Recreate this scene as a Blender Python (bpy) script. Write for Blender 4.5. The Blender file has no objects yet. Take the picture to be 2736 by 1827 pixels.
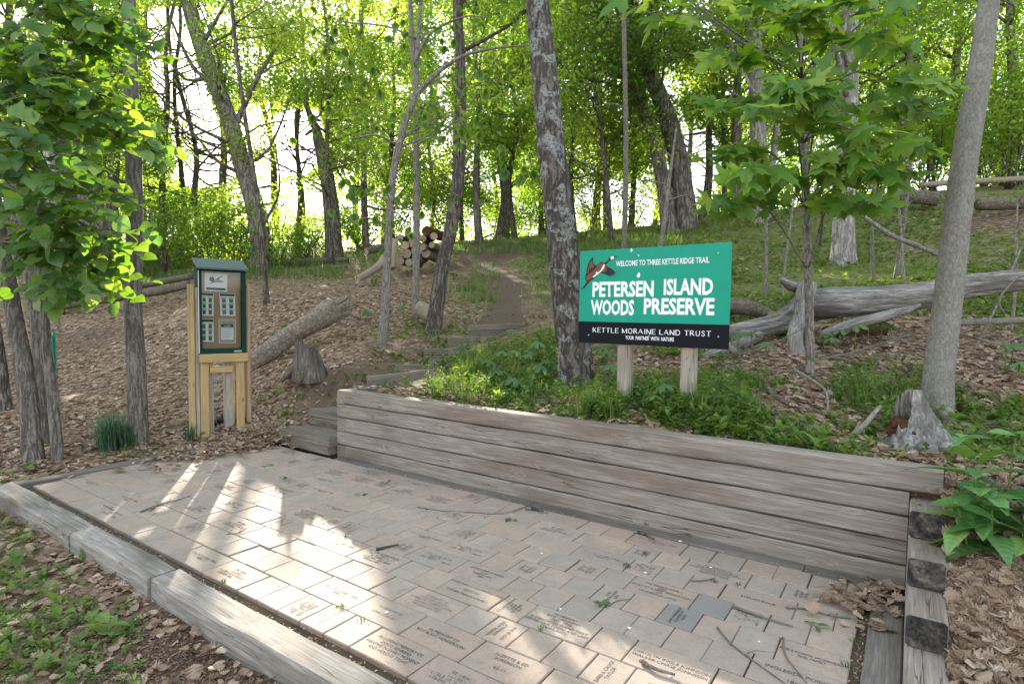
import bpy, math, random
import numpy as np
from mathutils import Matrix, Vector

rng = np.random.default_rng(11)
random.seed(11)
sc = bpy.context.scene
COL = sc.collection
R = math.radians

# ------------------------------------------------------------------ camera, sky, sun, exposure
# world axes: X along the retaining wall (to the right), Y away from the patio into the hill, Z up; patio surface z = 0
F_PX, PITCH, ROLL, YAW = 1548.35, 0.052255, 0.013736, -0.603645       # focal length in photo pixels (2736 wide)
CAM = np.array([0.946773, -3.665804, 1.478362])
_cy, _sy = math.cos(YAW), math.sin(YAW)
FW = np.array([_sy * math.cos(PITCH), _cy * math.cos(PITCH), -math.sin(PITCH)])
_rt = np.array([_cy, -_sy, 0.0]); _up = np.cross(_rt, FW)
RT = math.cos(ROLL) * _rt + math.sin(ROLL) * _up
UP = -math.sin(ROLL) * _rt + math.cos(ROLL) * _up

cam_d = bpy.data.cameras.new('camera'); cam_d.sensor_width = 36.0; cam_d.lens = F_PX / 2736 * 36
cam_d.clip_start = 0.05; cam_d.clip_end = 900
cam = bpy.data.objects.new('camera', cam_d); COL.objects.link(cam)
cam.matrix_world = Matrix(((RT[0], UP[0], -FW[0], CAM[0]), (RT[1], UP[1], -FW[1], CAM[1]), (RT[2], UP[2], -FW[2], CAM[2]), (0, 0, 0, 1)))
sc.camera = cam

SUN_AZ, SUN_EL = R(-53.4), R(15.4)                                    # azimuth from +Y towards +X
SUN = np.array([math.sin(SUN_AZ) * math.cos(SUN_EL), math.cos(SUN_AZ) * math.cos(SUN_EL), math.sin(SUN_EL)])
world = bpy.data.worlds.new('World'); sc.world = world; world.use_nodes = True
wn = world.node_tree.nodes; wl = world.node_tree.links
bg = wn['Background']; sky = wn.new('ShaderNodeTexSky'); sky.sky_type = 'NISHITA'; sky.sun_disc = False
sky.sun_elevation = SUN_EL; sky.sun_rotation = SUN_AZ
sky.air_density = 1.0; sky.dust_density = 0.6; sky.ozone_density = 1.4
gm_ = wn.new('ShaderNodeGamma'); gm_.inputs[1].default_value = 0.42       # sky colour flattened by gamma, lifting fill light against the sky in view
hs_ = wn.new('ShaderNodeHueSaturation'); hs_.inputs['Saturation'].default_value = 0.7
wl.new(sky.outputs[0], gm_.inputs[0]); wl.new(gm_.outputs[0], hs_.inputs['Color']); wl.new(hs_.outputs[0], bg.inputs[0])
bg.inputs[1].default_value = 0.15
sun_d = bpy.data.lights.new('sun', 'SUN'); sun_d.energy = 3.3; sun_d.angle = R(0.55); sun_d.color = (1.0, 0.90, 0.76)
sun = bpy.data.objects.new('sun', sun_d); COL.objects.link(sun)
sun.rotation_euler = Vector(SUN).to_track_quat('Z', 'Y').to_euler(); sun.location = (0, 0, 30)

vs = sc.view_settings
vs.view_transform = 'Standard'; vs.look = 'None'; vs.exposure = 3.42; vs.gamma = 1.0; vs.use_curve_mapping = False
sc.display_settings.display_device = 'sRGB'
sc.cycles.max_bounces = 7; sc.cycles.diffuse_bounces = 4; sc.cycles.glossy_bounces = 2
sc.cycles.transmission_bounces = 6; sc.cycles.transparent_max_bounces = 12
sc.cycles.caustics_reflective = False; sc.cycles.caustics_refractive = False
sc.cycles.use_denoising = True
sc.cycles.sample_clamp_indirect = 6.0

# ------------------------------------------------------------------ pixel helpers (pixels of a 2348 px wide view of the photo)
PXO = 2736 / 2348
FO = F_PX / PXO
def ray(x, y):
    return FW + (x * PXO - 1368) / F_PX * RT - (y * PXO - 913.5) / F_PX * UP
def at(x, y, d):                       # point seen at a pixel at depth d
    return CAM + ray(x, y) * d
def onz(x, y, z):                      # point of a level plane seen at a pixel
    r = ray(x, y); return CAM + r * ((z - CAM[2]) / r[2])
def project(P):
    d = np.atleast_2d(P) - CAM; z = d @ FW
    return (1368 + F_PX * (d @ RT) / z) / PXO, (913.5 - F_PX * (d @ UP) / z) / PXO, z

# ------------------------------------------------------------------ scene helpers
def tag(o, label=None, cat=None, group=None, kind=None):
    if label: o['label'] = label
    if cat: o['category'] = cat
    if group: o['group'] = group
    if kind: o['kind'] = kind
    return o
def empty(name, loc=(0, 0, 0), rz=0.0):
    o = bpy.data.objects.new(name, None); COL.objects.link(o)
    o.location = [float(c) for c in loc]; o.rotation_euler = (0, 0, rz); o.empty_display_size = 0.1
    return o
def thing(name, label, cat, loc=(0, 0, 0), rz=0.0, group=None):
    return tag(empty(name, loc, rz), label, cat, group)
def link(name, me, parent=None, loc=None, rot=None, scale=None):
    o = bpy.data.objects.new(name, me); COL.objects.link(o)
    if parent is not None: o.parent = parent
    if loc is not None: o.location = [float(c) for c in loc]
    if rot is not None: o.rotation_euler = rot
    if scale is not None: o.scale = scale
    return o
def local(parent, P):                  # world points -> the coordinates of a parent Empty (translation and turn about Z)
    P = np.asarray(P, float) - np.array(parent.location)
    a = -parent.rotation_euler[2]
    if abs(a) > 1e-9:
        c, s = math.cos(a), math.sin(a)
        P = np.stack([c * P[..., 0] - s * P[..., 1], s * P[..., 0] + c * P[..., 1], P[..., 2]], -1)
    return P

def mesh_arr(name, V, F, mat=None, rnd=None, smooth=False):
    """V (n,3); F: one (m,k) index array or a list of them with different k"""
    V = np.ascontiguousarray(V, dtype=np.float32); Fs = F if isinstance(F, list) else [F]
    Fs = [np.asarray(f, dtype=np.int32) for f in Fs if len(f)]
    me = bpy.data.meshes.new(name)
    me.vertices.add(len(V)); me.vertices.foreach_set('co', V.ravel())
    nl = sum(f.size for f in Fs); npoly = sum(len(f) for f in Fs)
    me.loops.add(nl); me.loops.foreach_set('vertex_index', np.concatenate([f.ravel() for f in Fs]))
    st = []; o = 0
    for f in Fs:
        st.append(o + np.arange(len(f), dtype=np.int32) * f.shape[1]); o += f.size
    me.polygons.add(npoly); me.polygons.foreach_set('loop_start', np.concatenate(st).astype(np.int32))
    me.polygons.foreach_set('use_smooth', np.full(npoly, bool(smooth)))
    me.update(calc_edges=True)
    if rnd is not None:
        a = me.attributes.new('rnd', 'FLOAT', 'POINT'); a.data.foreach_set('value', np.asarray(rnd, np.float32))
    if mat is not None:
        for m in (mat if isinstance(mat, (list, tuple)) else [mat]): me.materials.append(m)
    return me

class MB:
    """collects shapes into one mesh"""
    def __init__(s): s.V = []; s.F = {}; s.n = 0
    def add(s, V, F):
        V = np.asarray(V, float).reshape(-1, 3)
        if isinstance(F, list) and isinstance(F[0], tuple): F = np.array(F)
        for f in (F if isinstance(F, list) else [F]):
            f = np.asarray(f, int)
            if f.size: s.F.setdefault(f.shape[1], []).append(f + s.n)
        s.V.append(V); s.n += len(V)
    def box(s, x0, x1, y0, y1, z0, z1):
        V = [(x, y, z) for z in (z0, z1) for y in (y0, y1) for x in (x0, x1)]
        s.add(V, [(0, 2, 3, 1), (4, 5, 7, 6), (0, 1, 5, 4), (2, 6, 7, 3), (0, 4, 6, 2), (1, 3, 7, 5)])
    def bbox(s, x0, x1, y0, y1, z0, z1, b=0.006):      # box with chamfered edges
        c = np.array([(x0 + x1) / 2, (y0 + y1) / 2, (z0 + z1) / 2]); h = np.array([x1 - x0, y1 - y0, z1 - z0]) / 2
        V = []; idx = {}
        for sx in (-1, 1):
            for sy in (-1, 1):
                for sz in (-1, 1):
                    for ax in range(3):
                        p = np.array([sx, sy, sz], float) * (h - b); p[ax] = (sx, sy, sz)[ax] * h[ax]
                        idx[(sx, sy, sz, ax)] = len(V); V.append(c + p)
        Q = []; T = []
        for ax in range(3):
            o = [a for a in range(3) if a != ax]
            for sg in (-1, 1):
                q = []
                for a, bb in ((-1, -1), (1, -1), (1, 1), (-1, 1)):
                    k = [0, 0, 0]; k[ax] = sg; k[o[0]] = a; k[o[1]] = bb; q.append(idx[(k[0], k[1], k[2], ax)])
                if (sg > 0) != (ax != 1): q = q[::-1]
                Q.append(q)
        for ax in range(3):
            o = [a for a in range(3) if a != ax]
            for a in (-1, 1):
                for bb in (-1, 1):
                    k0 = [0, 0, 0]; k1 = [0, 0, 0]; k0[ax] = -1; k1[ax] = 1
                    for k in (k0, k1): k[o[0]] = a; k[o[1]] = bb
                    Q.append([idx[(*k0, o[0])], idx[(*k1, o[0])], idx[(*k1, o[1])], idx[(*k0, o[1])]])
        for sx in (-1, 1):
            for sy in (-1, 1):
                for sz in (-1, 1): T.append([idx[(sx, sy, sz, a)] for a in range(3)])
        s.add(V, [np.array(Q), np.array(T)])
    def tube(s, pts, rad, seg=8, lump=0.0, flare=0.0, rough=0.0, cap=True, seed=0, sub=1, ridge=0.0):
        V, F = tube_arr(pts, rad, seg, lump, flare, rough, cap, seed, sub, ridge); s.add(V, F)
    def mesh(s, name, mat, smooth=False, rnd=None):
        V = np.concatenate(s.V); F = [np.concatenate(v) for v in s.F.values()]
        return mesh_arr(name, V, F, mat, rnd, smooth)
    def obj(s, name, mat, parent=None, smooth=False, **k):
        me = s.mesh(name, mat, smooth)
        return link(name, me, parent, **k)

def catmull(P, n):
    P = np.asarray(P, float)
    if len(P) < 3 or n <= 1:
        t = np.linspace(0, len(P) - 1, (len(P) - 1) * max(n, 1) + 1); i = np.minimum(t.astype(int), len(P) - 2); f = (t - i)[:, None]
        return P[i] * (1 - f) + P[i + 1] * f
    Q = np.vstack([2 * P[0] - P[1], P, 2 * P[-1] - P[-2]]); out = []
    for i in range(1, len(Q) - 2):
        t = np.linspace(0, 1, n, endpoint=False)[:, None]
        a, b, c, d = Q[i - 1], Q[i], Q[i + 1], Q[i + 2]
        out.append(0.5 * (2 * b + (c - a) * t + (2 * a - 5 * b + 4 * c - d) * t ** 2 + (3 * b - a - 3 * c + d) * t ** 3))
    out.append(P[-1:]); return np.concatenate(out)

def tube_arr(pts, rad, seg=8, lump=0.0, flare=0.0, rough=0.0, cap=True, seed=0, sub=1, ridge=0.0):
    r_ = np.random.default_rng(seed + 5)
    pts = np.asarray(pts, float); rad = np.broadcast_to(np.asarray(rad, float), (len(pts),)) if np.ndim(rad) else np.full(len(pts), rad)
    PR = catmull(np.column_stack([pts, rad]), sub); P = PR[:, :3]; rr = np.maximum(PR[:, 3], 1e-4); n = len(P)
    T = np.gradient(P, axis=0); T /= np.linalg.norm(T, axis=1)[:, None] + 1e-12
    a = np.array([0.0, 0, 1]) if abs(T[0] @ np.array([0, 0, 1.0])) < 0.9 else np.array([1.0, 0, 0])
    N = np.zeros_like(P); N[0] = np.cross(T[0], a); N[0] /= np.linalg.norm(N[0])
    for i in range(1, n):
        v = N[i - 1] - T[i] * (N[i - 1] @ T[i]); N[i] = v / (np.linalg.norm(v) + 1e-12)
    B = np.cross(T, N)
    th = np.arange(seg) / seg * 2 * math.pi
    S = np.concatenate([[0], np.cumsum(np.linalg.norm(np.diff(P, axis=0), axis=1))])
    m = np.ones((n, seg))
    if lump:
        for k in (1, 2, 3, 5):
            m += lump / k * np.sin(k * th[None, :] + r_.uniform(0, 6.3) + np.sin(S[:, None] * r_.uniform(.6, 2.2) + r_.uniform(0, 6.3)) * 2)
    if flare:
        k = r_.integers(4, 6); ph = r_.uniform(0, 6.3)
        lob = 0.65 + 0.55 * np.cos(k * th + ph) + 0.25 * np.cos((k + 2) * th + ph * 2)
        m += flare * np.exp(-S[:, None] / (2.0 * rr[0])) * np.maximum(lob, 0.1)[None, :]
    if ridge:
        for k in (7, 9, 11):
            m += ridge * np.sin(k * th[None, :] + r_.uniform(0, 6.3) + np.sin(S[:, None] * r_.uniform(1, 3) + r_.uniform(0, 6.3)) * 1.3) * (0.6 + 0.4 * np.sin(S[:, None] * r_.uniform(2, 5) + th[None, :]))
    if rough:
        g = r_.normal(0, 1, (n, seg)); m += rough * (g + np.roll(g, 1, 0) * .8 + np.roll(g, -1, 0) * .8)
    V = P[:, None, :] + (rr[:, None] * m)[..., None] * (np.cos(th)[None, :, None] * N[:, None, :] + np.sin(th)[None, :, None] * B[:, None, :])
    V = V.reshape(-1, 3)
    i, j = np.meshgrid(np.arange(n - 1), np.arange(seg), indexing='ij'); j2 = (j + 1) % seg
    Fq = np.stack([i * seg + j, i * seg + j2, (i + 1) * seg + j2, (i + 1) * seg + j], -1).reshape(-1, 4)
    if not cap: return V, Fq
    V = np.vstack([V, P[:1], P[-1:]]); c0, c1 = len(V) - 2, len(V) - 1
    jj = np.arange(seg); k2 = (jj + 1) % seg
    Ft = np.concatenate([np.stack([k2, jj, np.full(seg, c0)], -1), np.stack([(n - 1) * seg + jj, (n - 1) * seg + k2, np.full(seg, c1)], -1)])
    return V, [Fq, Ft]

def rotmats(normal, up):
    """frames with z = normal, y = up made perpendicular"""
    z = normal / (np.linalg.norm(normal, axis=1)[:, None] + 1e-9)
    y = up - z * np.sum(up * z, 1)[:, None]; y /= np.linalg.norm(y, axis=1)[:, None] + 1e-9
    return np.stack([np.cross(y, z), y, z], -1)
def scatter(tv, tf, C, M, S):
    """copies of a template (tv, tf) at C with frames M and sizes S joined in arrays"""
    tv = np.asarray(tv, float); tf = np.asarray(tf, int); n = len(C)
    S = np.asarray(S, float); S = S[:, None] if S.ndim == 1 else S
    V = np.einsum('nij,nkj->nki', M, tv[None] * S[:, None, :] if S.shape[1] == 3 else tv[None] * S[:, None, :1]) + C[:, None, :]
    F = tf[None] + (np.arange(n) * len(tv))[:, None, None]
    return V.reshape(-1, 3), F.reshape(-1, tf.shape[1])
def unit(n): v = rng.normal(size=(n, 3)); return v / np.linalg.norm(v, axis=1)[:, None]

# ------------------------------------------------------------------ materials
def mat(name):
    m = bpy.data.materials.new(name); m.use_nodes = True; nt = m.node_tree; nt.nodes.clear()
    out = nt.nodes.new('ShaderNodeOutputMaterial')
    return m, nt, out
class N:
    """small node helper"""
    def __init__(s, nt): s.nt = nt
    def n(s, t, **k):
        x = s.nt.nodes.new(t)
        for a, b in k.items(): setattr(x, a, b)
        return x
    def set(s, node, **k):
        for a, b in k.items():
            a = a.replace('_', ' ')
            s.inp(node.inputs[a], b)
    def inp(s, sock, v):
        if hasattr(v, 'is_linked') or hasattr(v, 'links'): s.nt.links.new(v, sock)
        else: sock.default_value = v
    def noise(s, vec, scale, detail=4, rough=0.55, dist=0.0):
        x = s.n('ShaderNodeTexNoise'); s.nt.links.new(vec, x.inputs['Vector'])
        x.inputs['Scale'].default_value = scale; x.inputs['Detail'].default_value = detail; x.inputs['Roughness'].default_value = rough; x.inputs['Distortion'].default_value = dist
        return x.outputs['Fac']
    def voro(s, vec, scale, feature='F1', out='Distance', rand=1.0):
        x = s.n('ShaderNodeTexVoronoi', feature=feature); s.nt.links.new(vec, x.inputs['Vector']); x.inputs['Scale'].default_value = scale
        x.inputs['Randomness'].default_value = rand
        return x.outputs[out]
    def map(s, vec, scale=(1, 1, 1), loc=(0, 0, 0), rot=(0, 0, 0)):
        x = s.n('ShaderNodeMapping'); s.nt.links.new(vec, x.inputs['Vector']); x.inputs['Scale'].default_value = scale; x.inputs['Location'].default_value = loc; x.inputs['Rotation'].default_value = rot
        return x.outputs[0]
    def ramp(s, fac, stops, interp='LINEAR'):
        x = s.n('ShaderNodeValToRGB'); s.nt.links.new(fac, x.inputs[0]); cr = x.color_ramp; cr.interpolation = interp
        while len(cr.elements) < len(stops): cr.elements.new(0.5)
        for e, (p, c) in zip(cr.elements, stops): e.position = p; e.color = (*c, 1) if len(c) == 3 else c
        return x.outputs[0]
    def mix(s, fac, a, b, mode='MIX'):
        x = s.n('ShaderNodeMix', data_type='RGBA', blend_type=mode)
        s.inp(x.inputs[0], fac)
        for k, v in ((6, a), (7, b)):
            if isinstance(v, tuple): v = (*v, 1) if len(v) == 3 else v
            s.inp(x.inputs[k], v)
        return x.outputs[2]
    def math(s, op, a, b=0.0, c=None, clamp=False):
        x = s.n('ShaderNodeMath', operation=op, use_clamp=clamp); s.inp(x.inputs[0], a); s.inp(x.inputs[1], b)
        if c is not None: s.inp(x.inputs[2], c)
        return x.outputs[0]
    def maprange(s, v, a, b, c=0.0, d=1.0):
        x = s.n('ShaderNodeMapRange'); s.inp(x.inputs[0], v)
        for i, q in enumerate((a, b, c, d)): x.inputs[i + 1].default_value = q
        return x.outputs[0]
    def bump(s, h, strength=0.4, dist=0.01, normal=None):
        x = s.n('ShaderNodeBump'); s.nt.links.new(h, x.inputs['Height']); x.inputs['Strength'].default_value = strength; x.inputs['Distance'].default_value = dist
        if normal is not None: s.nt.links.new(normal, x.inputs['Normal'])
        return x.outputs[0]
    def coord(s, which='Object'): return s.n('ShaderNodeTexCoord').outputs[which]
    def attr(s, name='rnd', out='Fac'): return s.n('ShaderNodeAttribute', attribute_name=name).outputs[out]
    def objrand(s): return s.n('ShaderNodeObjectInfo').outputs['Random']
    def addvec(s, a, b):
        x = s.n('ShaderNodeVectorMath', operation='ADD'); s.inp(x.inputs[0], a); s.inp(x.inputs[1], b); return x.outputs[0]
    def principled(s, out, color, rough=0.8, spec=0.2, normal=None, **k):
        p = s.n('ShaderNodeBsdfPrincipled'); s.inp(p.inputs['Base Color'], (*color, 1) if isinstance(color, tuple) and len(color) == 3 else color)
        s.inp(p.inputs['Roughness'], rough); s.inp(p.inputs['Specular IOR Level'], spec)
        if normal is not None: s.nt.links.new(normal, p.inputs['Normal'])
        for a, b in k.items(): s.inp(p.inputs[a.replace('_', ' ')], b)
        s.nt.links.new(p.outputs[0], out.inputs[0]); return p

def plain(name, color, rough=0.7, spec=0.25, vary=0.12, scale=30, bump=0.0, metal=0.0):
    m, nt, out = mat(name); h = N(nt); co = h.coord()
    n1 = h.noise(co, scale, 5); n2 = h.noise(co, scale * 0.13, 3)
    f = h.math('ADD', h.math('MULTIPLY', n1, 0.5), h.math('MULTIPLY', n2, 0.5))
    c = h.ramp(f, [(0.3, tuple(x * (1 - vary) for x in color)), (0.7, tuple(min(1, x * (1 + vary)) for x in color))])
    p = h.principled(out, c, rough, spec, h.bump(n1, bump, 0.003) if bump else None)
    p.inputs['Metallic'].default_value = metal
    return m

def leafmat(name, stops, trans, tw=0.5, gloss=0.04, vein=0.0, rough=0.5):
    """leaf: diffuse front, light shining through from behind"""
    m, nt, out = mat(name); h = N(nt)
    fac = h.attr('rnd')
    c = h.ramp(fac, stops)
    t = h.ramp(fac, trans)
    d = h.n('ShaderNodeBsdfDiffuse'); tr = h.n('ShaderNodeBsdfTranslucent'); gl = h.n('ShaderNodeBsdfGlossy'); gl.inputs['Roughness'].default_value = rough
    nt.links.new(c, d.inputs[0]); nt.links.new(t, tr.inputs[0])
    m1 = h.n('ShaderNodeMixShader'); m1.inputs[0].default_value = tw; nt.links.new(d.outputs[0], m1.inputs[1]); nt.links.new(tr.outputs[0], m1.inputs[2])
    m2 = h.n('ShaderNodeMixShader'); m2.inputs[0].default_value = gloss; nt.links.new(m1.outputs[0], m2.inputs[1]); nt.links.new(gl.outputs[0], m2.inputs[2])
    nt.links.new(m2.outputs[0], out.inputs[0])
    return m

def leafmat_obj(name, stops, trans, tw=0.5, gloss=0.05):
    """the same for single leaves: varies by object"""
    m, nt, out = mat(name); h = N(nt); fac = h.objrand(); co = h.coord()
    c = h.ramp(fac, stops); t = h.ramp(fac, trans)
    x = h.n('ShaderNodeSeparateXYZ'); nt.links.new(co, x.inputs[0])
    ax = h.math('ABSOLUTE', x.outputs[0])
    w = h.math('SINE', h.math('MULTIPLY', h.math('SUBTRACT', x.outputs[1], h.math('MULTIPLY', ax, 0.7)), 46.0))
    vein = h.math('MULTIPLY', h.maprange(w, 0.86, 1.0), 0.22)
    mid = h.maprange(ax, 0.0, 0.03, 1.0, 0.0)
    v = h.math('MAXIMUM', vein, h.math('MULTIPLY', mid, 0.6))
    c = h.mix(v, c, (0.16, 0.24, 0.06)); 
    d = h.n('ShaderNodeBsdfDiffuse'); tr = h.n('ShaderNodeBsdfTranslucent'); gl = h.n('ShaderNodeBsdfGlossy'); gl.inputs['Roughness'].default_value = 0.42
    nrm = h.bump(w, 0.12, 0.03)
    nt.links.new(nrm, d.inputs['Normal']); nt.links.new(nrm, gl.inputs['Normal'])
    nt.links.new(c, d.inputs[0]); nt.links.new(t, tr.inputs[0])
    m1 = h.n('ShaderNodeMixShader'); m1.inputs[0].default_value = tw; nt.links.new(d.outputs[0], m1.inputs[1]); nt.links.new(tr.outputs[0], m1.inputs[2])
    m2 = h.n('ShaderNodeMixShader'); m2.inputs[0].default_value = gloss; nt.links.new(m1.outputs[0], m2.inputs[1]); nt.links.new(gl.outputs[0], m2.inputs[2])
    nt.links.new(m2.outputs[0], out.inputs[0])
    return m

def woodmat(name, c0, c1, stain=(0.09, 0.055, 0.04), stain_amt=0.5, crack=0.7, knots=True, grain=1.0, moss=0.0):
    """sawn timber, grain along local X"""
    m, nt, out = mat(name); h = N(nt)
    co = h.coord(); oi = h.n('ShaderNodeObjectInfo')
    off = h.n('ShaderNodeVectorMath', operation='SCALE'); off.inputs[0].default_value = (7.3, 3.1, 5.7); nt.links.new(oi.outputs['Random'], off.inputs['Scale'])
    v = h.addvec(co, off.outputs[0])
    sx_ = h.n('ShaderNodeSeparateXYZ'); nt.links.new(v, sx_.inputs[0]); cx_ = h.n('ShaderNodeCombineXYZ')
    nt.links.new(h.math('MULTIPLY', sx_.outputs[0], 2.3), cx_.inputs[0]); nt.links.new(h.math('MULTIPLY', h.math('ADD', sx_.outputs[1], sx_.outputs[2]), 7.0), cx_.inputs[1])
    kd = h.voro(cx_.outputs[0], 1.0)
    knot = h.maprange(kd, 0.05, 0.22, 1.0, 0.0)
    # grain bends round the knots
    bend = h.n('ShaderNodeCombineXYZ'); nt.links.new(h.math('MULTIPLY', knot, 0.03), bend.inputs[1]); nt.links.new(h.math('MULTIPLY', knot, 0.03), bend.inputs[2])
    gv = h.addvec(v, bend.outputs[0]) if knots else v
    g1 = h.noise(h.map(gv, (2.4, 46 * grain, 46 * grain)), 1.0, 6, 0.68, 0.3)
    g2 = h.noise(h.map(gv, (6, 150 * grain, 150 * grain)), 1.0, 4, 0.6)
    big = h.noise(h.map(v, (0.9, 3.5, 3.5)), 1.0, 4, 0.6)
    col = h.ramp(h.math('ADD', h.math('MULTIPLY', g1, 0.6), h.math('MULTIPLY', g2, 0.4)), [(0.3, tuple(x * 0.74 for x in c0)), (0.47, c0), (0.64, c1)])
    st = h.math('MULTIPLY', h.maprange(big, 0.46, 0.68), stain_amt)
    col = h.mix(st, col, stain, 'MIX')
    cr = h.noise(h.map(gv, (0.55, 21, 21), (3, 1, 4)), 1.0, 3, 0.5, 0.6)
    ck = h.math('MULTIPLY', h.maprange(h.math('ABSOLUTE', h.math('SUBTRACT', cr, 0.5)), 0.0, 0.012, 1.0, 0.0), h.maprange(h.noise(h.map(v, (1.1, 3, 3), (9, 2, 2)), 1.0, 2), 0.5, 0.6))
    col = h.mix(h.math('MULTIPLY', ck, crack), col, (0.035, 0.027, 0.022))
    if knots:
        kk = h.maprange(kd, 0.04, 0.10, 1.0, 0.0)
        kr = h.math('MULTIPLY', h.maprange(kd, 0.0, 0.045, 1.0, 0.0), 0.75)
        col = h.mix(h.math('MULTIPLY', kk, 0.7), col, (0.17, 0.10, 0.055)); col = h.mix(kr, col, (0.05, 0.03, 0.018))
        col = h.mix(h.math('MULTIPLY', h.maprange(h.math('ABSOLUTE', h.math('SUBTRACT', kd, 0.13)), 0.0, 0.03, 1.0, 0.0), 0.16), col, (0.46, 0.42, 0.37))
    if moss:
        mo = h.math('MULTIPLY', h.maprange(h.noise(v, 6, 5, 0.65), 0.52, 0.66), moss)
        col = h.mix(mo, col, (0.055, 0.06, 0.03))
    hgt = h.math('SUBTRACT', h.math('ADD', h.math('MULTIPLY', g1, 0.6), h.math('MULTIPLY', g2, 0.4)), h.math('MULTIPLY', ck, 0.9))
    h.principled(out, col, 0.85, 0.15, h.bump(hgt, 0.55, 0.004))
    return m

def barkmat(name, c_dark, c_light, vs=(14, 14, 2.6), lichen=0.0, lich_col=(0.27, 0.28, 0.265), depth=0.02, strength=0.8, moss=0.0, furrow=0.6):
    m, nt, out = mat(name); h = N(nt)
    co = h.coord('Object'); oi = h.n('ShaderNodeObjectInfo')
    off = h.n('ShaderNodeVectorMath', operation='SCALE'); off.inputs[0].default_value = (17.3, 13.1, 25.7); nt.links.new(oi.outputs['Random'], off.inputs['Scale'])
    v = h.addvec(co, off.outputs[0])
    wv = h.n('ShaderNodeVectorMath', operation='ADD'); nt.links.new(v, wv.inputs[0])
    sc_ = h.n('ShaderNodeVectorMath', operation='SCALE'); sc_.inputs['Scale'].default_value = 0.06
    nz = h.n('ShaderNodeTexNoise'); nt.links.new(v, nz.inputs['Vector']); nz.inputs['Scale'].default_value = 5; nt.links.new(nz.outputs['Color'], sc_.inputs[0]); nt.links.new(sc_.outputs[0], wv.inputs[1])
    mv = h.map(wv.outputs[0], vs)
    r1 = h.math('ABSOLUTE', h.math('SUBTRACT', h.noise(mv, 1.1, 3, 0.5, 0.2), 0.5))
    r2 = h.math('ABSOLUTE', h.math('SUBTRACT', h.noise(h.map(mv, (1.7, 1.7, 2.6), (5, 3, 1)), 1.1, 2, 0.5), 0.5))
    rd = h.math('MULTIPLY', h.maprange(r1, 0.0, 0.11), h.maprange(r2, 0.0, 0.05, 0.35, 1.0))
    fine = h.noise(h.map(v, (vs[0] * 3, vs[1] * 3, vs[2] * 3)), 1.0, 5, 0.65)
    f = h.math('ADD', h.math('MULTIPLY', rd, furrow), h.math('MULTIPLY', fine, 1.1 - furrow))
    col = h.ramp(f, [(0.18, tuple(x * 0.45 for x in c_dark)), (0.45, c_dark), (0.85, c_light)])
    big = h.noise(v, 1.7, 3)
    col = h.mix(h.maprange(big, 0.35, 0.7, 0.0, 0.35), col, tuple(x * 0.55 for x in c_light))
    if lichen:
        ln = h.math('MULTIPLY', h.maprange(h.noise(v, 7.5, 2), 0.53, 0.58), h.maprange(h.noise(v, 34, 5, 0.7), 0.44, 0.53))
        col = h.mix(h.math('MULTIPLY', ln, lichen), col, lich_col)
    if moss:
        mn = h.math('MULTIPLY', h.maprange(h.noise(v, 4, 4), 0.5, 0.65), moss); col = h.mix(mn, col, (0.07, 0.09, 0.025))
    h.principled(out, col, 0.92, 0.1, h.bump(f, strength, depth))
    return m

M = {}
M['wall_wood'] = woodmat('weathered_wall_timber', (0.212, 0.178, 0.149), (0.335, 0.29, 0.248), (0.12, 0.077, 0.056), 0.6, crack=0.9)
M['step_wood'] = woodmat('dark_step_timber', (0.15, 0.128, 0.10), (0.25, 0.215, 0.17), (0.06, 0.05, 0.038), 0.5, moss=0.08)
M['kerb_wood'] = woodmat('grey_kerb_timber', (0.22, 0.195, 0.17), (0.37, 0.34, 0.305), (0.085, 0.075, 0.055), 0.75, crack=0.9, moss=0.25)
M['low_wood'] = woodmat('flush_timber', (0.13, 0.115, 0.10), (0.22, 0.195, 0.17), (0.07, 0.06, 0.05), 0.5)
M['new_wood'] = woodmat('fresh_pine', (0.38, 0.265, 0.125), (0.52, 0.385, 0.20), (0.30, 0.20, 0.09), 0.35, crack=0.35)
M['new_wood2'] = woodmat('brown_pine', (0.30, 0.20, 0.12), (0.42, 0.30, 0.19), (0.2, 0.13, 0.08), 0.35, crack=0.35)
M['old_post'] = woodmat('grey_post', (0.27, 0.235, 0.20), (0.44, 0.39, 0.33), (0.22, 0.14, 0.07), 0.5, crack=0.9)
M['litterwood'] = woodmat('silver_dead_wood', (0.16, 0.145, 0.135), (0.40, 0.37, 0.345), (0.045, 0.038, 0.034), 0.8, crack=1.0, knots=False, grain=0.55)
M['rot'] = plain('rotten_red_wood', (0.070, 0.034, 0.020), 0.95, 0.05, 0.7, 45, 0.9)
M['bark_dark'] = barkmat('dark_bark', (0.075, 0.06, 0.05), (0.19, 0.165, 0.145))
M['bark_oak'] = barkmat('oak_bark', (0.10, 0.085, 0.072), (0.24, 0.215, 0.19), (9, 9, 1.8))
M['bark_lichen'] = barkmat('lichen_bark', (0.068, 0.056, 0.048), (0.165, 0.146, 0.13), (13, 13, 4.0), 0.85)
M['bark_grey'] = barkmat('grey_smooth_bark', (0.17, 0.155, 0.132), (0.30, 0.28, 0.245), (34, 34, 16), 0.3, depth=0.006, strength=0.7, furrow=0.3)
M['bark_linden'] = barkmat('linden_bark', (0.105, 0.09, 0.078), (0.215, 0.19, 0.165), (22, 22, 2.2), 0.2, depth=0.010, strength=0.75)
M['bark_pale'] = barkmat('pale_bark', (0.22, 0.20, 0.175), (0.40, 0.375, 0.34), (16, 16, 2.4))
M['bark_sap'] = barkmat('sapling_bark', (0.15, 0.13, 0.11), (0.28, 0.25, 0.22), (40, 40, 8), 0.2, depth=0.004, strength=0.5)
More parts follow.
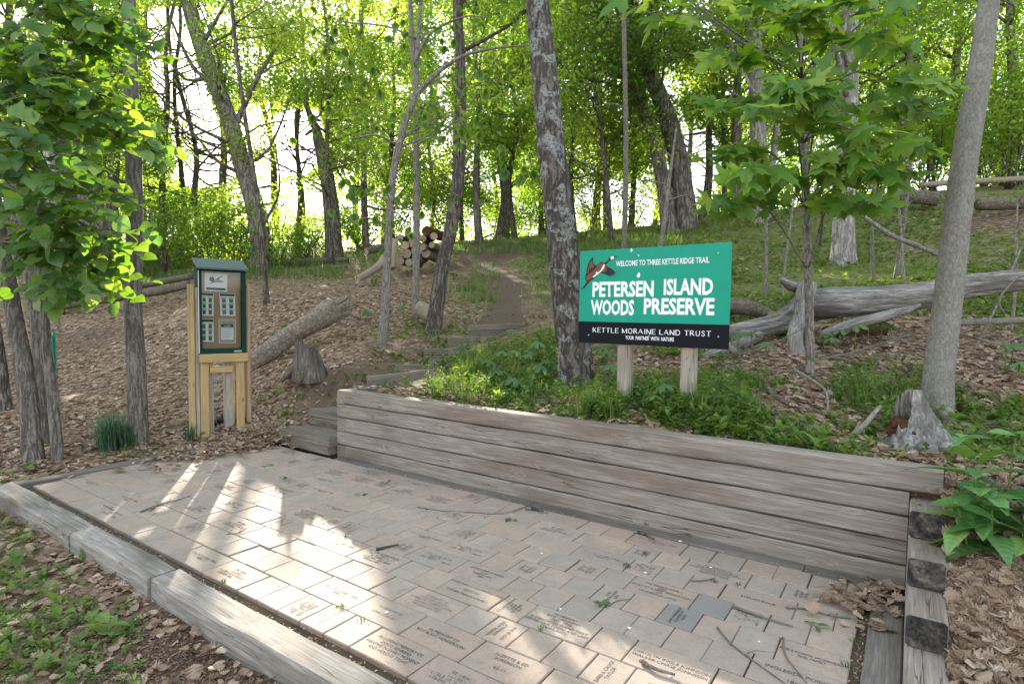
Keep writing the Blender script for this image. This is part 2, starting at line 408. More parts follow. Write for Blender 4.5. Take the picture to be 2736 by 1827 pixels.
M['stick'] = barkmat('stick_bark', (0.11, 0.09, 0.075), (0.25, 0.22, 0.19), (60, 60, 60), 0.2, depth=0.003, strength=0.5, furrow=0.3)
M['log_bark'] = barkmat('log_bark', (0.10, 0.082, 0.066), (0.23, 0.195, 0.16), (14, 14, 14), 0.0, moss=0.35, furrow=0.35)
M['log_pale'] = barkmat('bare_log', (0.22, 0.17, 0.125), (0.36, 0.295, 0.23), (10, 10, 10), 0.0, depth=0.008, furrow=0.2)
M['old_stump'] = woodmat('dark_stump_wood', (0.10, 0.085, 0.072), (0.24, 0.205, 0.175), (0.03, 0.026, 0.024), 0.9, crack=1.0, knots=False, grain=0.5)
M['log_mid'] = barkmat('half_barked_log', (0.17, 0.135, 0.105), (0.33, 0.275, 0.22), (16, 16, 16), 0.0, depth=0.012, furrow=0.5)

# ------------------------------------------------------------------ terrain
ctrl = []
def cp(x, y, d): ctrl.append(tuple(at(x, y, d)))
for q in [(829, 866, 6.95), (906, 840, 7.55), (985, 805, 8.25), (1070, 779, 8.9), (1150, 752, 9.6), (1180, 690, 11.8), (1120, 640, 14), (1092, 600, 17), (1075, 562, 20.5),
          (1000, 872, 6.5), (1160, 800, 7.9), (1250, 722, 9.6), (1300, 650, 13), (1300, 545, 19.5), (1550, 530, 17.5), (1480, 590, 13), (1427, 930, 4.62), (1572, 938, 4.31), (1320, 885, 6.0),
          (1930, 605, 11), (1850, 842, 5.6), (1600, 850, 5.9), (1720, 770, 6.9), (2140, 950, 4.75), (2330, 950, 4.5), (2330, 760, 6.4), (2300, 600, 9), (2340, 440, 14), (2100, 450, 14), (1800, 495, 15.5), (2000, 560, 12), (1900, 700, 8.0), (2100, 700, 7.3), (2080, 1025, 3.95),
          (150, 900, 9.3), (300, 800, 11), (400, 705, 14), (200, 745, 13), (300, 622, 19.5), (600, 700, 11.6), (500, 622, 18), (750, 602, 19), (900, 640, 15.3), (800, 700, 11.6), (850, 800, 8.3), (720, 862, 7.5), (640, 920, 7.3), (0, 850, 10.4), (0, 705, 15.5), (480, 850, 9.4), (575, 955, 7.0), (60, 620, 19.5)]:
    cp(*q)
ctrl += [(-5.8, -.35, .03), (-5.85, -.85, .01), (-6.1, -1.7, .0), (-9.0, -1.1, .06), (-5.1, -1.0, .0), (-5.3, -2.1, -.03), (-7, -2.6, -.05), (-4.6, .1, .03), (-4.7, .45, .16),
         (-3.6, .3, .60), (-2.5, .3, .62), (-1.3, .3, .62), (0, .3, .62), (.9, .3, .63), (-3.4, .6, .67), (-4.15, .62, .40), (-4.55, .64, .44), (-4.9, 1.0, .45),
         (1.25, .25, .61), (1.25, -.1, .40), (1.25, -.4, .20), (1.25, -.75, .05), (1.3, -1.3, -.05), (1.4, -2.2, -.1), (2.6, .3, .63), (2.6, -.6, .2), (2.6, -1.5, 0), (5, .5, .8), (5, -1.5, .1)]
for u in (-5.6, -4, -2.5, -1, .5, 2, 4): ctrl += [(u, -2.45, -.085), (u, -3.4, -.10)]
ctrl += [(-12, -4, -.15), (-4, -8, -.15), (3, -8, -.15), (10, -5, -.1), (-40, 12, 4.2), (-30, 28, 5.4), (-14, 38, 5.6), (12, 36, 8.6), (30, 14, 7.5), (30, -5, .6), (0, -25, -.3), (-28, -14, -.3), (26, -22, -.2), (-42, -6, .8),
         (-60, 60, 6), (60, 60, 9), (-60, -50, -.5), (60, -50, -.3), (-22, 5.5, 3.4), (-20, 14, 4.4)]
CT = np.array(ctrl)
def _tps(r2): return 0.5 * r2 * np.log(r2 + 1e-9)
def _fit(X, z, lam=0.004):
    n = len(X); K = _tps(((X[:, None] - X[None]) ** 2).sum(-1)); P = np.column_stack([np.ones(n), X])
    A = np.zeros((n + 3, n + 3)); A[:n, :n] = K + lam * np.eye(n); A[:n, n:] = P; A[n:, :n] = P.T
    return np.linalg.solve(A, np.concatenate([z, np.zeros(3)]))
_W = _fit(CT[:, :2], CT[:, 2])
RISERS = []
for (xa, ya, xb, yb, d0, d1) in [(829, 863, 992, 846, 6.85, 7.2), (900, 837, 983, 836, 7.5, 7.6), (965, 799, 1026, 799, 8.15, 8.3), (1020, 772, 1104, 772, 8.8, 9.0), (1066, 746, 1200, 741, 9.5, 9.8)]:
    A_, B_ = at(xa, ya, d0), at(xb, yb, d1); t_ = (B_ - A_)[:2]; L_ = np.linalg.norm(t_); t_ /= L_; RISERS.append(((A_ + B_)[:2] / 2, np.array([-t_[1], t_[0]]), L_ / 2 + .12, (A_[2] + B_[2]) / 2))
def hill(u, v):
    u = np.asarray(u, float); v = np.asarray(v, float); sh = u.shape; X = np.column_stack([u.ravel(), v.ravel()]); out = np.empty(len(X))
    for i in range(0, len(X), 20000):
        x = X[i:i + 20000]; out[i:i + 20000] = _tps(((x[:, None] - CT[None, :, :2]) ** 2).sum(-1)) @ _W[:-3] + _W[-3] + x @ _W[-2:]
    z = out.reshape(sh)
    # level treads between the risers of the trail steps
    fs = [((u - m_[0]) * n_[0] + (v - m_[1]) * n_[1], np.abs((u - m_[0]) * n_[1] - (v - m_[1]) * n_[0]), hl, zt) for m_, n_, hl, zt in RISERS]
    for k in range(len(fs)):
        f, lat, hl, zt = fs[k]
        if k == 0: z = np.where((f < 0.03) & (f > -.45) & (lat < hl + .05), np.minimum(z, zt - .15), z)
        if k + 1 < len(fs):
            f2, lat2, hl2, zt2 = fs[k + 1]; inside = (f >= .03) & (f2 < .03) & (np.minimum(lat - hl, lat2 - hl2) < .10)
            z = np.where(inside, zt - .012 + .02 * np.clip(f, 0, 1), z)
    z = z + 0.018 * np.sin(u * 3.1 + 1.3 * v) * np.sin(v * 2.7 - u) + 0.012 * np.sin(u * 7.3) * np.sin(v * 6.1)
    cor = (u > -4.72) & (u < -3.72)
    z = np.where(cor & (v > .0) & (v <= .43), np.minimum(z, .06), z); z = np.where(cor & (v > .43) & (v <= .70), np.minimum(z, .30), z); z = np.where(cor & (v > .70) & (v < .95), np.minimum(z, .335 + (v - .70) * .8), z)
    return z # * np.sin(u * 3.1 + 1.3 * v) * np.sin(v * 2.7 - u) + 0.012 * np.sin(u * 7.3) * np.sin(v * 6.1)
P_U0, P_U1, P_V0, P_V1 = -5.02, 1.108, -2.21, 0.205       # edges of the sunk patio bed
def axis(f0, f1, step, far0, far1, extra=()):
    a = list(np.arange(f0, f1 + 1e-6, step)); s = step
    x = f0
    while x > far0: s *= 1.13; x -= s; a.insert(0, x)
    x = f1; s = step
    while x < far1: s *= 1.13; x += s; a.append(x)
    a = [q for q in a if all(abs(q - e) > 0.012 for e in extra)]
    return np.array(sorted(a + list(extra)))
GU = axis(-9, 3.5, 0.075, -110, 110, (P_U0 - .01, P_U0 + .01, P_U1 - .01, P_U1 + .01))
GV = axis(-3.6, 7, 0.075, -90, 120, (P_V0 - .01, P_V0 + .01, P_V1 - .01, P_V1 + .01))
UU, VV = np.meshgrid(GU, GV, indexing='ij')
HH = hill(UU, VV)
def ground(u, v):
    """height of the ground mesh (bilinear)"""
    u = np.asarray(u, float); v = np.asarray(v, float)
    i = np.clip(np.searchsorted(GU, u) - 1, 0, len(GU) - 2); j = np.clip(np.searchsorted(GV, v) - 1, 0, len(GV) - 2)
    a = np.clip((u - GU[i]) / (GU[i + 1] - GU[i]), 0, 1); b = np.clip((v - GV[j]) / (GV[j + 1] - GV[j]), 0, 1)
    z = (HH[i, j] * (1 - a) + HH[i + 1, j] * a) * (1 - b) + (HH[i, j + 1] * (1 - a) + HH[i + 1, j + 1] * a) * b
    return np.where((u > P_U0) & (u < P_U1) & (v > P_V0) & (v < P_V1), -0.12, z)
def hit(xs, ys, dmax=60.0):
    """ground points seen at pixels"""
    xs = np.atleast_1d(np.asarray(xs, float)); ys = np.atleast_1d(np.asarray(ys, float))
    D = FW[None] + ((xs * PXO - 1368) / F_PX)[:, None] * RT - ((ys * PXO - 913.5) / F_PX)[:, None] * UP
    t = np.exp(np.linspace(math.log(1.6), math.log(dmax), 260)); lo = np.full(len(xs), 1.5); hi = np.full(len(xs), np.nan)
    prev = np.full(len(xs), 1.5)
    for tt in t:
        p = CAM + D * tt; g = ground(p[:, 0], p[:, 1]); m = np.isnan(hi) & (p[:, 2] < g)
        hi[m] = tt; lo[m] = prev[m]; prev[:] = tt
    ok = ~np.isnan(hi); hi = np.where(ok, hi, dmax)
    for _ in range(12):
        mid = (lo + hi) / 2; p = CAM + D * mid[:, None]; b = p[:, 2] < ground(p[:, 0], p[:, 1]); hi = np.where(b, mid, hi); lo = np.where(b, lo, mid)
    p = CAM + D * hi[:, None]; p[~ok] = np.nan
    return p
def hit1(x, y): return hit([x], [y])[0]

ZZ = ground(UU, VV)
GP = np.stack([UU, VV, ZZ], -1).reshape(-1, 3)

# what covers the ground, sampled at pixels: (x, y, green, path)
zs = [(1150, 735, .05, 1), (1180, 690, .05, 1), (1130, 645, .05, 1), (1095, 600, .1, 1), (1078, 566, .15, 1), (1200, 720, .1, .8), (1230, 740, .35, .3), (1080, 690, .6, .1), (1100, 720, .5, .2), (1250, 660, .7, 0), (1180, 610, .8, 0), (1300, 600, .7, 0),
      (1030, 640, .5, .2), (1040, 590, .7, 0), (980, 760, .35, .2), (1000, 900, .6, 0), (1200, 880, .9, 0), (1100, 840, .9, 0), (1250, 780, .9, 0), (1400, 900, .8, 0), (1500, 940, .75, 0), (1650, 940, .7, 0), (1750, 930, .3, .5), (1620, 840, .25, 0), (1480, 850, .2, 0),
      (1900, 950, .35, .1), (2000, 820, .1, 0), (2250, 850, .05, 0), (2300, 980, .25, 0), (2280, 1120, .2, 0), (2260, 1400, .0, 0), (2300, 1300, .0, 0), (1950, 960, .4, 0), (1900, 660, .85, .2), (1750, 650, .8, .2), (1720, 560, .85, .2), (2050, 620, .85, .2), (2250, 560, .7, .3), (2320, 500, .4, .5), (2100, 500, .8, .2), (1850, 520, .85, .1),
      (1500, 560, .85, 0), (1350, 560, 1, 0), (1200, 545, 1, 0), (1000, 560, .9, 0), (850, 580, .8, 0), (700, 620, .6, 0), (500, 610, .9, 0), (350, 610, 1, 0), (200, 630, .7, 0), (60, 640, .6, 0), (350, 660, .5, 0), (180, 720, .25, 0), (420, 720, .3, 0),
      (250, 850, 0, .1), (200, 780, .0, .6), (380, 800, .0, .2), (100, 950, .0, 0), (250, 950, 0, 0), (600, 880, .0, 0), (680, 760, .05, 0), (640, 640, .45, 0), (560, 720, .1, 0), (850, 690, .1, 0), (900, 760, .4, .2), (780, 800, .15, .2), (800, 860, .15, 1), (760, 900, .2, .9), (680, 930, .35, .5), (650, 860, .05, .1), (920, 820, .25, .6), (600, 980, 0, 0),
      (60, 1220, .6, 0), (150, 1350, .25, .1), (60, 1400, .5, 0), (250, 1480, .15, .6), (350, 1480, .02, 1), (450, 1540, .0, 1), (60, 1540, .55, 0), (200, 1540, .3, .3), (250, 1320, 0, .2), (120, 1230, .2, 0)]
ZS = np.array(zs, float); ZP = hit(ZS[:, 0], ZS[:, 1]); _ok = ~np.isnan(ZP[:, 0]); ZS, ZP = ZS[_ok], ZP[_ok]
TRAIL = hit([1140, 1170, 1175, 1160, 1130, 1108, 1092, 1078], [742, 715, 690, 668, 640, 612, 586, 563])
def zone(P):
    """(green, path) weights at world points"""
    P = np.asarray(P, float); out = np.empty((len(P), 2)); dc0 = np.linalg.norm(ZP[:, :2] - CAM[:2], axis=1)
    for i in range(0, len(P), 20000):
        x = P[i:i + 20000, :2]; d2 = ((x[:, None] - ZP[None, :, :2]) ** 2).sum(-1) / (dc0[None] ** 2) + 2e-4
        w = d2 ** -1.6; out[i:i + 20000] = (w @ ZS[:, 2:]) / w.sum(1)[:, None]
    dm = np.full(len(P), 9.0)                             # the trodden trail
    for a_, b_ in zip(TRAIL[:-1], TRAIL[1:]):
        ab = (b_ - a_)[:2]; t_ = np.clip(((P[:, :2] - a_[:2]) @ ab) / (ab @ ab), 0, 1); dm = np.minimum(dm, np.linalg.norm(P[:, :2] - a_[:2] - t_[:, None] * ab, axis=1))
    tr = np.clip((.66 - dm) / .34, 0, 1); out[:, 1] = np.maximum(out[:, 1], tr); out[:, 0] *= 1 - .95 * tr
    return out
GZ = zone(GP)

m, nt, out = mat('forest_floor'); h = N(nt); co = h.coord()
gr, pa = h.attr('green'), h.attr('path')
n1 = h.noise(co, 1.3, 5, 0.6); n2 = h.noise(co, 17, 6, 0.7); n3 = h.noise(co, 75, 4, 0.7)
cell = h.voro(co, 16, 'F1', 'Color'); cs = h.n('ShaderNodeSeparateColor'); nt.links.new(cell, cs.inputs[0])
lit = h.ramp(h.math('ADD', h.math('MULTIPLY', cs.outputs[0], 0.55), h.math('MULTIPLY', n2, 0.45)), [(0.2, (0.06, 0.041, 0.029)), (0.45, (0.155, 0.102, 0.068)), (0.62, (0.24, 0.168, 0.115)), (0.85, (0.35, 0.265, 0.195))])
soil = h.ramp(h.math('ADD', h.math('MULTIPLY', n2, 0.5), h.math('MULTIPLY', n3, 0.5)), [(0.3, (0.052, 0.039, 0.029)), (0.5, (0.12, 0.086, 0.062)), (0.7, (0.20, 0.147, 0.108))])
gn = h.ramp(n2, [(0.3, (0.05, 0.075, 0.018)), (0.55, (0.11, 0.16, 0.03)), (0.75, (0.18, 0.23, 0.06))])
c = h.mix(h.maprange(h.math('ADD', pa, h.math('MULTIPLY', h.math('SUBTRACT', n2, 0.5), 0.9)), 0.3, 0.7), lit, soil)
gm = h.maprange(h.math('ADD', gr, h.math('ADD', h.math('MULTIPLY', h.math('SUBTRACT', n2, 0.5), 1.4), h.math('MULTIPLY', h.math('SUBTRACT', n1, 0.5), 0.8))), 0.45, 0.85)
c = h.mix(h.math('MULTIPLY', gm, 0.8), c, gn)
hb = h.math('ADD', h.math('MULTIPLY', cs.outputs[1], 0.5), h.math('MULTIPLY', n2, 0.7))
h.principled(out, c, 0.95, 0.05, h.bump(h.math('ADD', hb, h.math('MULTIPLY', n3, 0.3)), 0.9, 0.03))
M['ground'] = m
ni, nj = UU.shape; I, J = np.meshgrid(np.arange(ni - 1), np.arange(nj - 1), indexing='ij')
GF = np.stack([I * nj + J, (I + 1) * nj + J, (I + 1) * nj + J + 1, I * nj + J + 1], -1).reshape(-1, 4)
gme = mesh_arr('ground', GP, GF, M['ground'], smooth=True)
for k, nm in ((0, 'green'), (1, 'path')):
    a = gme.attributes.new(nm, 'FLOAT', 'POINT'); a.data.foreach_set('value', GZ[:, k].astype(np.float32))
tag(link('ground', gme), kind='structure')

# ------------------------------------------------------------------ patio of engraved pavers
BW, ROWH = 0.1777, 0.2032
m, nt, out = mat('concrete_paver'); h = N(nt); co = h.coord(); oi = h.n('ShaderNodeObjectInfo')
off = h.n('ShaderNodeVectorMath', operation='SCALE'); off.inputs[0].default_value = (31, 17, 9); nt.links.new(oi.outputs['Random'], off.inputs['Scale'])
v = h.addvec(co, off.outputs[0])
a1 = h.noise(v, 7, 3); a2 = h.noise(v, 260, 3, 0.7); a3 = h.noise(v, 28, 5, 0.6)
base = oi.outputs['Color']
c = h.mix(h.maprange(a1, 0.35, 0.65), base, h.mix(0.5, base, (0.29, 0.255, 0.215)))
c = h.mix(h.maprange(a3, 0.5, 0.75, 0, .35), c, (0.24, 0.19, 0.15))
c = h.mix(h.maprange(a2, 0.35, 0.62, 0.0, 0.5), h.mix(0.25, c, (0.06, 0.05, 0.045)), c)
wp = h.voro(v, 95); c = h.mix(h.maprange(wp, 0.05, 0.11, 0.5, 0.0), c, (0.5, 0.46, 0.40))
c = h.mix(1.0, c, h.ramp(a2, [(0.28, (0.72, 0.72, 0.72)), (0.6, (1, 1, 1))]), 'MULTIPLY')
h.principled(out, c, 0.8, 0.25, h.bump(h.math('ADD', a2, h.math('MULTIPLY', a3, 0.6)), 0.45, 0.002))
M['paver'] = m
M['engrave'] = plain('engraved_black', (0.055, 0.052, 0.055), 0.8, 0.2)
M['engrave_faint'] = plain('worn_engraving', (0.20, 0.17, 0.145), 0.9, 0.1)
m, nt, out = mat('joint_sand'); h = N(nt); co = h.coord()
n1 = h.noise(co, 9, 4); n2 = h.noise(co, 160, 4, .7)
h.principled(out, h.ramp(h.math('ADD', h.math('MULTIPLY', n1, .4), h.math('MULTIPLY', n2, .6)), [(.3, (.04, .033, .026)), (.55, (.10, .078, .055)), (.72, (.22, .15, .075))]), .95, .05, h.bump(n2, .8, .004))
M['sand'] = m
g = MB(); nu = 60
g.box(-4.97, 0.98, -2.13, 0.02, -0.10, -0.022)
patio = tag(g.obj('patio', M['sand']), kind='structure')

def paver_mesh(w):
    b = MB(); b.bbox(-w / 2, w / 2, -ROWH / 2 + .002, ROWH / 2 - .002, -0.058, 0.0, 0.0045); return b.mesh('brick', M['paver'])
PM = {1: paver_mesh(BW - .0045), 2: paver_mesh(2 * BW - .0045)}
PAL = [(0.435, 0.342, 0.268), (0.42, 0.335, 0.265), (0.455, 0.34, 0.26), (0.39, 0.325, 0.265), (0.43, 0.33, 0.255)]
# widths of each row from its measured joint: start u, then units (1 narrow, 2 wide); None = unknown filler
known = {0: (-1.387, '112211'), 1: (-1.643, '222221'), 2: (-1.362, '12111111'), 3: (-1.261, '121212111'), 4: (-1.162, '2111111121'),
         5: (-0.911, '1111111121'), 6: (-0.813, '11121111'), 7: (-0.724, '21112111'), 8: (-0.457, '1121111'), 9: (-0.531, '2111111')}
U_END = 0.790
DARK = (0.23, 0.225, 0.215); PINK = (0.40, 0.28, 0.22)
special = {(5, 5): DARK, (6, 4): DARK, (9, 0): PINK, (7, 0): (0.37, 0.30, 0.26), (4, 0): (0.40, 0.31, 0.26)}
texts = []
def T(row, i, lines, rot=False, size=None, faint=False): texts.append((row, i, lines, rot, size, faint))
T(0, 0, ['CHRISTY E. DAYE'], True, .019, True)
T(0, 2, ['IN LOVING MEMORY OF', 'DOUG BEHRENS', 'BREATHE IN EVERY MOMENT', 'AND HOLD IT TIGHT'], size=.0235)
T(1, 1, ['IN MEMORY OF', '', 'JAMES CERNAN'], size=.022, faint=True)
T(1, 2, ['IN MEMORY OF', 'ROY & JOY HENDERSON'], size=.0245)
T(1, 3, ['SUZETTE & ED', 'SORENSON', '', 'LL-11'], size=.025)
T(2, 1, ['IN HONOR OF', 'JOHN NICHOLSON', 'A TRIBUTE TO DEDICATION', 'HELPING TO MAKE', 'THE LAKES BETTER'], size=.0205, faint=True)
T(2, 3, ['HARPER ANNE', 'ZIMMANCK', '', 'JULY 20 2018'], True, .021)
T(2, 6, ['BARB & CHUCK', 'TAYLOR'], True, .023)
T(2, 7, ['RULEE'], True, .025)
T(3, 1, ['GOOD TIMES AT LAUDERDALE LAKES', '', 'SINCE 2003', '', 'THE EARL PADDOCK FAMILY'], size=.0195)
T(3, 3, ['IN MEMORY', 'RICK CALLAWAY', '1937   2018', 'A DEDICATED FRIEND THAT', 'SERVED OUR TOWN AND LAKE', 'COMMUNITY'], size=.0225)
T(3, 5, ['CAROLYN INGLE JOHNSON', 'WALKER CHASE JOHNSON'], size=.0255)
T(4, 0, ['JOHN & PENNY MYERS', 'LL #1', 'GREEN LAKE', '1996'], size=.0215)
T(4, 8, ['INGLESIDE POINT', '', '1867'], size=.0295)
T(5, 3, ['3 J BY', 'BOB & JOAN', 'BASS'], True, .021)
T(5, 5, ['CAMP WINNEBAGO', 'ELKHORN WI', '1962-68'], True, .019)
T(5, 8, ['BOB & NORMA WILDENRADT', 'AND FAMILY'], size=.0235)
T(6, 3, ['THE FERRARI FAMILY', '2020', 'START OF A NEW GENERATION', 'ON', 'LAUDERDALE LAKES'], size=.0215)
T(7, 4, ['EVELYN RAUB'], size=.026)
T(8, 2, ['IN MEMORY OF', 'THE ANDERSONS EL III', 'GEORGE EDNA STUART POLLY', 'EUGENE SCOTT', 'MIKE AND SARA'], size=.0215)
T(8, 4, ['CHELSEA', 'MCKAY', 'EVELYN'], True, .021)
T(3, 2, ['THE HENDERSONS', 'LEE JAY', 'SUE JEFF', 'DECEMBER', '2010'], True, .018)
worn = {(0, 3): 0, (1, 0): 0, (5, 0): 1, (6, 1): 1, (7, 1): 1, (8, 0): 1, (9, 0): 0, (6, 5): 1, (7, 0): 0}
rb = np.random.default_rng(5)
bricks = {}; nb = 0
for row in range(10):
    v0 = -2.032 + row * ROWH; vc = v0 + ROWH / 2
    u0, units = known[row]; seq = []
    u = u0
    for i, ch in enumerate(units): k = int(ch); seq.append((u, k, i)); u += k * BW
    while u < U_END - 0.03:
        seq.append((u, 1, None)); u += BW
    u = u0
    while u > -4.93:
        k = 2 if rb.random() < 0.4 else 1
        if u - k * BW < -5.05: k = 1
        u -= k * BW; seq.append((u, k, None))
    for (uu, k, i) in sorted(seq):
        ue = uu + k * BW
        me = PM[k]; sx = 1.0
        if ue > U_END + 0.02: sx = (U_END - uu) / (k * BW); ue = U_END
        if sx < 0.12: continue
        uc = (uu + ue) / 2
        o = link('brick', me, patio, (uc + rb.normal(0, .0012), vc + rb.normal(0, .0012), rb.normal(0, .0014)), (rb.normal(0, .005), rb.normal(0, .006), rb.normal(0, .005)), (sx, 1, 1))
        cc = np.array(PAL[rb.integers(len(PAL))]) * rb.uniform(0.92, 1.07)
        if i is not None and (row, i) in special: cc = np.array(special[(row, i)])
        o.color = (*cc, 1); nb += 1
        if i is not None: bricks[(row, i)] = (o, k)
        if (i is None and rb.random() < (0.5 if k == 2 else 0.22)) or (i is not None and (row, i) in worn):
            bricks[('w', nb)] = (o, k)

def engraving_marks(k, rot):
    """rows of worn strokes too faint to read"""
    b = MB(); r = rb
    W, Hh = (0.27, 0.15) if not rot else (0.15, 0.12)
    lines = r.integers(2, 7); lh = min(.024, Hh / lines)
    for L in range(lines):
        y = (lines / 2 - L - .5) * lh; half = r.uniform(.35, 1) * W / 2; x = -half
        while x < half:
            if r.random() < .14: x += .012; continue
            w = lh * r.uniform(.3, .5); t = lh * .1; hh = lh * .34
            kind = r.integers(4)
            if kind != 2: b.box(x, x + t, y - hh, y + hh, 0, .0006)
            if kind != 1: b.box(x + t, x + w, y + hh - t, y + hh, 0, .0006)
            if kind >= 1: b.box(x + t, x + w, y - hh, y - hh + t, 0, .0006)
            if kind in (0, 3): b.box(x + w - t, x + w, y - hh, y + hh - t, 0, .0007)
            x += w + lh * .16
    return b.mesh('engraving', M['engrave_faint'])
MK = {(k, s): engraving_marks(k, k == 1) for k in (1, 2) for s in range(4)}
for key, (o, k) in bricks.items():
    if key[0] == 'w':
        e = link('engraving', MK[(k, int(rb.integers(4)))], o, (0, 0, 0.0012), (0, 0, R(90) if k == 1 else 0))

def text_batch(jobs):
    """jobs: (name, body, parent, matrix, size, xscale, bold, material, align); all lettering becomes meshes"""
    tmp = []
    for j in jobs:
        cu = bpy.data.curves.new('t', 'FONT'); cu.body = j[1]; cu.size = j[4]; cu.align_x = j[8]; cu.align_y = 'CENTER'; cu.offset = j[6]; cu.extrude = 0.0; cu.resolution_u = 2
        ob = bpy.data.objects.new('t', cu); COL.objects.link(ob); tmp.append(ob)
    bpy.context.view_layer.update(); dg = bpy.context.evaluated_depsgraph_get()
    for j, ob in zip(jobs, tmp):
        me = bpy.data.meshes.new_from_object(ob.evaluated_get(dg)); me.name = j[0]
        me.materials.clear(); me.materials.append(j[7])
        me.transform(j[3] @ Matrix.Diagonal((j[5], 1, 1, 1)))
        link(j[0], me, j[2])
    for ob in tmp:
        cu = ob.data; bpy.data.objects.remove(ob); bpy.data.curves.remove(cu)
jobs = []
for row, i, lines, rot, size, faint in texts:
    if (row, i) not in bricks: continue
    o, k = bricks[(row, i)]; n = len(lines)
    for L, s in enumerate(lines):
        if not s: continue
        y = (n / 2 - L - .5) * size * 1.12
        Mx = Matrix.Rotation(R(90) if rot else 0, 4, 'Z') @ Matrix.Translation((0, y, 0.0012))
        jobs.append(('engraving', s, o, Mx, size * 1.14, 0.92, 0.0, M['engrave_faint'] if faint else M['engrave'], 'CENTER'))
text_batch(jobs)

# ------------------------------------------------------------------ timbers
def timber(name, parent, p, length, w=0.14, t=0.14, rz=0.0, mat_='wall_wood', bev=0.006, warp=0.002, seed=0, rx=0.0, ry=0.0):
    """sawn timber: origin at its centre, grain along local X; slightly uneven"""
    r = np.random.default_rng(seed + 77); n = max(2, int(length / 0.22)); xs = np.linspace(-length / 2, length / 2, n + 1)
    b = bev; sec = [(-w / 2 + b, -t / 2), (w / 2 - b, -t / 2), (w / 2, -t / 2 + b), (w / 2, t / 2 - b), (w / 2 - b, t / 2), (-w / 2 + b, t / 2), (-w / 2, t / 2 - b), (-w / 2, -t / 2 + b)]
    V = []
    for q, x in enumerate(xs):
        jy, jz = r.normal(0, warp, 2)
        for (y, z) in sec: V.append((x, y + jy + r.normal(0, warp * .4), z + jz + r.normal(0, warp * .4)))
    F = []
    for q in range(n):
        for k in range(8): k2 = (k + 1) % 8; F.append((q * 8 + k, q * 8 + k2, (q + 1) * 8 + k2, (q + 1) * 8 + k))
    F8 = [tuple(range(8))[::-1], tuple(n * 8 + k for k in range(8))]
    me = mesh_arr(name, V, [np.array(F), np.array(F8)], M[mat_])
    return link(name, me, parent, p, (rx, ry, rz))

m, nt, out = mat('end_grain'); h = N(nt); co = h.coord(); oi = h.n('ShaderNodeObjectInfo')
rr = h.n('ShaderNodeVectorMath', operation='LENGTH'); nt.links.new(h.map(co, (1, 1, 1), (.012, .02, -.03)), rr.inputs[0])
n1 = h.noise(co, 9, 3); n2 = h.noise(co, 60, 4)
ring = h.math('SINE', h.math('ADD', h.math('MULTIPLY', rr.outputs['Value'], 620.0), h.math('MULTIPLY', n1, 6.0)))
c = h.ramp(h.math('ADD', h.math('MULTIPLY', ring, .16), h.math('MULTIPLY', n2, 1.0)), [(.3, (.022, .020, .019)), (.6, (.075, .066, .057)), (.8, (.15, .132, .11))])
c = h.mix(h.maprange(h.noise(co, 6.5, 3), .46, .62), c, (.012, .012, .016))
h.principled(out, c, .85, .15, h.bump(ring, .4, .002)); M['endgrain'] = m
m, nt, out = mat('cut_log_face'); h = N(nt); co = h.coord()
rr = h.n('ShaderNodeVectorMath', operation='LENGTH'); nt.links.new(co, rr.inputs[0])
ring = h.math('SINE', h.math('ADD', h.math('MULTIPLY', rr.outputs['Value'], 300.0), h.math('MULTIPLY', h.noise(co, 8, 3), 5.0)))
c = h.ramp(h.math('ADD', h.math('MULTIPLY', ring, .12), h.noise(co, 22, 4)), [(.3, (.20, .125, .07)), (.55, (.36, .25, .155)), (.75, (.46, .345, .235))])
h.principled(out, c, .85, .15); M['cutface'] = m

wall = thing('retaining_wall', 'low retaining wall of five stacked grey timbers behind the brick patio', 'wall', (0, 0, 0))
CH = 0.1402
for k in range(5):
    z = -0.035 + CH * (k + .5); u1 = 0.972 if k < 4 else 1.118; u0 = -3.826 if k in (1, 3) else -3.703
    timber('timber', wall, ((u0 + u1) / 2, 0.21 + (0.0, .004, -.003, .003, -.004)[k], z), u1 - u0, 0.14, CH - .007, 0, 'wall_wood', .010, .0016, k)
    if k in (0, 2, 4):                                    # ends of the cross timbers at the left corner
        timber('cross_timber', wall, (-3.7655, 0.21 + .18, z), 0.5, .116, CH - .006, R(90), 'wall_wood' if k else 'step_wood', .007, .001, 20 + k)
for k in range(4):                                        # stepped return at the right end
    z1 = -0.07 + CH * (k + 1); vf = (-1.75, -0.70, -0.385, -0.085)[k]; L = 0.90 - vf
    tm = timber('return_timber', wall, (1.049, vf + L / 2, z1 - CH / 2), L, 0.148, CH - .003, R(90), 'wall_wood', .010, .001, 40 + k)
    b = MB(); hw, ht, bb = .0725, CH / 2 - .0030, .011
    pts = [(-hw + bb, -ht), (hw - bb, -ht), (hw, -ht + bb), (hw, ht - bb), (hw - bb, ht), (-hw + bb, ht), (-hw, ht - bb), (-hw, -ht + bb)]
    b.add([(-L / 2 - .0025, y, z) for y, z in pts] + [(-L / 2 + .01, y, z) for y, z in pts], [np.array([tuple(range(8))]), np.array([(i, (i + 1) % 8, (i + 1) % 8 + 8, i + 8) for i in range(8)])])
    b.obj('end_grain', M['endgrain'], tm)

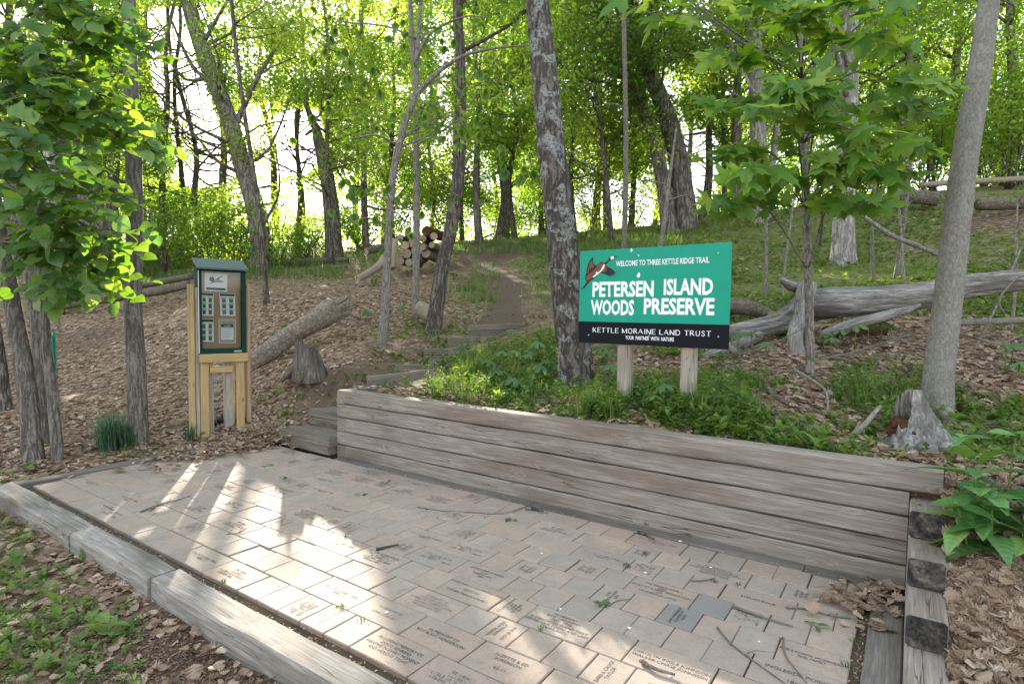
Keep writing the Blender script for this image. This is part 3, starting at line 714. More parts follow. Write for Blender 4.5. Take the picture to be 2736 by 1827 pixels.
skirt = thing('timber_edging', 'dark flush timber strip along the foot of the retaining wall', 'edging', (0, 0, 0))
timber('timber', skirt, (-1.62, 0.0765, -0.062), 4.2, .116, .12, 0, 'low_wood', .006, .0008, 60)
timber('timber', skirt, (0.70, 0.0765, -0.063), 0.43, .116, .12, 0, 'low_wood', .006, .0008, 61)
edge_r = thing('timber_edging', 'brown flush timber beside the stepped wall end, partly under dry leaves', 'edging', (0, 0, 0))
timber('timber', edge_r, (0.902, -0.62, -0.058), 1.1, .138, .12, R(90), 'low_wood', .006, .0008, 62)
timber('timber', edge_r, (0.902, -1.78, -0.058), 1.2, .138, .12, R(90), 'low_wood', .006, .0008, 63)

kerb = thing('timber_kerb', 'long raised grey timber kerb along the front of the patio', 'kerb', (0, 0, 0))
for i, (a, b_) in enumerate(((-4.955, -3.36), (-3.352, -2.30), (-2.292, 1.2))):
    timber('timber', kerb, ((a + b_) / 2, -2.214, -0.022 + (.0, .002, -.001)[i]), b_ - a, .158, .15, R((.25, .0, -.1)[i]), 'kerb_wood', .013, .0035, 70 + i)
    timber('base_timber', kerb, ((a + b_) / 2, -2.208, -0.158), b_ - a - .01, .142, .115, 0, 'kerb_wood', .008, .002, 90 + i)
bk = thing('timber_kerb', 'narrow dark timber kerb at the far end of the patio under dry leaves', 'kerb', (0, 0, 0))
timber('timber', bk, (-5.045, -1.25, -0.045), 2.1, .10, .14, R(91.5), 'low_wood', .008, .003, 75)

# steps of the trail
steps = thing('trail_steps', 'dark timber steps at the kiosk end of the retaining wall', 'steps', (0, 0, 0))
ST = [((-4.70, -3.83), .05, .173, 2), ((-4.66, -3.83), .42, .345, 2)]
for i, ((a, b_), vf, zt, n) in enumerate(ST):
    for k in range(n):
        timber('riser', steps, ((a + b_) / 2 - .02 * k, vf + .06 + .004 * k, zt - .043 - .086 * k), b_ - a, .12, .084, R(-1 + i), 'step_wood', .006, .0012, 100 + 5 * i + k)
    timber('tread', steps, ((a + b_) / 2 + .02, vf + .245, zt - .047), b_ - a - .04, .23, .084, R(2 - 3 * i), 'step_wood', .006, .0012, 120 + i)
up = thing('trail_steps', 'flight of mossy timber steps climbing to the dirt trail', 'steps', (0, 0, 0))
def riser(xa, ya, xb, yb, d0, d1, t, n, seed, name='riser', w=.09):
    A, B = at(xa, ya, d0), at(xb, yb, d1); Lg = np.linalg.norm(B[:2] - A[:2]); c = (A + B) / 2; rz = math.atan2(B[1] - A[1], B[0] - A[0]); ry = -math.atan2(B[2] - A[2], Lg)
    for k in range(n):
        timber(name, up, (c[0], c[1] + w / 2, c[2] - t / 2 - k * (t + .003)), Lg, w, t, rz, 'step_wood', .006, .002, seed + k, 0, ry)
riser(829, 863, 992, 846, 6.85, 7.2, .135, 1, 130, w=.13)
riser(900, 837, 983, 836, 7.5, 7.6, .09, 2, 134); riser(983, 826, 1040, 823, 7.45, 7.85, .10, 2, 137, 'side_timber', .10)
riser(965, 799, 1026, 799, 8.15, 8.3, .09, 2, 140); riser(1027, 797, 1105, 794, 8.05, 8.55, .10, 2, 143, 'side_timber', .10)
riser(1020, 772, 1104, 772, 8.8, 9.0, .09, 2, 146); riser(1104, 771, 1150, 770, 8.8, 9.3, .10, 2, 149, 'side_timber', .10)
riser(1066, 746, 1200, 741, 9.5, 9.8, .09, 2, 152)

# ------------------------------------------------------------------ leaf shapes
def fan(outline, center=(0, 0, 0)):
    V = [center] + list(outline); n = len(outline)
    return np.array(V, float), np.array([(0, i + 1, i + 2) for i in range(n - 1)])
LEAF_S = (np.array([(0, 0, 0), (-.30, .42, .07), (0, 1, -.03), (.30, .42, .07)], float), np.array([(0, 2, 1), (0, 3, 2)]))
LEAF_O = (np.array([(0, 0, 0), (-.2, .25, .05), (-.24, .55, .06), (0, 1, -.12), (.24, .55, .06), (.2, .25, .05), (0, .5, 0)], float),
          np.array([(0, 6, 1), (1, 6, 2), (2, 6, 3), (6, 4, 3), (5, 4, 6), (0, 5, 6)]))
def oak_leaf(curl, tw, seed):
    r = np.random.default_rng(seed); o = []
    ys = [0, .10, .2, .3, .4, .5, .6, .7, .8, .9, 1.0]; ws = [.03, .16, .12, .25, .17, .34, .20, .36, .20, .18, 0]
    L = [(-w * r.uniform(.85, 1.2), y + r.normal(0, .01), 0) for y, w in zip(ys, ws)]; Rr = [(w * r.uniform(.85, 1.2), y + r.normal(0, .01), 0) for y, w in zip(ys, ws)]
    V, F = [], []
    for a, b in zip(L, Rr): V += [a, (0, a[1], 0), b]
    V = np.array(V, float)
    V[:, 2] = curl * (V[:, 0] ** 2) * 5 + tw * V[:, 0] * (V[:, 1] - .5) * 2 + .25 * curl * (V[:, 1] - .5) ** 2 * 2
    for i in range(len(ys) - 1):
        a = 3 * i; F += [(a, a + 1, a + 4, a + 3), (a + 1, a + 2, a + 5, a + 4)]
    V[:, 1] -= .5
    return V, np.array(F)
def dry_leaf(curl, tw, seed):
    """small cheap curled dry leaf"""
    V = np.array([(0, -.5, 0), (-.17, -.22, 0), (-.12, -.05, 0), (-.27, .18, 0), (-.1, .28, 0), (0, .5, 0), (.1, .28, 0), (.27, .18, 0), (.12, -.05, 0), (.17, -.22, 0)], float)
    V[:, 2] = curl * V[:, 0] ** 2 * 6 + tw * V[:, 0] * V[:, 1] * 3 + curl * .4 * V[:, 1] ** 2
    F = np.array([(0, 9, 1), (1, 9, 8), (1, 8, 2), (2, 8, 7), (2, 7, 3), (3, 7, 6), (3, 6, 4), (4, 6, 5)])
    return V, F
def heart_leaf(seed, fold=.25, droop=.25):
    r = np.random.default_rng(seed)
    half = [(.0, .04), (.2, -.06), (.42, .06), (.52, .28), (.48, .5), (.34, .72), (.16, .9), (0, 1.06)]
    L = [(-x * r.uniform(.92, 1.08), y, 0) for x, y in half]; Rr = [(x * r.uniform(.92, 1.08), y, 0) for x, y in half]
    V = []
    for a, b in zip(L, Rr): V += [a, (0, a[1], 0), b]
    V = np.array(V, float); V[:, 2] = fold * np.abs(V[:, 0]) - droop * V[:, 1] ** 2 * .8 - .35 * V[:, 0] ** 2 + .02 * r.normal(size=len(V))
    F = []
    for i in range(len(half) - 1): a = 3 * i; F += [(a, a + 1, a + 4, a + 3), (a + 1, a + 2, a + 5, a + 4)]
    return V, np.array(F)
def maple_leaf(seed, droop=.2):
    r = np.random.default_rng(seed); pts = []
    lob = [(-128, .50), (-66, .86), (0, 1.0), (66, .86), (128, .50)]
    V = [(0, 0, 0)]
    prev = None
    for i, (a, L) in enumerate(lob):
        for da, f in ((-21, .56), (-12, .76), (-5, .79), (0, 1.0), (5, .79), (12, .76), (21, .56)):
            ang = R(a + da); V.append((math.sin(ang) * L * f, math.cos(ang) * L * f, 0))
        if i < 4:
            ang = R((a + lob[i + 1][0]) / 2); q = .36 if i in (0, 3) else .40; V.append((math.sin(ang) * q, math.cos(ang) * q, 0))
    V = np.array(V, float); rr = np.hypot(V[:, 0], V[:, 1]); V[:, 2] = -droop * rr ** 2 + .09 * np.cos(np.arctan2(V[:, 0], V[:, 1]) * 5.4) * rr + .02 * r.normal(size=len(V))
    n = len(V) - 1
    return V, np.array([(0, i + 2, i + 1) for i in range(n - 1)])

GREEN = [(0, (.035, .075, .016)), (.5, (.06, .115, .025)), (1, (.10, .15, .035))]
M['leaf_far'] = leafmat('canopy_leaf', [(0, (.065, .12, .016)), (.5, (.11, .17, .026)), (1, (.16, .21, .04))], [(0, (.26, .42, .03)), (.5, (.42, .58, .04)), (.93, (.58, .66, .07)), (1, (.62, .46, .09))], .58, .02)
M['leaf_mid'] = leafmat('understory_leaf', [(0, (.05, .11, .018)), (.6, (.09, .16, .026)), (1, (.14, .20, .04))], [(0, (.20, .36, .02)), (.6, (.32, .48, .03)), (1, (.50, .58, .05))], .5, .03)
M['leaf_far2'] = leafmat('fresh_canopy_leaf', [(0, (.05, .12, .016)), (.5, (.085, .16, .025)), (1, (.14, .20, .04))], [(0, (.18, .38, .02)), (.5, (.32, .54, .03)), (1, (.52, .64, .06))], .58, .02)
M['leaf_far3'] = leafmat('deep_canopy_leaf', [(0, (.04, .085, .016)), (.5, (.065, .125, .022)), (1, (.11, .17, .03))], [(0, (.14, .27, .015)), (.5, (.24, .40, .02)), (1, (.42, .52, .05))], .52, .02)
M['leaf_linden'] = leafmat('linden_leaf', [(0, (.025, .065, .018)), (.6, (.06, .14, .028)), (1, (.12, .20, .035))], [(0, (.14, .30, .012)), (.6, (.24, .44, .02)), (1, (.40, .54, .035))], .46, .04)
M['leaf_linden_o'] = leafmat_obj('linden_leaf_big', [(0, (.065, .15, .03)), (.6, (.10, .205, .04)), (1, (.16, .26, .05))], [(0, (.14, .32, .014)), (.6, (.24, .44, .02)), (1, (.40, .54, .035))], .45, .04)
M['leaf_maple_o'] = leafmat_obj('maple_leaf_big', [(0, (.065, .155, .022)), (.5, (.105, .225, .03)), (1, (.21, .31, .08))], [(0, (.20, .40, .015)), (.5, (.34, .56, .025)), (1, (.55, .64, .06))], .46, .03)
M['leaf_herb_o'] = leafmat_obj('herb_leaf', [(0, (.06, .17, .045)), (.6, (.095, .24, .055)), (1, (.18, .33, .075))], [(0, (.08, .22, .02)), (.6, (.16, .34, .03)), (1, (.30, .46, .05))], .35, .06)
M['leaf_cover'] = leafmat('ground_cover_leaf', [(0, (.045, .09, .018)), (.5, (.085, .15, .028)), (1, (.15, .22, .05))], [(0, (.10, .2, .012)), (.6, (.2, .34, .025)), (1, (.36, .46, .04))], .38, .03)
M['leaf_may'] = leafmat('mayapple_leaf', [(0, (.045, .115, .035)), (.6, (.065, .15, .045)), (1, (.10, .20, .06))], [(0, (.08, .2, .02)), (1, (.22, .36, .04))], .35, .05)
M['grass'] = leafmat('grass_blade', [(0, (.04, .085, .016)), (.5, (.08, .15, .025)), (1, (.15, .21, .05))], [(0, (.09, .18, .01)), (1, (.30, .40, .03))], .4, .04)
M['grass_blue'] = leafmat('blue_green_grass', [(0, (.025, .07, .04)), (.6, (.045, .11, .055)), (1, (.12, .19, .09))], [(0, (.05, .13, .04)), (1, (.12, .25, .06))], .3, .06)
M['dry'] = leafmat('dry_leaf', [(0, (.07, .042, .027)), (.22, (.16, .095, .056)), (.5, (.265, .178, .12)), (.75, (.36, .262, .19)), (.92, (.46, .365, .285)), (1, (.28, .12, .045))], [(0, (.10, .05, .02)), (1, (.30, .17, .07))], .18, .03, rough=.45)
M['stem'] = plain('green_stem', (.10, .16, .04), .6, .2)

# ------------------------------------------------------------------ scatter on the ground in view
def view_points(n, x0, x1, y0, y1, dmax=40):
    """ground points under random pixels of a window: nearer ground gets the same number per pixel"""
    P = hit(rng.uniform(x0, x1, n), rng.uniform(y0, y1, n), dmax); return P[~np.isnan(P[:, 0])]
def off_patio(P, mrg=.0):
    return ~((P[:, 0] > -5.09 - mrg) & (P[:, 0] < 1.125 + mrg) & (P[:, 1] > -2.295 - mrg) & (P[:, 1] < .285 + mrg)) & ~((P[:, 0] > -4.6) & (P[:, 0] < -3.7) & (P[:, 1] > 0.0) & (P[:, 1] < .68))
def slope_normal(P, e=.06):
    z0 = ground(P[:, 0], P[:, 1]); n = np.stack([-(ground(P[:, 0] + e, P[:, 1]) - z0) / e, -(ground(P[:, 0], P[:, 1] + e) - z0) / e, np.ones(len(P))], -1)
    n = np.clip(n, -1.2, 1.2); return n / np.linalg.norm(n, axis=1)[:, None]

# dead leaves
P = np.concatenate([view_points(15000, -60, 900, 560, 1130), view_points(6500, 850, 1700, 560, 1000), view_points(13000, 1500, 2420, 420, 1120), view_points(5200, 2100, 2420, 1040, 1640, 8), view_points(3000, -80, 760, 1090, 1640, 8)])
P = P[off_patio(P, .01)]
Z = zone(P); d = (P - CAM) @ FW
keep = rng.random(len(P)) < np.clip(1.0 - .9 * Z[:, 0] - .93 * Z[:, 1], .03, 1) * np.where(d > 15, .55, 1)
P, d = P[keep], d[keep]
# drifts: the corner of the patio, beside the stepped wall, the right corner, along the kerb
def drift(n, uc, vc, su, sv, z=0.0, h=.03):
    Q = np.column_stack([rng.normal(uc, su, n), rng.normal(vc, sv, n), np.zeros(n)]); Q[:, 2] = z + rng.uniform(0, h, n); return Q
D1 = drift(900, -4.88, -.35, .16, .42, 0, .05); D1 = D1[(D1[:, 0] < -4.35 - .42 * (D1[:, 1] + .35)) & (D1[:, 1] < .05)]
D1b = drift(350, -4.85, .12, .22, .10, .02, .10)
D2 = drift(95, .80, -.24, .10, .14, 0, .05); D2 = D2[(D2[:, 0] < .965) & (D2[:, 1] < 0.13)]
D2b = drift(28, .87, -.05, .05, .05, 0, .06); D2b = D2b[(D2b[:, 0] < .965) & (D2b[:, 1] < .13)]
D3 = drift(900, 1.42, -.75, .22, .5, 0, .05); D3[:, 2] += ground(D3[:, 0], D3[:, 1]); D3 = D3[D3[:, 0] > 1.14]
D4 = drift(200, -2.9, -2.36, 1.0, .05, -.085, .06); D4 = D4[D4[:, 1] < -2.30]
D5 = drift(130, -3.2, .42, .35, .10, .66, .03)
DL = np.concatenate([D1, D1b, D2, D2b, D3, D4, D5])
P[:, 2] += rng.uniform(.003, .022, len(P))
ALL = np.concatenate([P, DL]); nrm = slope_normal(ALL); nrm[-len(DL):] = (0, 0, 1)
nrm = nrm + rng.normal(0, .24, nrm.shape); nrm[:, 2] = np.abs(nrm[:, 2])
n = len(ALL); dd = (ALL - CAM) @ FW
size = rng.uniform(.04, .09, n) * np.where(dd < 4, .8, 1) * np.where((ALL[:, 1] < -2.28) & (ALL[:, 0] < 1), .8, 1) * np.where(dd > 11, 1.25, 1.0) * np.where(rng.random(n) < .12, 1.35, 1)
Vs, Fs, Rn, o = [], [], [], 0
near = dd < 5.2
variants_n = [oak_leaf(c, t, s) for s, (c, t) in enumerate([(.5, .1), (-.5, .2), (.9, -.3), (.2, .35), (-.8, -.2), (.3, .5)])]
for q_ in (1, 3, 4): variants_n[q_][0][:, 0] *= np.where(np.arange(33) // 3 % 2 == 0, 1.5, .95)      # some leaves have smooth outlines
variants_f = [dry_leaf(c, t, s) for s, (c, t) in enumerate([(.5, .1), (-.5, .2), (.9, -.3), (.2, .4), (-.8, -.2)])]
# wood chips on the bare strip outside the kerb
Q = view_points(9000, 60, 760, 1280, 1640, 6); Q = Q[off_patio(Q, .01)]; Q = Q[rng.random(len(Q)) < np.clip(zone(Q)[:, 1] * 1.3, .05, 1)]; V, Fq = scatter(dry_leaf(.3, .3, 1)[0] * (.8, 1, 1), dry_leaf(.3, .3, 1)[1], Q + (0, 0, .004), rotmats(np.tile((0, 0, 1.), (len(Q), 1)) + rng.normal(0, .3, (len(Q), 3)), unit(len(Q)) * (1, 1, .2)), rng.uniform(.012, .035, len(Q)))
tag(link('wood_chips', mesh_arr('wood_chips', V, Fq, M['dry'], np.repeat(rng.uniform(0, .6, len(Q)), 10))), 'dark wood chips on the bare strip outside the kerb', 'wood chips', kind='stuff')
litter_parts = []
for flag, variants, nm in ((near, variants_n, 'near'), (~near, variants_f, 'far')):
    ids = np.where(flag)[0]; which = rng.integers(0, len(variants), len(ids)); Vs, Fs, Rn, o = [], [], [], 0
    for k, (tv, tf) in enumerate(variants):
        ii = ids[which == k]
        if not len(ii): continue
        Mx = rotmats(nrm[ii], unit(len(ii)) * np.array([1, 1, .3])); sz = size[ii]
        S3 = np.stack([sz * rng.uniform(1.0, 1.5, len(ii)), sz, sz * rng.uniform(.2, .8, len(ii))], -1)
        V, Fq = scatter(tv, tf, ALL[ii] + nrm[ii] * .004, Mx, S3); Vs.append(V); Fs.append(Fq + o); o += len(V)
        Rn.append(np.repeat(np.clip(rng.beta(2.2, 1.8, len(ii)) * (.985 if True else 1), 0, 1), len(tv)))
    me = mesh_arr('leaf_litter', np.concatenate(Vs), np.concatenate(Fs), M['dry'], np.concatenate(Rn))
    tag(link('leaf_litter', me), 'dry brown oak leaves strewn close to the patio' if nm == 'near' else 'dry brown leaves covering the wooded hillside', 'dead leaves', kind='stuff')

# low green plants
def rosettes(P, k, size, up, tmpl=LEAF_S, lift=.3):
    """k leaves round every point"""
    n = len(P); C = np.repeat(P, k, 0); a = rng.uniform(0, 6.283, n * k); el = rng.uniform(up[0], up[1], n * k)
    dirv = np.stack([np.cos(a) * np.cos(el), np.sin(a) * np.cos(el), np.sin(el)], -1)
    s = np.repeat(size, k) * rng.uniform(.6, 1.25, n * k)
    hgt = np.repeat(size, k) * rng.uniform(0, lift * 2, n * k)
    C = C + np.stack([np.cos(a) * s * .12, np.sin(a) * s * .12, hgt], -1)
    nr = np.stack([-np.cos(a) * np.sin(el), -np.sin(a) * np.sin(el), np.cos(el)], -1) + rng.normal(0, .25, (n * k, 3))
    V, Fq = scatter(tmpl[0], tmpl[1], C, rotmats(nr, dirv), s)
    rn = np.repeat(np.clip(np.repeat(rng.uniform(0, 1, n), k) * .7 + rng.uniform(0, .4, n * k), 0, 1), len(tmpl[0]))
    return V, Fq, rn
def stuff_mesh(name, parts, matn, label, cat):
    Vs, Fs, Rn, o = [], [], [], 0
    for V, Fq, r in parts: Vs.append(V); Fs.append(Fq + o); Rn.append(r); o += len(V)
    me = mesh_arr(name, np.concatenate(Vs), np.concatenate(Fs), M[matn], np.concatenate(Rn))
    return tag(link(name, me), label, cat, kind='stuff')
P = np.concatenate([view_points(5200, -60, 900, 540, 1130, 34), view_points(11000, 850, 1720, 530, 1010, 34), view_points(24000, 1500, 2420, 400, 1080, 34), view_points(700, 2150, 2420, 1040, 1300, 8), view_points(1100, -80, 480, 1130, 1640, 8)])
P = P[off_patio(P, .02)]; Z = zone(P); d = (P - CAM) @ FW
patch = np.sin(P[:, 0] * 2.3 + np.sin(P[:, 1] * 1.7) * 2) * np.sin(P[:, 1] * 2.9 + P[:, 0]) * .28
keep = rng.random(len(P)) < np.clip(Z[:, 0] * .95 - .12 + patch * 1.6 * (Z[:, 0] > .08), .0, 1)
P, d = P[keep], d[keep]
sz = np.clip(rng.lognormal(math.log(.024), .4, len(P)) * (1 + d * .05), .012, .09)
far = d > 9
stuff_mesh('ground_cover', [rosettes(P[~far], 9, sz[~far], (.05, .8), LEAF_S, .6), rosettes(P[far], 6, sz[far], (.0, .7), LEAF_S, .4)], 'leaf_cover', 'low green woodland plants covering parts of the hillside', 'ground cover')

# leafy stalks behind the wall and in the lower left corner
P = np.concatenate([view_points(420, 960, 1330, 790, 930), view_points(420, 1340, 1720, 880, 985), view_points(160, 1900, 2130, 840, 1000), view_points(70, 2180, 2400, 930, 1080, 8)]); PL = np.concatenate([view_points(90, -40, 260, 1160, 1260, 8), view_points(150, -40, 330, 1400, 1600, 8)]); PL = PL[off_patio(PL, .03)]
P = P[off_patio(P, .03)]
def stalks(P, hmin, hmax, leaves, lsz):
    n = len(P); H = rng.uniform(hmin, hmax, n); k = leaves; t = np.tile(np.linspace(.25, 1, k), n); a = np.tile(np.arange(k) * 2.4, n) + np.repeat(rng.uniform(0, 6.28, n), k)
    lean = np.repeat(rng.normal(0, .15, (n, 2)), k, 0); Hh = np.repeat(H, k)
    C = np.repeat(P, k, 0) + np.column_stack([lean[:, 0] * Hh * t, lean[:, 1] * Hh * t, Hh * t])
    el = rng.uniform(-.2, .7, n * k); dv = np.stack([np.cos(a) * np.cos(el), np.sin(a) * np.cos(el), np.sin(el)], -1); nr = np.stack([-np.cos(a) * np.sin(el), -np.sin(a) * np.sin(el), np.cos(el)], -1) + rng.normal(0, .2, (n * k, 3))
    s = np.repeat(rng.uniform(*lsz, n), k) * rng.uniform(.7, 1.2, n * k)
    V, Fq = scatter(LEAF_O[0], LEAF_O[1], C, rotmats(nr, dv), s)
    return V, Fq, np.repeat(np.clip(np.repeat(rng.uniform(.1, .8, n), k) + rng.uniform(-.1, .25, n * k), 0, 1), len(LEAF_O[0]))
stuff_mesh('leafy_weeds', [stalks(P, .05, .20, 8, (.035, .07)), stalks(PL, .02, .07, 7, (.018, .036))], 'leaf_cover', 'leafy green weeds growing behind the wall and beside the patio', 'weeds')

# grass
def blades(P, k, L, spread, width=.006, bend=.5):
    n = len(P) * k; C = np.repeat(P, k, 0) + np.column_stack([rng.normal(0, spread, n), rng.normal(0, spread, n), np.zeros(n)])
    a = rng.uniform(0, 6.28, n); ln = np.repeat(L, k) * rng.uniform(.55, 1.15, n); b = rng.uniform(.1, 1, n) * bend
    dx, dy = np.cos(a), np.sin(a); px, py = -dy * width, dx * width; V = np.empty((n, 6, 3))
    for j, (t, w) in enumerate(((0, 1), (.55, .8), (1, .12))):
        x = C[:, 0] + dx * ln * b * t ** 2; y = C[:, 1] + dy * ln * b * t ** 2; z = C[:, 2] + ln * (t - .35 * b * t ** 2)
        V[:, 2 * j] = np.stack([x - px * w, y - py * w, z], -1); V[:, 2 * j + 1] = np.stack([x + px * w, y + py * w, z], -1)
    F = (np.array([(0, 1, 3, 2), (2, 3, 5, 4)])[None] + (np.arange(n) * 6)[:, None, None]).reshape(-1, 4)
    return V.reshape(-1, 3), F, np.repeat(np.clip(np.repeat(rng.uniform(.2, .9, len(P)), k) + rng.normal(0, .12, n), 0, 1), 6)
P = np.concatenate([view_points(900, 980, 1560, 520, 585, 34), view_points(500, 280, 800, 585, 640, 34), hit(rng.normal(1088, 24, 60), rng.normal(668, 24, 60)), hit(rng.normal(1250, 26, 60), rng.normal(645, 40, 60)), view_points(120, 560, 640, 560, 640, 34)]); P = P[~np.isnan(P[:, 0])]
d = (P - CAM) @ FW
far_grass = blades(P, 9, rng.uniform(.12, .30, len(P)), .10, .008, .6)
P = np.concatenate([view_points(40, 1040, 1130, 805, 880), view_points(36, 1330, 1440, 905, 960), view_points(26, 1560, 1750, 890, 965), view_points(30, 990, 1240, 860, 930), view_points(18, 1940, 2080, 900, 950)]); P = P[off_patio(P, .03)]
near_grass = blades(P, 14, rng.uniform(.12, .26, len(P)), .03, .004, .8)
stuff_mesh('grass', [far_grass, near_grass], 'grass', 'fresh green grass along the hill crest and behind the wall', 'grass')
tb = hit([258], [1028])
V, Fq, r = blades(np.repeat(tb, 12, 0) + np.column_stack([rng.normal(0, .11, 12), rng.normal(0, .07, 12), np.zeros(12)]), 42, np.full(12, .40), .035, .0045, .85)
o = link('ornamental_grass', mesh_arr('ornamental_grass', V, Fq, M['grass_blue'], r)); tag(o, 'blue-green grass tussock at the foot of the slender grey trunk', 'grass')
tb = hit([436], [1010])
V, Fq, r = blades(np.repeat(tb, 2, 0), 26, np.full(2, .22), .02, .004, .6)
o = link('grass_tuft', mesh_arr('grass_tuft', V, Fq, M['grass_blue'], r)); tag(o, 'small grass tuft at the foot of the notice kiosk', 'grass')

# ------------------------------------------------------------------ welcome sign
M['sign_green'] = plain('sign_green', (0.0, 0.255, 0.165), .5, .3, .10, 5)
M['sign_black'] = plain('sign_black', (.006, .007, .011), .6, .12, .1, 6)
M['white'] = plain('sign_white', (.78, .78, .80), .5, .3, .04)
M['bird_brown'] = plain('bird_brown', (.15, .052, .02), .5, .3, .1)
M['bird_black'] = plain('bird_black', (.01, .01, .012), .5, .3, .1)
M['bolt'] = plain('grey_bolt', (.35, .36, .36), .4, .5, .1, metal=.6)
A = at(1331, 684, 4.86); B = at(1675, 674, 4.11); A[2] = B[2] = 0
sd = (B - A)[:2]; SW = np.linalg.norm(sd); sd /= SW; sn = np.array([sd[1], -sd[0]])         # along the board, towards the viewer
s_rz = math.atan2(sd[1], sd[0]); SC = (A + B) / 2; S_BASE = float(ground(SC[0], SC[1]))
sign = thing('welcome_sign', 'green and black welcome sign on two grey posts behind the timber wall', 'sign', (SC[0], SC[1], S_BASE), s_rz)
def sp(x, y, front=0.0):
    """pixel -> (along, height) on the board in the sign's own coordinates"""
    r = ray(x, y); o = A[:2] + sn * front; t = ((o - CAM[:2]) @ sn) / (r[:2] @ sn); p = CAM + r * t
    return float((p[:2] - SC[:2]) @ sd), float(p[2] - S_BASE)
def sz_(x, y): return sp(1530 / PXO + x / 3.267 / PXO, 630 / PXO + y / 3.267 / PXO)          # pixels of the enlarged crop of the sign
x0, _ = sz_(62, 500); x1, _ = sz_(1378, 500); zt = (sz_(62, 150)[1] + sz_(1378, 42)[1]) / 2; zb = (sz_(75, 943)[1] + sz_(1378, 978)[1]) / 2; zm = (sz_(70, 760)[1] + sz_(1378, 763)[1]) / 2
b = MB(); b.bbox(x0, x1, -.006, .006, zm, zt, .002); b.obj('board', M['sign_green'], sign)
b = MB(); b.bbox(x0, x1, -.006, .006, zb, zm - .0005, .002); b.obj('lower_band', M['sign_black'], sign)
for (px_, w_) in (((372, 490), .0), ((922, 1055), .0)):
    xa, xb = sz_(px_[0], 1200)[0], sz_(px_[1], 1200)[0]; hh = zt - .12
    t_ = timber('post', sign, ((xa + xb) / 2, .006 + .05, hh / 2 - .15), hh + .3, .092, (xb - xa) * .92, 0, 'old_post', .012, .001, int(px_[0]), 0, R(90))
for q in ((1275, 152), (143, 865), (1275, 880), (670, 873)):
    cx, cz = sz_(*q); b = MB(); th = np.arange(10) / 10 * 6.283
    b.add([(cx + .006 * math.cos(a), -.0095, cz + .006 * math.sin(a)) for a in th] + [(cx + .006 * math.cos(a), -.006, cz + .006 * math.sin(a)) for a in th], [np.array([tuple(range(10))[::-1]]), np.array([(i, (i + 1) % 10, (i + 1) % 10 + 10, i + 10) for i in range(10)])])
    b.obj('bolt', M['bolt'], sign)
def signpoly(name, pts, matn, front, curve=3, parent=None):
    P = np.array([sz_(*p) for p in pts]); P3 = np.column_stack([P[:, 0], np.full(len(P), -.006 - front), P[:, 1]])
    if curve > 1: P3 = catmull(np.vstack([P3, P3[:1]]), curve)[:-1]
    cu = bpy.data.curves.new('c', 'CURVE'); cu.dimensions = '2D'; cu.fill_mode = 'BOTH'; s = cu.splines.new('POLY'); s.points.add(len(P3) - 1)
    for q, p in zip(s.points, P3): q.co = (p[0], p[2], 0, 1)
    s.use_cyclic_u = True; ob = bpy.data.objects.new('c', cu); COL.objects.link(ob); bpy.context.view_layer.update()
    me = bpy.data.meshes.new_from_object(ob.evaluated_get(bpy.context.evaluated_depsgraph_get())); me.name = name; me.materials.clear(); me.materials.append(M[matn])
    me.transform(Matrix.Translation((0, -.006 - front, 0)) @ Matrix.Rotation(R(90), 4, 'X')); bpy.data.objects.remove(ob); bpy.data.curves.remove(cu)
    return link(name, me, parent or sign)
bird = signpoly('bird_emblem', [(180, 186), (160, 210), (138, 248), (127, 300), (117, 345), (112, 375), (122, 395), (140, 400), (175, 385), (215, 350), (250, 322), (280, 285), (292, 256), (318, 226), (340, 208), (362, 196), (362, 182), (345, 177), (325, 190), (308, 212), (285, 238), (262, 228), (235, 236), (215, 256), (192, 250), (180, 232), (184, 205)], 'bird_black', .0010)
signpoly('body', [(230, 244), (255, 234), (278, 246), (272, 278), (240, 312), (205, 340), (170, 372), (140, 392), (124, 386), (120, 362), (140, 338), (175, 312), (205, 285), (216, 262)], 'bird_brown', .0018, 3, bird)
signpoly('wing', [(172, 212), (150, 245), (138, 285), (130, 335), (145, 322), (152, 268), (160, 305), (172, 268), (180, 292), (192, 262), (174, 240)], 'bird_brown', .0018, 1, bird)
signpoly('wing', [(284, 256), (306, 268), (345, 290), (386, 325), (362, 326), (382, 345), (350, 336), (362, 356), (332, 342), (342, 360), (306, 344), (280, 334), (246, 322), (264, 290)], 'bird_black', .0012, 1, bird)
signpoly('wing_patch', [(284, 266), (304, 276), (296, 292), (312, 300), (288, 306), (300, 322), (276, 314), (262, 320), (252, 316), (266, 292)], 'bird_brown', .0020, 1, bird)
signpoly('breast_stripe', [(287, 252), (276, 284), (252, 314), (222, 338), (192, 362), (178, 362), (206, 334), (214, 306), (220, 324), (250, 300), (266, 268), (272, 254)], 'white', .0026, 2, bird)
signpoly('neck', [(276, 244), (296, 232), (318, 212), (338, 200), (334, 190), (316, 206), (296, 226), (276, 238)], 'bird_brown', .0018, 1, bird)
signpoly('face', [(336, 186), (350, 180), (364, 184), (362, 196), (350, 206), (338, 202)], 'white', .0026, 3, bird)
signpoly('beak', [(362, 179), (412, 180), (364, 188)], 'bird_black', .0030, 1, bird)
signpoly('legs', [(190, 352), (172, 374), (158, 396), (128, 428), (104, 462), (96, 456), (84, 472), (78, 466), (108, 430), (128, 400)], 'bird_black', .0014, 1, bird)
for pts in ([(510, 118), (520, 112), (526, 128), (518, 142), (511, 132)], [(572, 168), (580, 166), (584, 176), (576, 180)], [(570, 340), (582, 318), (590, 330), (592, 350), (578, 366), (562, 352)]): signpoly('bird_dropping', pts, 'white', .0012, 3)
jobs = []
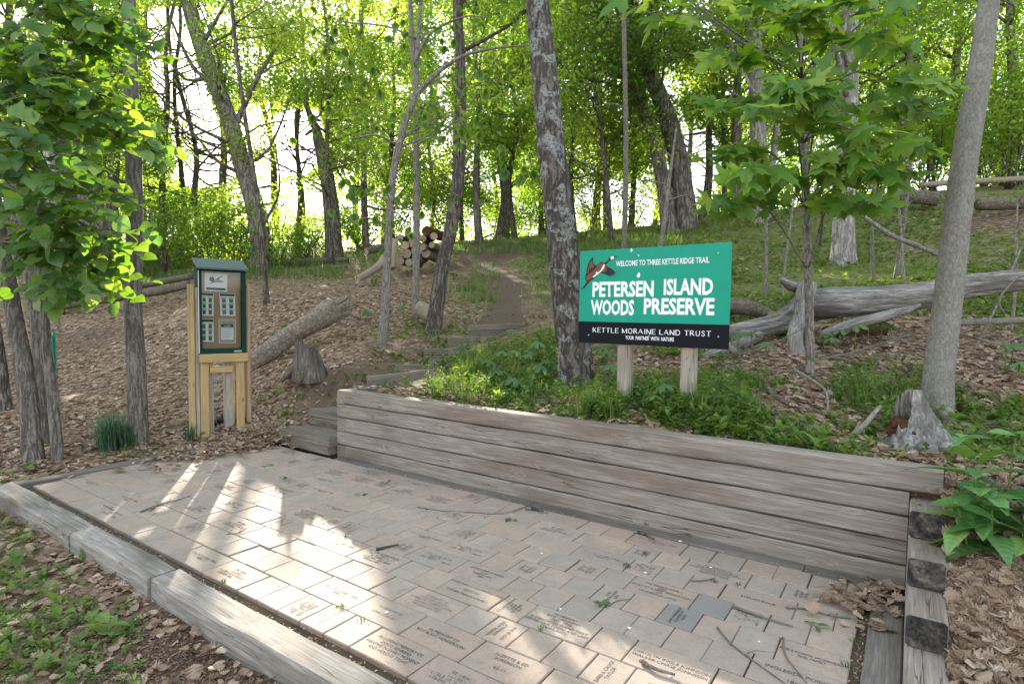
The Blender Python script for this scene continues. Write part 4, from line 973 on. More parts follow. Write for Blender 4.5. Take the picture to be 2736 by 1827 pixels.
def letters(s, xa, xb, yt, yb, matn, bold, name='lettering', track=None):
    """lettering fitted between two pixels across and two heights"""
    (xl, zl), (xr, zr) = sz_(xa, (yt[0] + yb[0]) / 2), sz_(xb, (yt[1] + yb[1]) / 2)
    hgt = ((sz_(xa, yt[0])[1] - sz_(xa, yb[0])[1]) + (sz_(xb, yt[1])[1] - sz_(xb, yb[1])[1])) / 2
    sizes = hgt / 0.70; jobs.append([name, s, sign, (xl, xr, (zl + zr) / 2), sizes, 1.0, bold, M[matn], 'CENTER'])
letters('WELCOME TO THREE KETTLE RIDGE TRAIL', 383, 1198, (232, 180), (278, 230), 'white', .0009)
letters('PETERSEN', 178, 712, (420, 400), (541, 530), 'white', .0056)
letters('ISLAND', 797, 1228, (394, 378), (524, 516), 'white', .0056)
letters('WOODS', 165, 542, (578, 566), (694, 693), 'white', .0056)
letters('PRESERVE', 622, 1238, (565, 548), (692, 690), 'white', .0056)
letters('YOUR  PARTNER  WITH  NATURE', 464, 888, (878, 884), (911, 917), 'white', .0006)
tmp = []
for j in jobs:                                              # measure, then squeeze to the width in the photo
    cu = bpy.data.curves.new('t', 'FONT'); cu.body = j[1]; cu.size = j[4]; cu.align_x = 'CENTER'; cu.offset = j[6]; ob = bpy.data.objects.new('t', cu); COL.objects.link(ob); tmp.append(ob)
bpy.context.view_layer.update()
for j, ob in zip(jobs, tmp):
    xl, xr, zc = j[3]; j[5] = (xr - xl) / ob.dimensions.x
    j[3] = Matrix.Translation(((xl + xr) / 2, -.0078, zc - .0)) @ Matrix.Rotation(R(90), 4, 'X')
    cu = ob.data; bpy.data.objects.remove(ob); bpy.data.curves.remove(cu)
text_batch(jobs)
# serif capitals drawn with thick and thin strokes
SER = {'K': ('|0', '/.12,.45,.62,1', '\\.22,.55,.72,0'), 'E': ('|0', '-0,.6,0', '-0,.5,.5', '-0,.6,1'), 'T': ('|.3', '-0,.7,1'), 'L': ('|0', '-0,.58,0'), 'M': ('|0', '\\.07,1,.46,.05', '/.46,.05,.88,1', '|.84'),
       'O': ('o',), 'R': ('|0', 'p', '\\.25,.5,.72,0'), 'A': ('/0,0,.36,1', '\\.36,1,.76,0', '-.14,.58,.33'), 'I': ('|.1',), 'N': ('|0', '\\.03,1,.68,0', '|.68'), 'D': ('|0', 'd'), 'U': ('u',), 'S': ('s',)}
WID = dict(K=.74, E=.62, T=.72, L=.6, M=.95, O=.8, R=.72, A=.78, I=.24, N=.78, D=.78, U=.74, S=.56)
def serif_text(s, xa, xb, ya, yb, z_top, name):
    tot = sum(WID[c] + .22 if c != ' ' else .5 for c in s); (xl, zl), (xr, zr) = sz_(xa, ya), sz_(xb, yb)
    H = z_top; k = (xr - xl) / tot; b = MB(); x = xl; zc = (zl + zr) / 2
    def stroke(p, q, w):
        p = np.array(p) * (k, H) + (x, zc - H / 2); q = np.array(q) * (k, H) + (x, zc - H / 2); d_ = q - p; d_ /= np.linalg.norm(d_) + 1e-9; n_ = np.array([-d_[1], d_[0]]) * w / 2 * H
        b.add([(a[0], -.0078, a[1]) for a in (p - n_, q - n_, q + n_, p + n_)], np.array([(0, 1, 2, 3)]))
    for c in s:
        if c == ' ':
            x += .5 * k; b.obj(name, M['white'], sign); b = MB(); continue
        for t in SER[c]:
            f = [float(v) for v in t[1:].split(',')] if len(t) > 1 else []
            if t[0] == '|':
                stroke((f[0] + .07, 0), (f[0] + .07, 1), .17); stroke((f[0] - .06, .025), (f[0] + .2, .025), .055); stroke((f[0] - .06, .975), (f[0] + .2, .975), .055)
            elif t[0] == '-': stroke((f[0], f[2]), (f[1], f[2]), .075); (stroke((f[1], f[2] - .12), (f[1], f[2] + .12), .06) if f[2] in (0, 1, .5) else None)
            elif t[0] == '/': stroke((f[0], f[1]), (f[2], f[3]), .08)
            elif t[0] == '\\': stroke((f[0], f[1]), (f[2], f[3]), .16)
            else:
                arc = {'o': [(.4 + .36 * math.cos(a), .5 + .5 * math.sin(a)) for a in np.linspace(0, 6.283, 19)], 'p': [(.1, 1), (.35, 1), (.52, .93), (.56, .76), (.5, .58), (.3, .5), (.1, .5)],
                       'd': [(.1, 1), (.35, 1), (.6, .9), (.72, .65), (.72, .35), (.6, .1), (.35, 0), (.1, 0)], 'u': [(.07, 1), (.07, .3), (.17, .07), (.36, 0), (.55, .07), (.64, .3), (.64, 1)],
                       's': [(.48, .8), (.4, .95), (.24, 1), (.08, .9), (.06, .72), (.2, .58), (.38, .46), (.5, .3), (.44, .08), (.26, 0), (.08, .06), (.03, .22)]}[t[0]]
                for p, q in zip(arc, arc[1:]): stroke(p, q, .13)
        x += (WID[c] + .22) * k
    b.obj(name, M['white'], sign)
serif_text('KETTLE MORAINE LAND TRUST', 180, 1222, 832, 841, sz_(700, 816)[1] - sz_(700, 857)[1], 'lettering')

# ------------------------------------------------------------------ notice kiosk
M['cab_green'] = plain('cabinet_green', (.008, .038, .028), .75, .1, .15, 12)
M['cab_roof'] = plain('roof_green', (.075, .105, .097), .6, .25, .12, 14)
M['cork'] = plain('tan_pinboard', (.34, .215, .13), .9, .1, .08, 50)
M['paper'] = plain('paper', (.70, .69, .67), .8, .1, .03)
M['paper_tan'] = plain('tan_paper', (.40, .31, .25), .8, .1, .05)
M['ink'] = plain('ink', (.03, .035, .04), .8, .1)
M['ink_green'] = plain('dark_green_ink', (.02, .06, .04), .8, .1)
M['photo_a'] = plain('photo_green', (.05, .14, .04), .6, .2, .6, 90)
M['photo_b'] = plain('photo_mauve', (.20, .15, .18), .6, .2, .6, 90)
M['photo_c'] = plain('photo_blue', (.04, .07, .16), .6, .2, .6, 90)
m, nt, out = mat('acrylic'); h = N(nt); tr = h.n('ShaderNodeBsdfTransparent'); gl = h.n('ShaderNodeBsdfGlossy'); gl.inputs['Roughness'].default_value = .06
mx = h.n('ShaderNodeMixShader'); fr = h.n('ShaderNodeFresnel'); fr.inputs[0].default_value = 1.35; tr.inputs[0].default_value = (.93, .95, .95, 1)
nt.links.new(fr.outputs[0], mx.inputs[0]); nt.links.new(tr.outputs[0], mx.inputs[1]); nt.links.new(gl.outputs[0], mx.inputs[2]); nt.links.new(mx.outputs[0], out.inputs[0]); M['glass'] = m
KL = at(456.5, 811, 6.50)                       # front lower left corner of the cabinet
kd = np.array([math.cos(R(74.3)), math.sin(R(74.3))]); kn = np.array([kd[1], -kd[0]])
K_Z = float(ground(*(KL[:2] + kd * .35)))
kiosk = thing('notice_kiosk', 'green notice cabinet with posters on new and old wooden posts', 'notice board', (KL[0], KL[1], K_Z - .03), math.atan2(kd[1], kd[0]))
KH = KL[2] - K_Z + .03
def kp(x, y, front=0.0):
    r = ray(x, y); o = KL[:2] + kn * front; t = ((o - CAM[:2]) @ kn) / (r[:2] @ kn); p = CAM + r * t
    return float((p[:2] - KL[:2]) @ kd), float(p[2] - K_Z + .03)
def kz(x, y, front=0.0): return kp(470 / PXO + x / 3.074 / PXO, 670 / PXO + y / 3.074 / PXO, front)   # pixels of the enlarged crop
KW = kz(578, 500)[0]; KT = (kz(188, 140)[1] + kz(578, 185)[1]) / 2; KB = (kz(190, 845)[1] + kz(578, 838)[1]) / 2; KD = .19
def ky(front): return -front                    # local y: front is negative
b = MB()
b.box(0, .018, .03, KD, KB, KT + .05); b.box(KW - .018, KW, .03, KD, KB, KT + .05); b.box(.018, KW - .018, KD - .018, KD, KB, KT + .05); b.box(.018, KW - .018, .03, KD - .018, KB, KB + .02); b.box(.018, KW - .018, .03, KD - .018, KT + .01, KT + .03)
cab = b.obj('cabinet', M['cab_green'], kiosk)
b = MB(); xw = kz(215, 500)[0]; xr = kz(540, 500)[0]; zf = kz(215, 805)[1]; zg = kz(215, 165)[1]
b.bbox(.006, xw, 0, .028, KB, KT, .003); b.bbox(xr, KW - .002, 0, .028, KB, KT, .003); b.bbox(xw, xr, .001, .027, KB, zf, .002); b.bbox(xw, xr, .001, .027, zg, KT, .002)
door = b.obj('door', M['cab_green'], kiosk)
b = MB(); b.box(xw - .004, xr + .004, .012, .016, zf - .004, zg + .004); b.obj('pane', M['glass'], door)
b = MB(); b.box(.000, .0055, -.0035, .006, KB + .01, KT - .01); b.obj('white_strip', M['white'], kiosk)
b = MB(); xa, za = kz(478, 818); xb, zb2 = kz(540, 828); b.box(xa, xb, -.0025, -.0005, zb2, za); b.obj('name_plate', M['bolt'], kiosk)
b = MB(); b.box(xw + .002 - .01, xr + .01, .075, .08, zf - .01, zg + .01); b.obj('pinboard', M['cork'], kiosk)
def roofslab():
    b = MB(); x0, x1 = -.018, KW + .018; P = [(x0, -.05, KT + .005), (x1, -.05, KT + .005), (x1, KD + .025, KT + .125), (x0, KD + .025, KT + .125)]
    b.add(P + [(x, y, z + .018) for x, y, z in P], [(0, 3, 2, 1), (4, 5, 6, 7), (0, 1, 5, 4), (1, 2, 6, 5), (2, 3, 7, 6), (3, 0, 4, 7)]); return b
roofslab().obj('roof', M['cab_roof'], kiosk)
PB = -.074                                       # papers hang just in front of the pinboard
def sheet(pts, matn, name='notice', lift=0.0, parent=None):
    Q = [kz(*p, front=PB) for p in pts]; b = MB(); b.add([(x, .0742 - lift, z) for x, z in Q], np.array([(0, 1, 2, 3)])); return b.obj(name, M[matn], parent or kiosk)
def inner(par, pts, matn, lift, name): return sheet(pts, matn, name, lift, par)
def quad(q, a, b_, c, d_):                       # part of a sheet: fractions across and down
    q = np.array(q, float); f = lambda u, v: tuple(q[0] * (1 - u) * (1 - v) + q[1] * u * (1 - v) + q[2] * u * v + q[3] * (1 - u) * v)
    return [f(a, c), f(b_, c), f(b_, d_), f(a, d_)]
q = [(236, 178), (423, 192), (420, 338), (236, 328)]; s1 = sheet(q, 'paper'); inner(s1, quad(q, .07, .93, .80, .93), 'ink_green', .0012, 'caption_bar')
for pts, mt in (([(272, 240), (282, 208), (292, 222), (300, 202), (304, 224), (310, 212), (318, 240), (300, 258)], 'ink'), ([(262, 275), (300, 252), (330, 232), (360, 212), (385, 205), (388, 210), (368, 220), (350, 240), (398, 252), (372, 262), (330, 258), (290, 268)], 'photo_b')):
    Q = [kz(*p, front=PB) for p in pts]; b = MB(); b.add([(x, .0742 - .0012, z) for x, z in Q], np.array([tuple(range(len(Q)))])); b.obj('bird_drawing', M[mt], s1)
for q, cols in (([(200, 335), (313, 342), (314, 540), (200, 535)], 'bcb'), ([(352, 343), (490, 347), (493, 541), (362, 537)], 'aca'), ([(198, 555), (314, 556), (315, 753), (198, 750)], 'aba')):
    s1 = sheet(q, 'ink'); s2 = inner(s1, quad(q, .025, .975, .018, .982), 'paper', .0010, 'page'); inner(s1, quad(q, .06, .94, .04, .15), 'ink_green', .0020, 'heading_bar')
    for r_ in range(3):
        for c_ in range(2):
            u0, v0 = (.16, .60)[c_], .25 + .25 * r_
            inner(s1, quad(q, u0, u0 + .24, v0, v0 + .17), 'photo_' + random.choice('abca' if 'a' in cols[:1] else 'bcba'), .0020, 'photo'); inner(s1, quad(q, u0 - .06, u0 + .30, v0 - .045, v0 - .02), 'ink_green', .0020, 'caption_bar')
q = [(351, 562), (491, 562), (491, 758), (353, 758)]; s1 = sheet(q, 'paper'); inner(s1, quad(q, .03, .97, .02, .98), 'paper_tan', .0010, 'page'); inner(s1, quad(q, .15, .85, .15, .32), 'ink_green', .0020, 'heading_bar'); inner(s1, quad(q, .13, .87, .35, .85), 'paper', .0022, 'text_panel')
for i in range(6): inner(s1, quad(q, .17, .8 - .05 * (i % 3), .40 + .07 * i, .412 + .07 * i), 'photo_b', .0032, 'text_line')
inner(s1, quad(q, .42, .56, .045, .09), 'paper', .0022, 'crest'); inner(s1, quad(q, .45, .53, .055, .08), 'ink', .0032, 'crest_bird')
(hx, hz) = kz(420, 597, front=PB); (hx2, hz2) = kz(420, 615, front=PB)
text_batch([('lettering', 'Pets Welcome', s1, Matrix.Translation((hx, .0742 - .0034, hz)) @ Matrix.Rotation(R(90), 4, 'X'), .026, .8, .0003, M['paper'], 'CENTER'),
            ('lettering', 'on Leash', s1, Matrix.Translation((hx, .0742 - .0034, hz2)) @ Matrix.Rotation(R(90), 4, 'X'), .026, .8, .0003, M['paper'], 'CENTER')])
def kpost(name, x, y, z0, z1, w, t_, matn, seed, bev=.005, top=None):
    o = timber(name, kiosk, (x, y, (z0 + z1) / 2), z1 - z0, t_, w, 0, matn, bev, .0008, seed, 0, R(90)); return o
zl = kz(100, 275, .0)[1]
kpost('post', -.062, .075, -.25, KT - .165, .052, .135, 'new_wood', 201, .012); kpost('post', -.012, .075, -.25, KT - .20, .038, .13, 'old_post', 202)
kpost('post', KW + .03, .085, -.2, KT - .14, .05, .14, 'new_wood2', 203, .012)
kpost('inner_post', .055, .02, -.25, KB - .10, .088, .038, 'new_wood', 204); kpost('inner_post', KW - .07, .02, -.2, KB - .10, .088, .038, 'new_wood', 205)
kpost('old_post', .120, .13, -.25, KB + .02, .088, .088, 'old_post', 206); kpost('old_post', KW - .165, .13, -.2, KB + .02, .11, .088, 'old_post', 207)
timber('crossbar', kiosk, (KW / 2, -.018, KB - .052), KW + .01, .036, .098, 0, 'new_wood', .005, .0008, 208)
timber('crossbar', kiosk, (KW / 2 - .02, .022, KB - .185), KW - .26, .034, .078, 0, 'new_wood', .005, .0008, 209)
b_ = kpost('base_board', 0, 0, 0, .01, .01, .01, 'old_post', 210); bpy.data.objects.remove(b_)
M['black_stone'] = plain('black_stone', (.012, .012, .014), .7, .3, .3, 30, .4)
def stone(name, p, r_, sq=(1, 1, .8), seed=0, matn='black_stone', parent=None):
    rr_ = np.random.default_rng(seed); n, mm = 9, 7; V = []
    for i in range(mm + 1):
        ph = math.pi * i / mm
        for j in range(n): a = 6.2832 * j / n; q = 1 + .18 * rr_.normal() * (0 < i < mm); V.append((r_ * sq[0] * q * math.sin(ph) * math.cos(a), r_ * sq[1] * q * math.sin(ph) * math.sin(a), r_ * sq[2] * q * math.cos(ph)))
    F = [(i * n + j, i * n + (j + 1) % n, (i + 1) * n + (j + 1) % n, (i + 1) * n + j) for i in range(mm) for j in range(n)]
    return link(name, mesh_arr(name, V, np.array(F), M[matn], smooth=True), parent, p)
for i, (x, y, r_) in enumerate(((486, 975, .058), (511, 969, .075))):
    p = hit1(x, y); p[2] += r_ * .55
    tag(stone('black_rock', p, r_, (1.1, .8, .8), 30 + i), ('smaller', 'larger')[i] + ' of two black rocks lying under the notice kiosk', 'rock')
p = hit1(468, 982); b = MB(); b.bbox(-.08, .08, -.05, .05, 0, .012, .003); o = b.obj('blue_tile', plain('pale_blue', (.30, .40, .48), .4, .4), None, loc=p + (0, 0, .015), rot=(R(14), R(-8), R(40))); tag(o, 'pale blue flat tile lying under the notice kiosk', 'tile')
p = hit1(660, 1000); tag(stone('pale_rock', p + (0, 0, .02), .07, (1.2, .8, .5), 44, 'paper_tan'), 'flat pale stone among dead leaves beside the lowest step', 'rock')

# small boundary sign among the left trunks
p = hit1(128, 905); bs = thing('boundary_sign', 'small green boundary sign on a green metal stake behind the linden clump', 'sign', p, R(-22))
dpt = (p - CAM) @ FW; hs = 150 / FO * dpt
b = MB(); b.box(-.02, .02, -.012, -.008, -.2, hs); b.box(-.004, .004, -.008, .02, -.2, hs); b.obj('stake', M['sign_green'], bs)
b = MB(); b.bbox(-.115, .115, -.02, -.0145, hs - .47, hs - .10, .002); bo = b.obj('panel', M['sign_green'], bs)
b = MB(); b.bbox(-.115, .115, -.0205, -.0150, hs - .60, hs - .472, .002); b.obj('lower_band', M['sign_black'], bs)
text_batch([('lettering', s, bs, Matrix.Translation((.0, -.0225, hs - z)) @ Matrix.Rotation(R(90), 4, 'X'), sz, .62, .0012, M['white'], 'CENTER') for s, z, sz in (('CONSERVED', .235, .052), ('BOUNDARY', .32, .052), ('AREA', .40, .03))])

# ------------------------------------------------------------------ trees
# the gap in the canopy that lets the low sun reach the patio: leaves whose shadow would fall on the sunlit bricks are absent
LIT = np.array([(-5.3, -2.1), (-5.3, -.5), (-4.6, .05), (-3.1, -.25), (-2.3, -.6), (-1.7, -1.05), (-1.1, -1.7), (-.4, -2.1), (-.8, -2.6), (-3, -3.0), (-5, -2.7)])
def in_poly(P, poly):
    x, y = P[:, 0], P[:, 1]; c = np.zeros(len(P), bool); n = len(poly)
    for i in range(n):
        (x1, y1), (x2, y2) = poly[i], poly[i - 1]
        m_ = (y1 > y) != (y2 > y); xi = (x2 - x1) * (y - y1) / (y2 - y1 + 1e-12) + x1; c ^= m_ & (x < xi)
    return c
def blocks_sun(C):
    t = C[:, 2] / SUN[2]; return in_poly(C[:, :2] - SUN[None, :2] * t[:, None], LIT) & (C[:, 2] > 1.0)
# openings in the canopy where the photo shows open sky (directions in pixels), thinned for the crowns beyond
GAPS = [(np.array([(325, 20), (425, 10), (450, 130), (500, 270), (545, 400), (500, 430), (410, 430), (395, 330), (350, 200)]), .93), (np.array([(440, 20), (520, 20), (560, 110), (560, 200), (500, 160)]), .6), (np.array([(545, 260), (620, 230), (640, 420), (585, 430)]), .8),
        (np.array([(628, 262), (660, 245), (730, 250), (745, 300), (728, 380), (690, 405), (635, 400)]), 1.0), (np.array([(1575, 300), (1630, 290), (1660, 350), (1640, 430), (1590, 470), (1560, 420)]), .95), (np.array([(1000, 120), (1110, 90), (1110, 160), (1010, 200)]), .6),
        (np.array([(1470, 150), (1560, 190), (1580, 330), (1530, 360)]), .7), (np.array([(1650, 120), (1720, 60), (1740, 200), (1660, 260)]), .6), (np.array([(1340, 420), (1500, 400), (1500, 520), (1350, 500)]), .55), (np.array([(1000, 200), (1030, 180), (1050, 330), (1010, 330)]), .6)]
def thin(C):
    x, y, z = project(C); keep = np.ones(len(C), bool); q = np.column_stack([x, y]); r_ = rng.random(len(C))
    for poly, p in GAPS: keep &= ~(in_poly(q, poly) & (r_ < p) & (z > 7.5))
    return keep & ~(blocks_sun(C) & (rng.random(len(C)) < .74))

def leaf_cloud(C, per, rad, size, tmpl=LEAF_S, flat=.75, sag=.0, color=None):
    """leaves round clump centres"""
    n = len(C) * per; base = np.repeat(C, per, 0); off = rng.normal(0, 1, (n, 3)); off /= np.linalg.norm(off, axis=1)[:, None]; off *= (rng.random(n) ** .45)[:, None] * np.repeat(np.broadcast_to(rad, (len(C),)), per)[:, None]; off[:, 2] *= flat
    P = base + off
    k = thin(P); P = P[k]; off = off[k]; cid = np.repeat(np.arange(len(C)), per)[k]; n = len(P)
    nr = off / (np.linalg.norm(off, axis=1)[:, None] + 1e-6) * .5 + np.array([0, 0, .6]) + rng.normal(0, .55, (n, 3))
    dv = off * .8 + rng.normal(0, .4, (n, 3)) + np.array([0, 0, -.35 - sag])
    s = rng.uniform(.65, 1.25, n) * size
    V, Fq = scatter(tmpl[0], tmpl[1], P, rotmats(nr, dv), s)
    cr = rng.uniform(0, .75, len(C)); rn = np.clip(cr[cid] + rng.uniform(-.05, .3, n), 0, .97); rn = np.where(rng.random(n) < .006, 1.0, rn)
    return V, Fq, np.repeat(rn, len(tmpl[0]))

class Tree:
    def __init__(s, name, label, base, cat='tree', group=None):
        s.base = np.asarray(base, float); s.root = thing(name, label, cat, s.base, 0, group); s.tr = MB(); s.br = MB(); s.lv = []; s.seed = int(abs(base[0]) * 100 + abs(base[1]) * 10)
    def trunk(s, pts, rad, seg=14, flare=.45, lump=.05, rough=.012, sub=6, bark='bark_oak', name='trunk'):
        b = MB(); b.tube(np.asarray(pts) - s.base, rad, seg, lump, flare, rough, True, s.seed + len(pts), sub, .022 if bark in ('bark_oak', 'bark_lichen', 'bark_dark', 'bark_pale') and seg > 12 else .008)
        return b.obj(name, M[bark], s.root, smooth=True)
    def limb(s, pts, r0, r1, seg=6, sub=4):
        n = len(pts); s.br.tube(np.asarray(pts) - s.base, np.linspace(r0, r1, n), seg, .05, 0, .0, True, s.seed + n, sub)
    def clumps(s, C, per, rad, size, tmpl=LEAF_S, flat=.75, sag=0.):
        if len(C):
            V, Fq, r_ = leaf_cloud(np.asarray(C), per, rad, size, tmpl, flat, sag)
            if len(V): s.lv.append((V - s.base, Fq, r_))
    def finish(s, bark, leaf):
        if leaf == 'leaf_far': leaf = ('leaf_far', 'leaf_far2', 'leaf_far', 'leaf_far3', 'leaf_far2')[s.seed % 5]
        if s.br.n: tag(s.br.obj('branches', M[bark], s.root, smooth=True), kind='stuff')
        if s.lv:
            Vs, Fs, Rn, o = [], [], [], 0
            for V, Fq, r_ in s.lv: Vs.append(V); Fs.append(Fq + o); Rn.append(r_); o += len(V)
            tag(link('crown', mesh_arr('crown', np.concatenate(Vs), np.concatenate(Fs), M[leaf], np.concatenate(Rn)), s.root), kind='stuff')
        return s.root
def path(pp, d):
    """pixels with widths -> points and radii"""
    d = np.broadcast_to(d, (len(pp),)); P = np.array([at(x, y, q) for (x, y, w), q in zip(pp, d)]); r_ = np.array([w / 2 / FO * q / math.sqrt(1 + ((x - 1174) / FO) ** 2) for (x, y, w), q in zip(pp, d)]); return P, r_      # a wide lens stretches round things off its axis
def to_ground(P, r_, sink=.12):
    P = P.copy(); g = float(ground(P[0, 0], P[0, 1])); P[0, 2] = g - sink - (r_[0] * .8 if r_[0] > .14 else 0); return P, r_
def extend(P, r_, top, lean=(0, 0)):
    """carry a trunk on above the frame"""
    dz = top - P[-1, 2]
    if dz <= .3: return P, r_
    dirv = P[-1] - P[-2]; dirv = dirv / max(dirv[2], .2) * .6; dirv[2] = 1
    Q = np.array([P[-1] + dirv * dz * .5 + rng.normal(0, .1, 3) * (1, 1, 0), P[-1] + dirv * dz * .9 + rng.normal(0, .2, 3) * (1, 1, 0)])
    return np.vstack([P, Q]), np.concatenate([r_, [r_[-1] * .7, r_[-1] * .3]])
def auto_limbs(T, P, r_, n, zmin, length, up=(.2, .9), sub=3, clump_r=.6, per=60, lsz=.10, lr=.35, tmpl=LEAF_S):
    """side limbs with twigs and leaf clumps along the upper trunk"""
    Q = catmull(np.column_stack([P, r_]), 6); ok = Q[:, 2] > zmin
    if ok.sum() < 2: return
    Q = Q[ok]; C = []
    for i in range(n):
        q = Q[rng.integers(len(Q))]; a = rng.uniform(0, 6.283); L = length * rng.uniform(.6, 1.2); e = rng.uniform(*up)
        dv = np.array([math.cos(a) * math.cos(e), math.sin(a) * math.cos(e), math.sin(e)]); p0 = q[:3]; p1 = p0 + dv * L * .5 + rng.normal(0, .08 * L, 3); p2 = p0 + dv * L + rng.normal(0, .1 * L, 3) + (0, 0, .06 * L)
        if blocks_sun(np.array([p1, p2])).any(): continue
        rad = min(q[3] * lr * 1.3, .02 * L + .008); T.limb([p0, p1, p2], rad, rad * .25, 5, 3)
        C += [p2, (p1 + p2) / 2 + rng.normal(0, .2, 3)]
        for j in range(sub):
            s0 = p0 + (p2 - p0) * rng.uniform(.35, .95); s1 = s0 + (dv + rng.normal(0, .7, 3)) * L * .38; T.limb([s0, (s0 + s1) / 2 + rng.normal(0, .05, 3), s1], rad * .4, rad * .12, 4, 2); C += [s1, (s0 + s1) / 2]
    T.clumps(np.array(C), per, clump_r, lsz, tmpl)

# --- near and middle trunks traced from the photo
def tree(name, label, pp, d, bark, leaf='leaf_far', top=9.0, seg=16, flare=.45, limbs=0, zmin=4.5, length=2.2, per=50, clump_r=.6, lsz=.10, group=None, extra=(), rough=.012, lump=.03, cat='tree', sub=6, up=(.2, .9)):
    P, r_ = to_ground(*path(pp, d)); base = P[0] + (0, 0, .12)
    T = Tree(name, label, base, cat, group); P2, r2 = extend(P, r_, top)
    T.trunk(P2, r2, seg, flare, lump, rough, sub, bark)
    for e in extra:                                    # extra limbs: pixels with widths and depths
        Q, q = path([x[:3] for x in e], [x[3] for x in e]); T.limb(Q, q[0], q[-1], 7, 5)
    if limbs: auto_limbs(T, P2, r2, limbs, zmin, length, up, 3, clump_r, per, lsz)
    return T, P2, r2

T, P2, r2 = tree('slender_tree', 'straight grey-brown trunk rising from the grass tussock beside the notice kiosk', [(320, 1016, 48), (313, 850, 45), (305, 700, 42), (309, 520, 41), (306, 350, 40), (299, 150, 36), (295, 0, 34)], 6.15, 'bark_linden', top=11, seg=30, limbs=7, zmin=7, length=2.0, per=22, rough=.006, flare=.25, sub=14, extra=[[(300, 90, 16, 6.15), (270, 60, 13, 6.3), (268, 110, 10, 6.4), (255, 160, 5, 6.5)]])
T.finish('bark_linden', 'leaf_far')
T, P2, r2 = tree('lichen_tree', 'thick dark trunk with pale lichen patches beside the welcome sign', [(1322, 886, 78), (1315, 800, 76), (1293, 600, 71), (1267, 350, 63), (1241, 100, 56), (1230, -10, 52)], 6.0, 'bark_lichen', top=12, seg=40, flare=.42, limbs=8, zmin=7.2, length=2.4, per=22, rough=.014, sub=18)
T.finish('bark_dark', 'leaf_far')
T, P2, r2 = tree('pale_tree', 'smooth pale grey leaning trunk above the split stump', [(2146, 955, 72), (2152, 850, 72), (2172, 700, 70), (2208, 400, 66), (2240, 200, 60), (2268, -10, 54)], 4.75, 'bark_grey', top=11, seg=40, flare=.34, limbs=7, zmin=6.8, length=2.2, per=22, rough=.004, sub=16)
rp, rr_ = path([(2165, 930, 46), (2190, 975, 34), (2215, 1005, 20)], [4.65, 4.5, 4.4]); b = MB(); b.tube(rp - T.base - (0, 0, .05), rr_, 12, .06, 0, .01, True, 3, 5); b.obj('surface_root', M['bark_grey'], T.root, smooth=True)
T.finish('bark_grey', 'leaf_far')
T, P2, r2 = tree('leaning_tree', 'rough dark leaning trunk beside the top of the timber steps', [(988, 735, 34), (1012, 620, 32), (1038, 500, 30), (1055, 350, 27), (1056, 150, 25), (1050, -10, 23)], 9.5, 'bark_dark', top=10, seg=22, flare=.3, limbs=9, zmin=5.2, length=2.0, per=46, rough=.025, lump=.1, sub=12)
T.finish('bark_dark', 'leaf_far')

# buckeye saplings with drooping leaves
def droop_leaf(Ts, p, s):
    """five leaflets hanging from one stalk"""
    a0 = rng.uniform(0, 6.28); C = np.repeat(p[None], 5, 0); a = a0 + np.array([-1.1, -.55, 0, .55, 1.1]); tilt = rng.uniform(-1.25, -.75)
    dv = np.stack([np.cos(a) * math.cos(tilt), np.sin(a) * math.cos(tilt), np.full(5, math.sin(tilt))], -1); nr = np.stack([np.cos(a) * .9, np.sin(a) * .9, np.full(5, .55)], -1)
    sz = s * np.array([.65, .9, 1, .9, .65]); tv = LEAF_O[0] * (1.15, 1, 1.5)
    V, Fq = scatter(tv, LEAF_O[1], C, rotmats(nr, dv), sz); Ts.lv.append((V - Ts.base, Fq, np.repeat(np.clip(rng.uniform(.1, .75) + rng.normal(0, .08, 5), 0, 1), len(tv))))
T, P2, r2 = tree('buckeye_sapling', 'thin curving grey sapling with drooping leaves between the stump and the leaning trunk', [(872, 808, 22), (884, 700, 21), (893, 500, 18), (905, 380, 17), (932, 270, 15), (951, 220, 14), (958, 100, 10), (966, -10, 8)], 8.3, 'bark_sap', top=7.4, seg=14, flare=.2, limbs=5, zmin=3.4, length=1.3, per=20, clump_r=.45, rough=.008, lump=.06,
    extra=[[(948, 225, 13, 8.3), (1000, 170, 10, 8.2), (1060, 130, 8, 8.1), (1130, 112, 6, 7.9), (1215, 104, 3, 7.8)], [(950, 150, 8, 8.3), (985, 80, 6, 8.1), (1060, 40, 4, 8), (1120, 40, 2, 7.9)], [(905, 330, 7, 8.3), (860, 310, 5, 8.1), (800, 320, 3, 8.0)], [(955, 90, 6, 8.3), (880, 60, 4, 8.2), (760, 50, 2, 8.1)], [(898, 470, 6, 8.3), (850, 445, 4, 8.2), (790, 480, 2, 8.1)], [(893, 520, 5, 8.3), (840, 500, 4, 8.1), (770, 530, 2, 8)]])
for (x, y, n, s_, sp_) in [(800, 120, 10, .20, 60), (830, 180, 8, .2, 50), (850, 430, 10, .19, 40), (820, 470, 8, .2, 40), (1165, 350, 10, .22, 35), (1080, 300, 8, .2, 40), (1200, 390, 7, .22, 25), (1170, 190, 8, .2, 50), (1000, 260, 7, .17, 70), (1060, 60, 12, .16, 90), (900, 60, 12, .16, 90), (780, 300, 6, .18, 60), (970, 470, 8, .15, 60), (1090, 200, 8, .16, 60), (1240, 60, 6, .17, 50), (860, 520, 6, .16, 50), (940, 330, 8, .14, 70), (720, 60, 10, .15, 80)]:
    for _ in range(n): droop_leaf(T, at(x + rng.normal(0, sp_), y + rng.normal(0, sp_ * .6), rng.uniform(7.0, 8.6)), s_ * rng.uniform(.6, 1))
T.finish('bark_sap', 'leaf_mid')
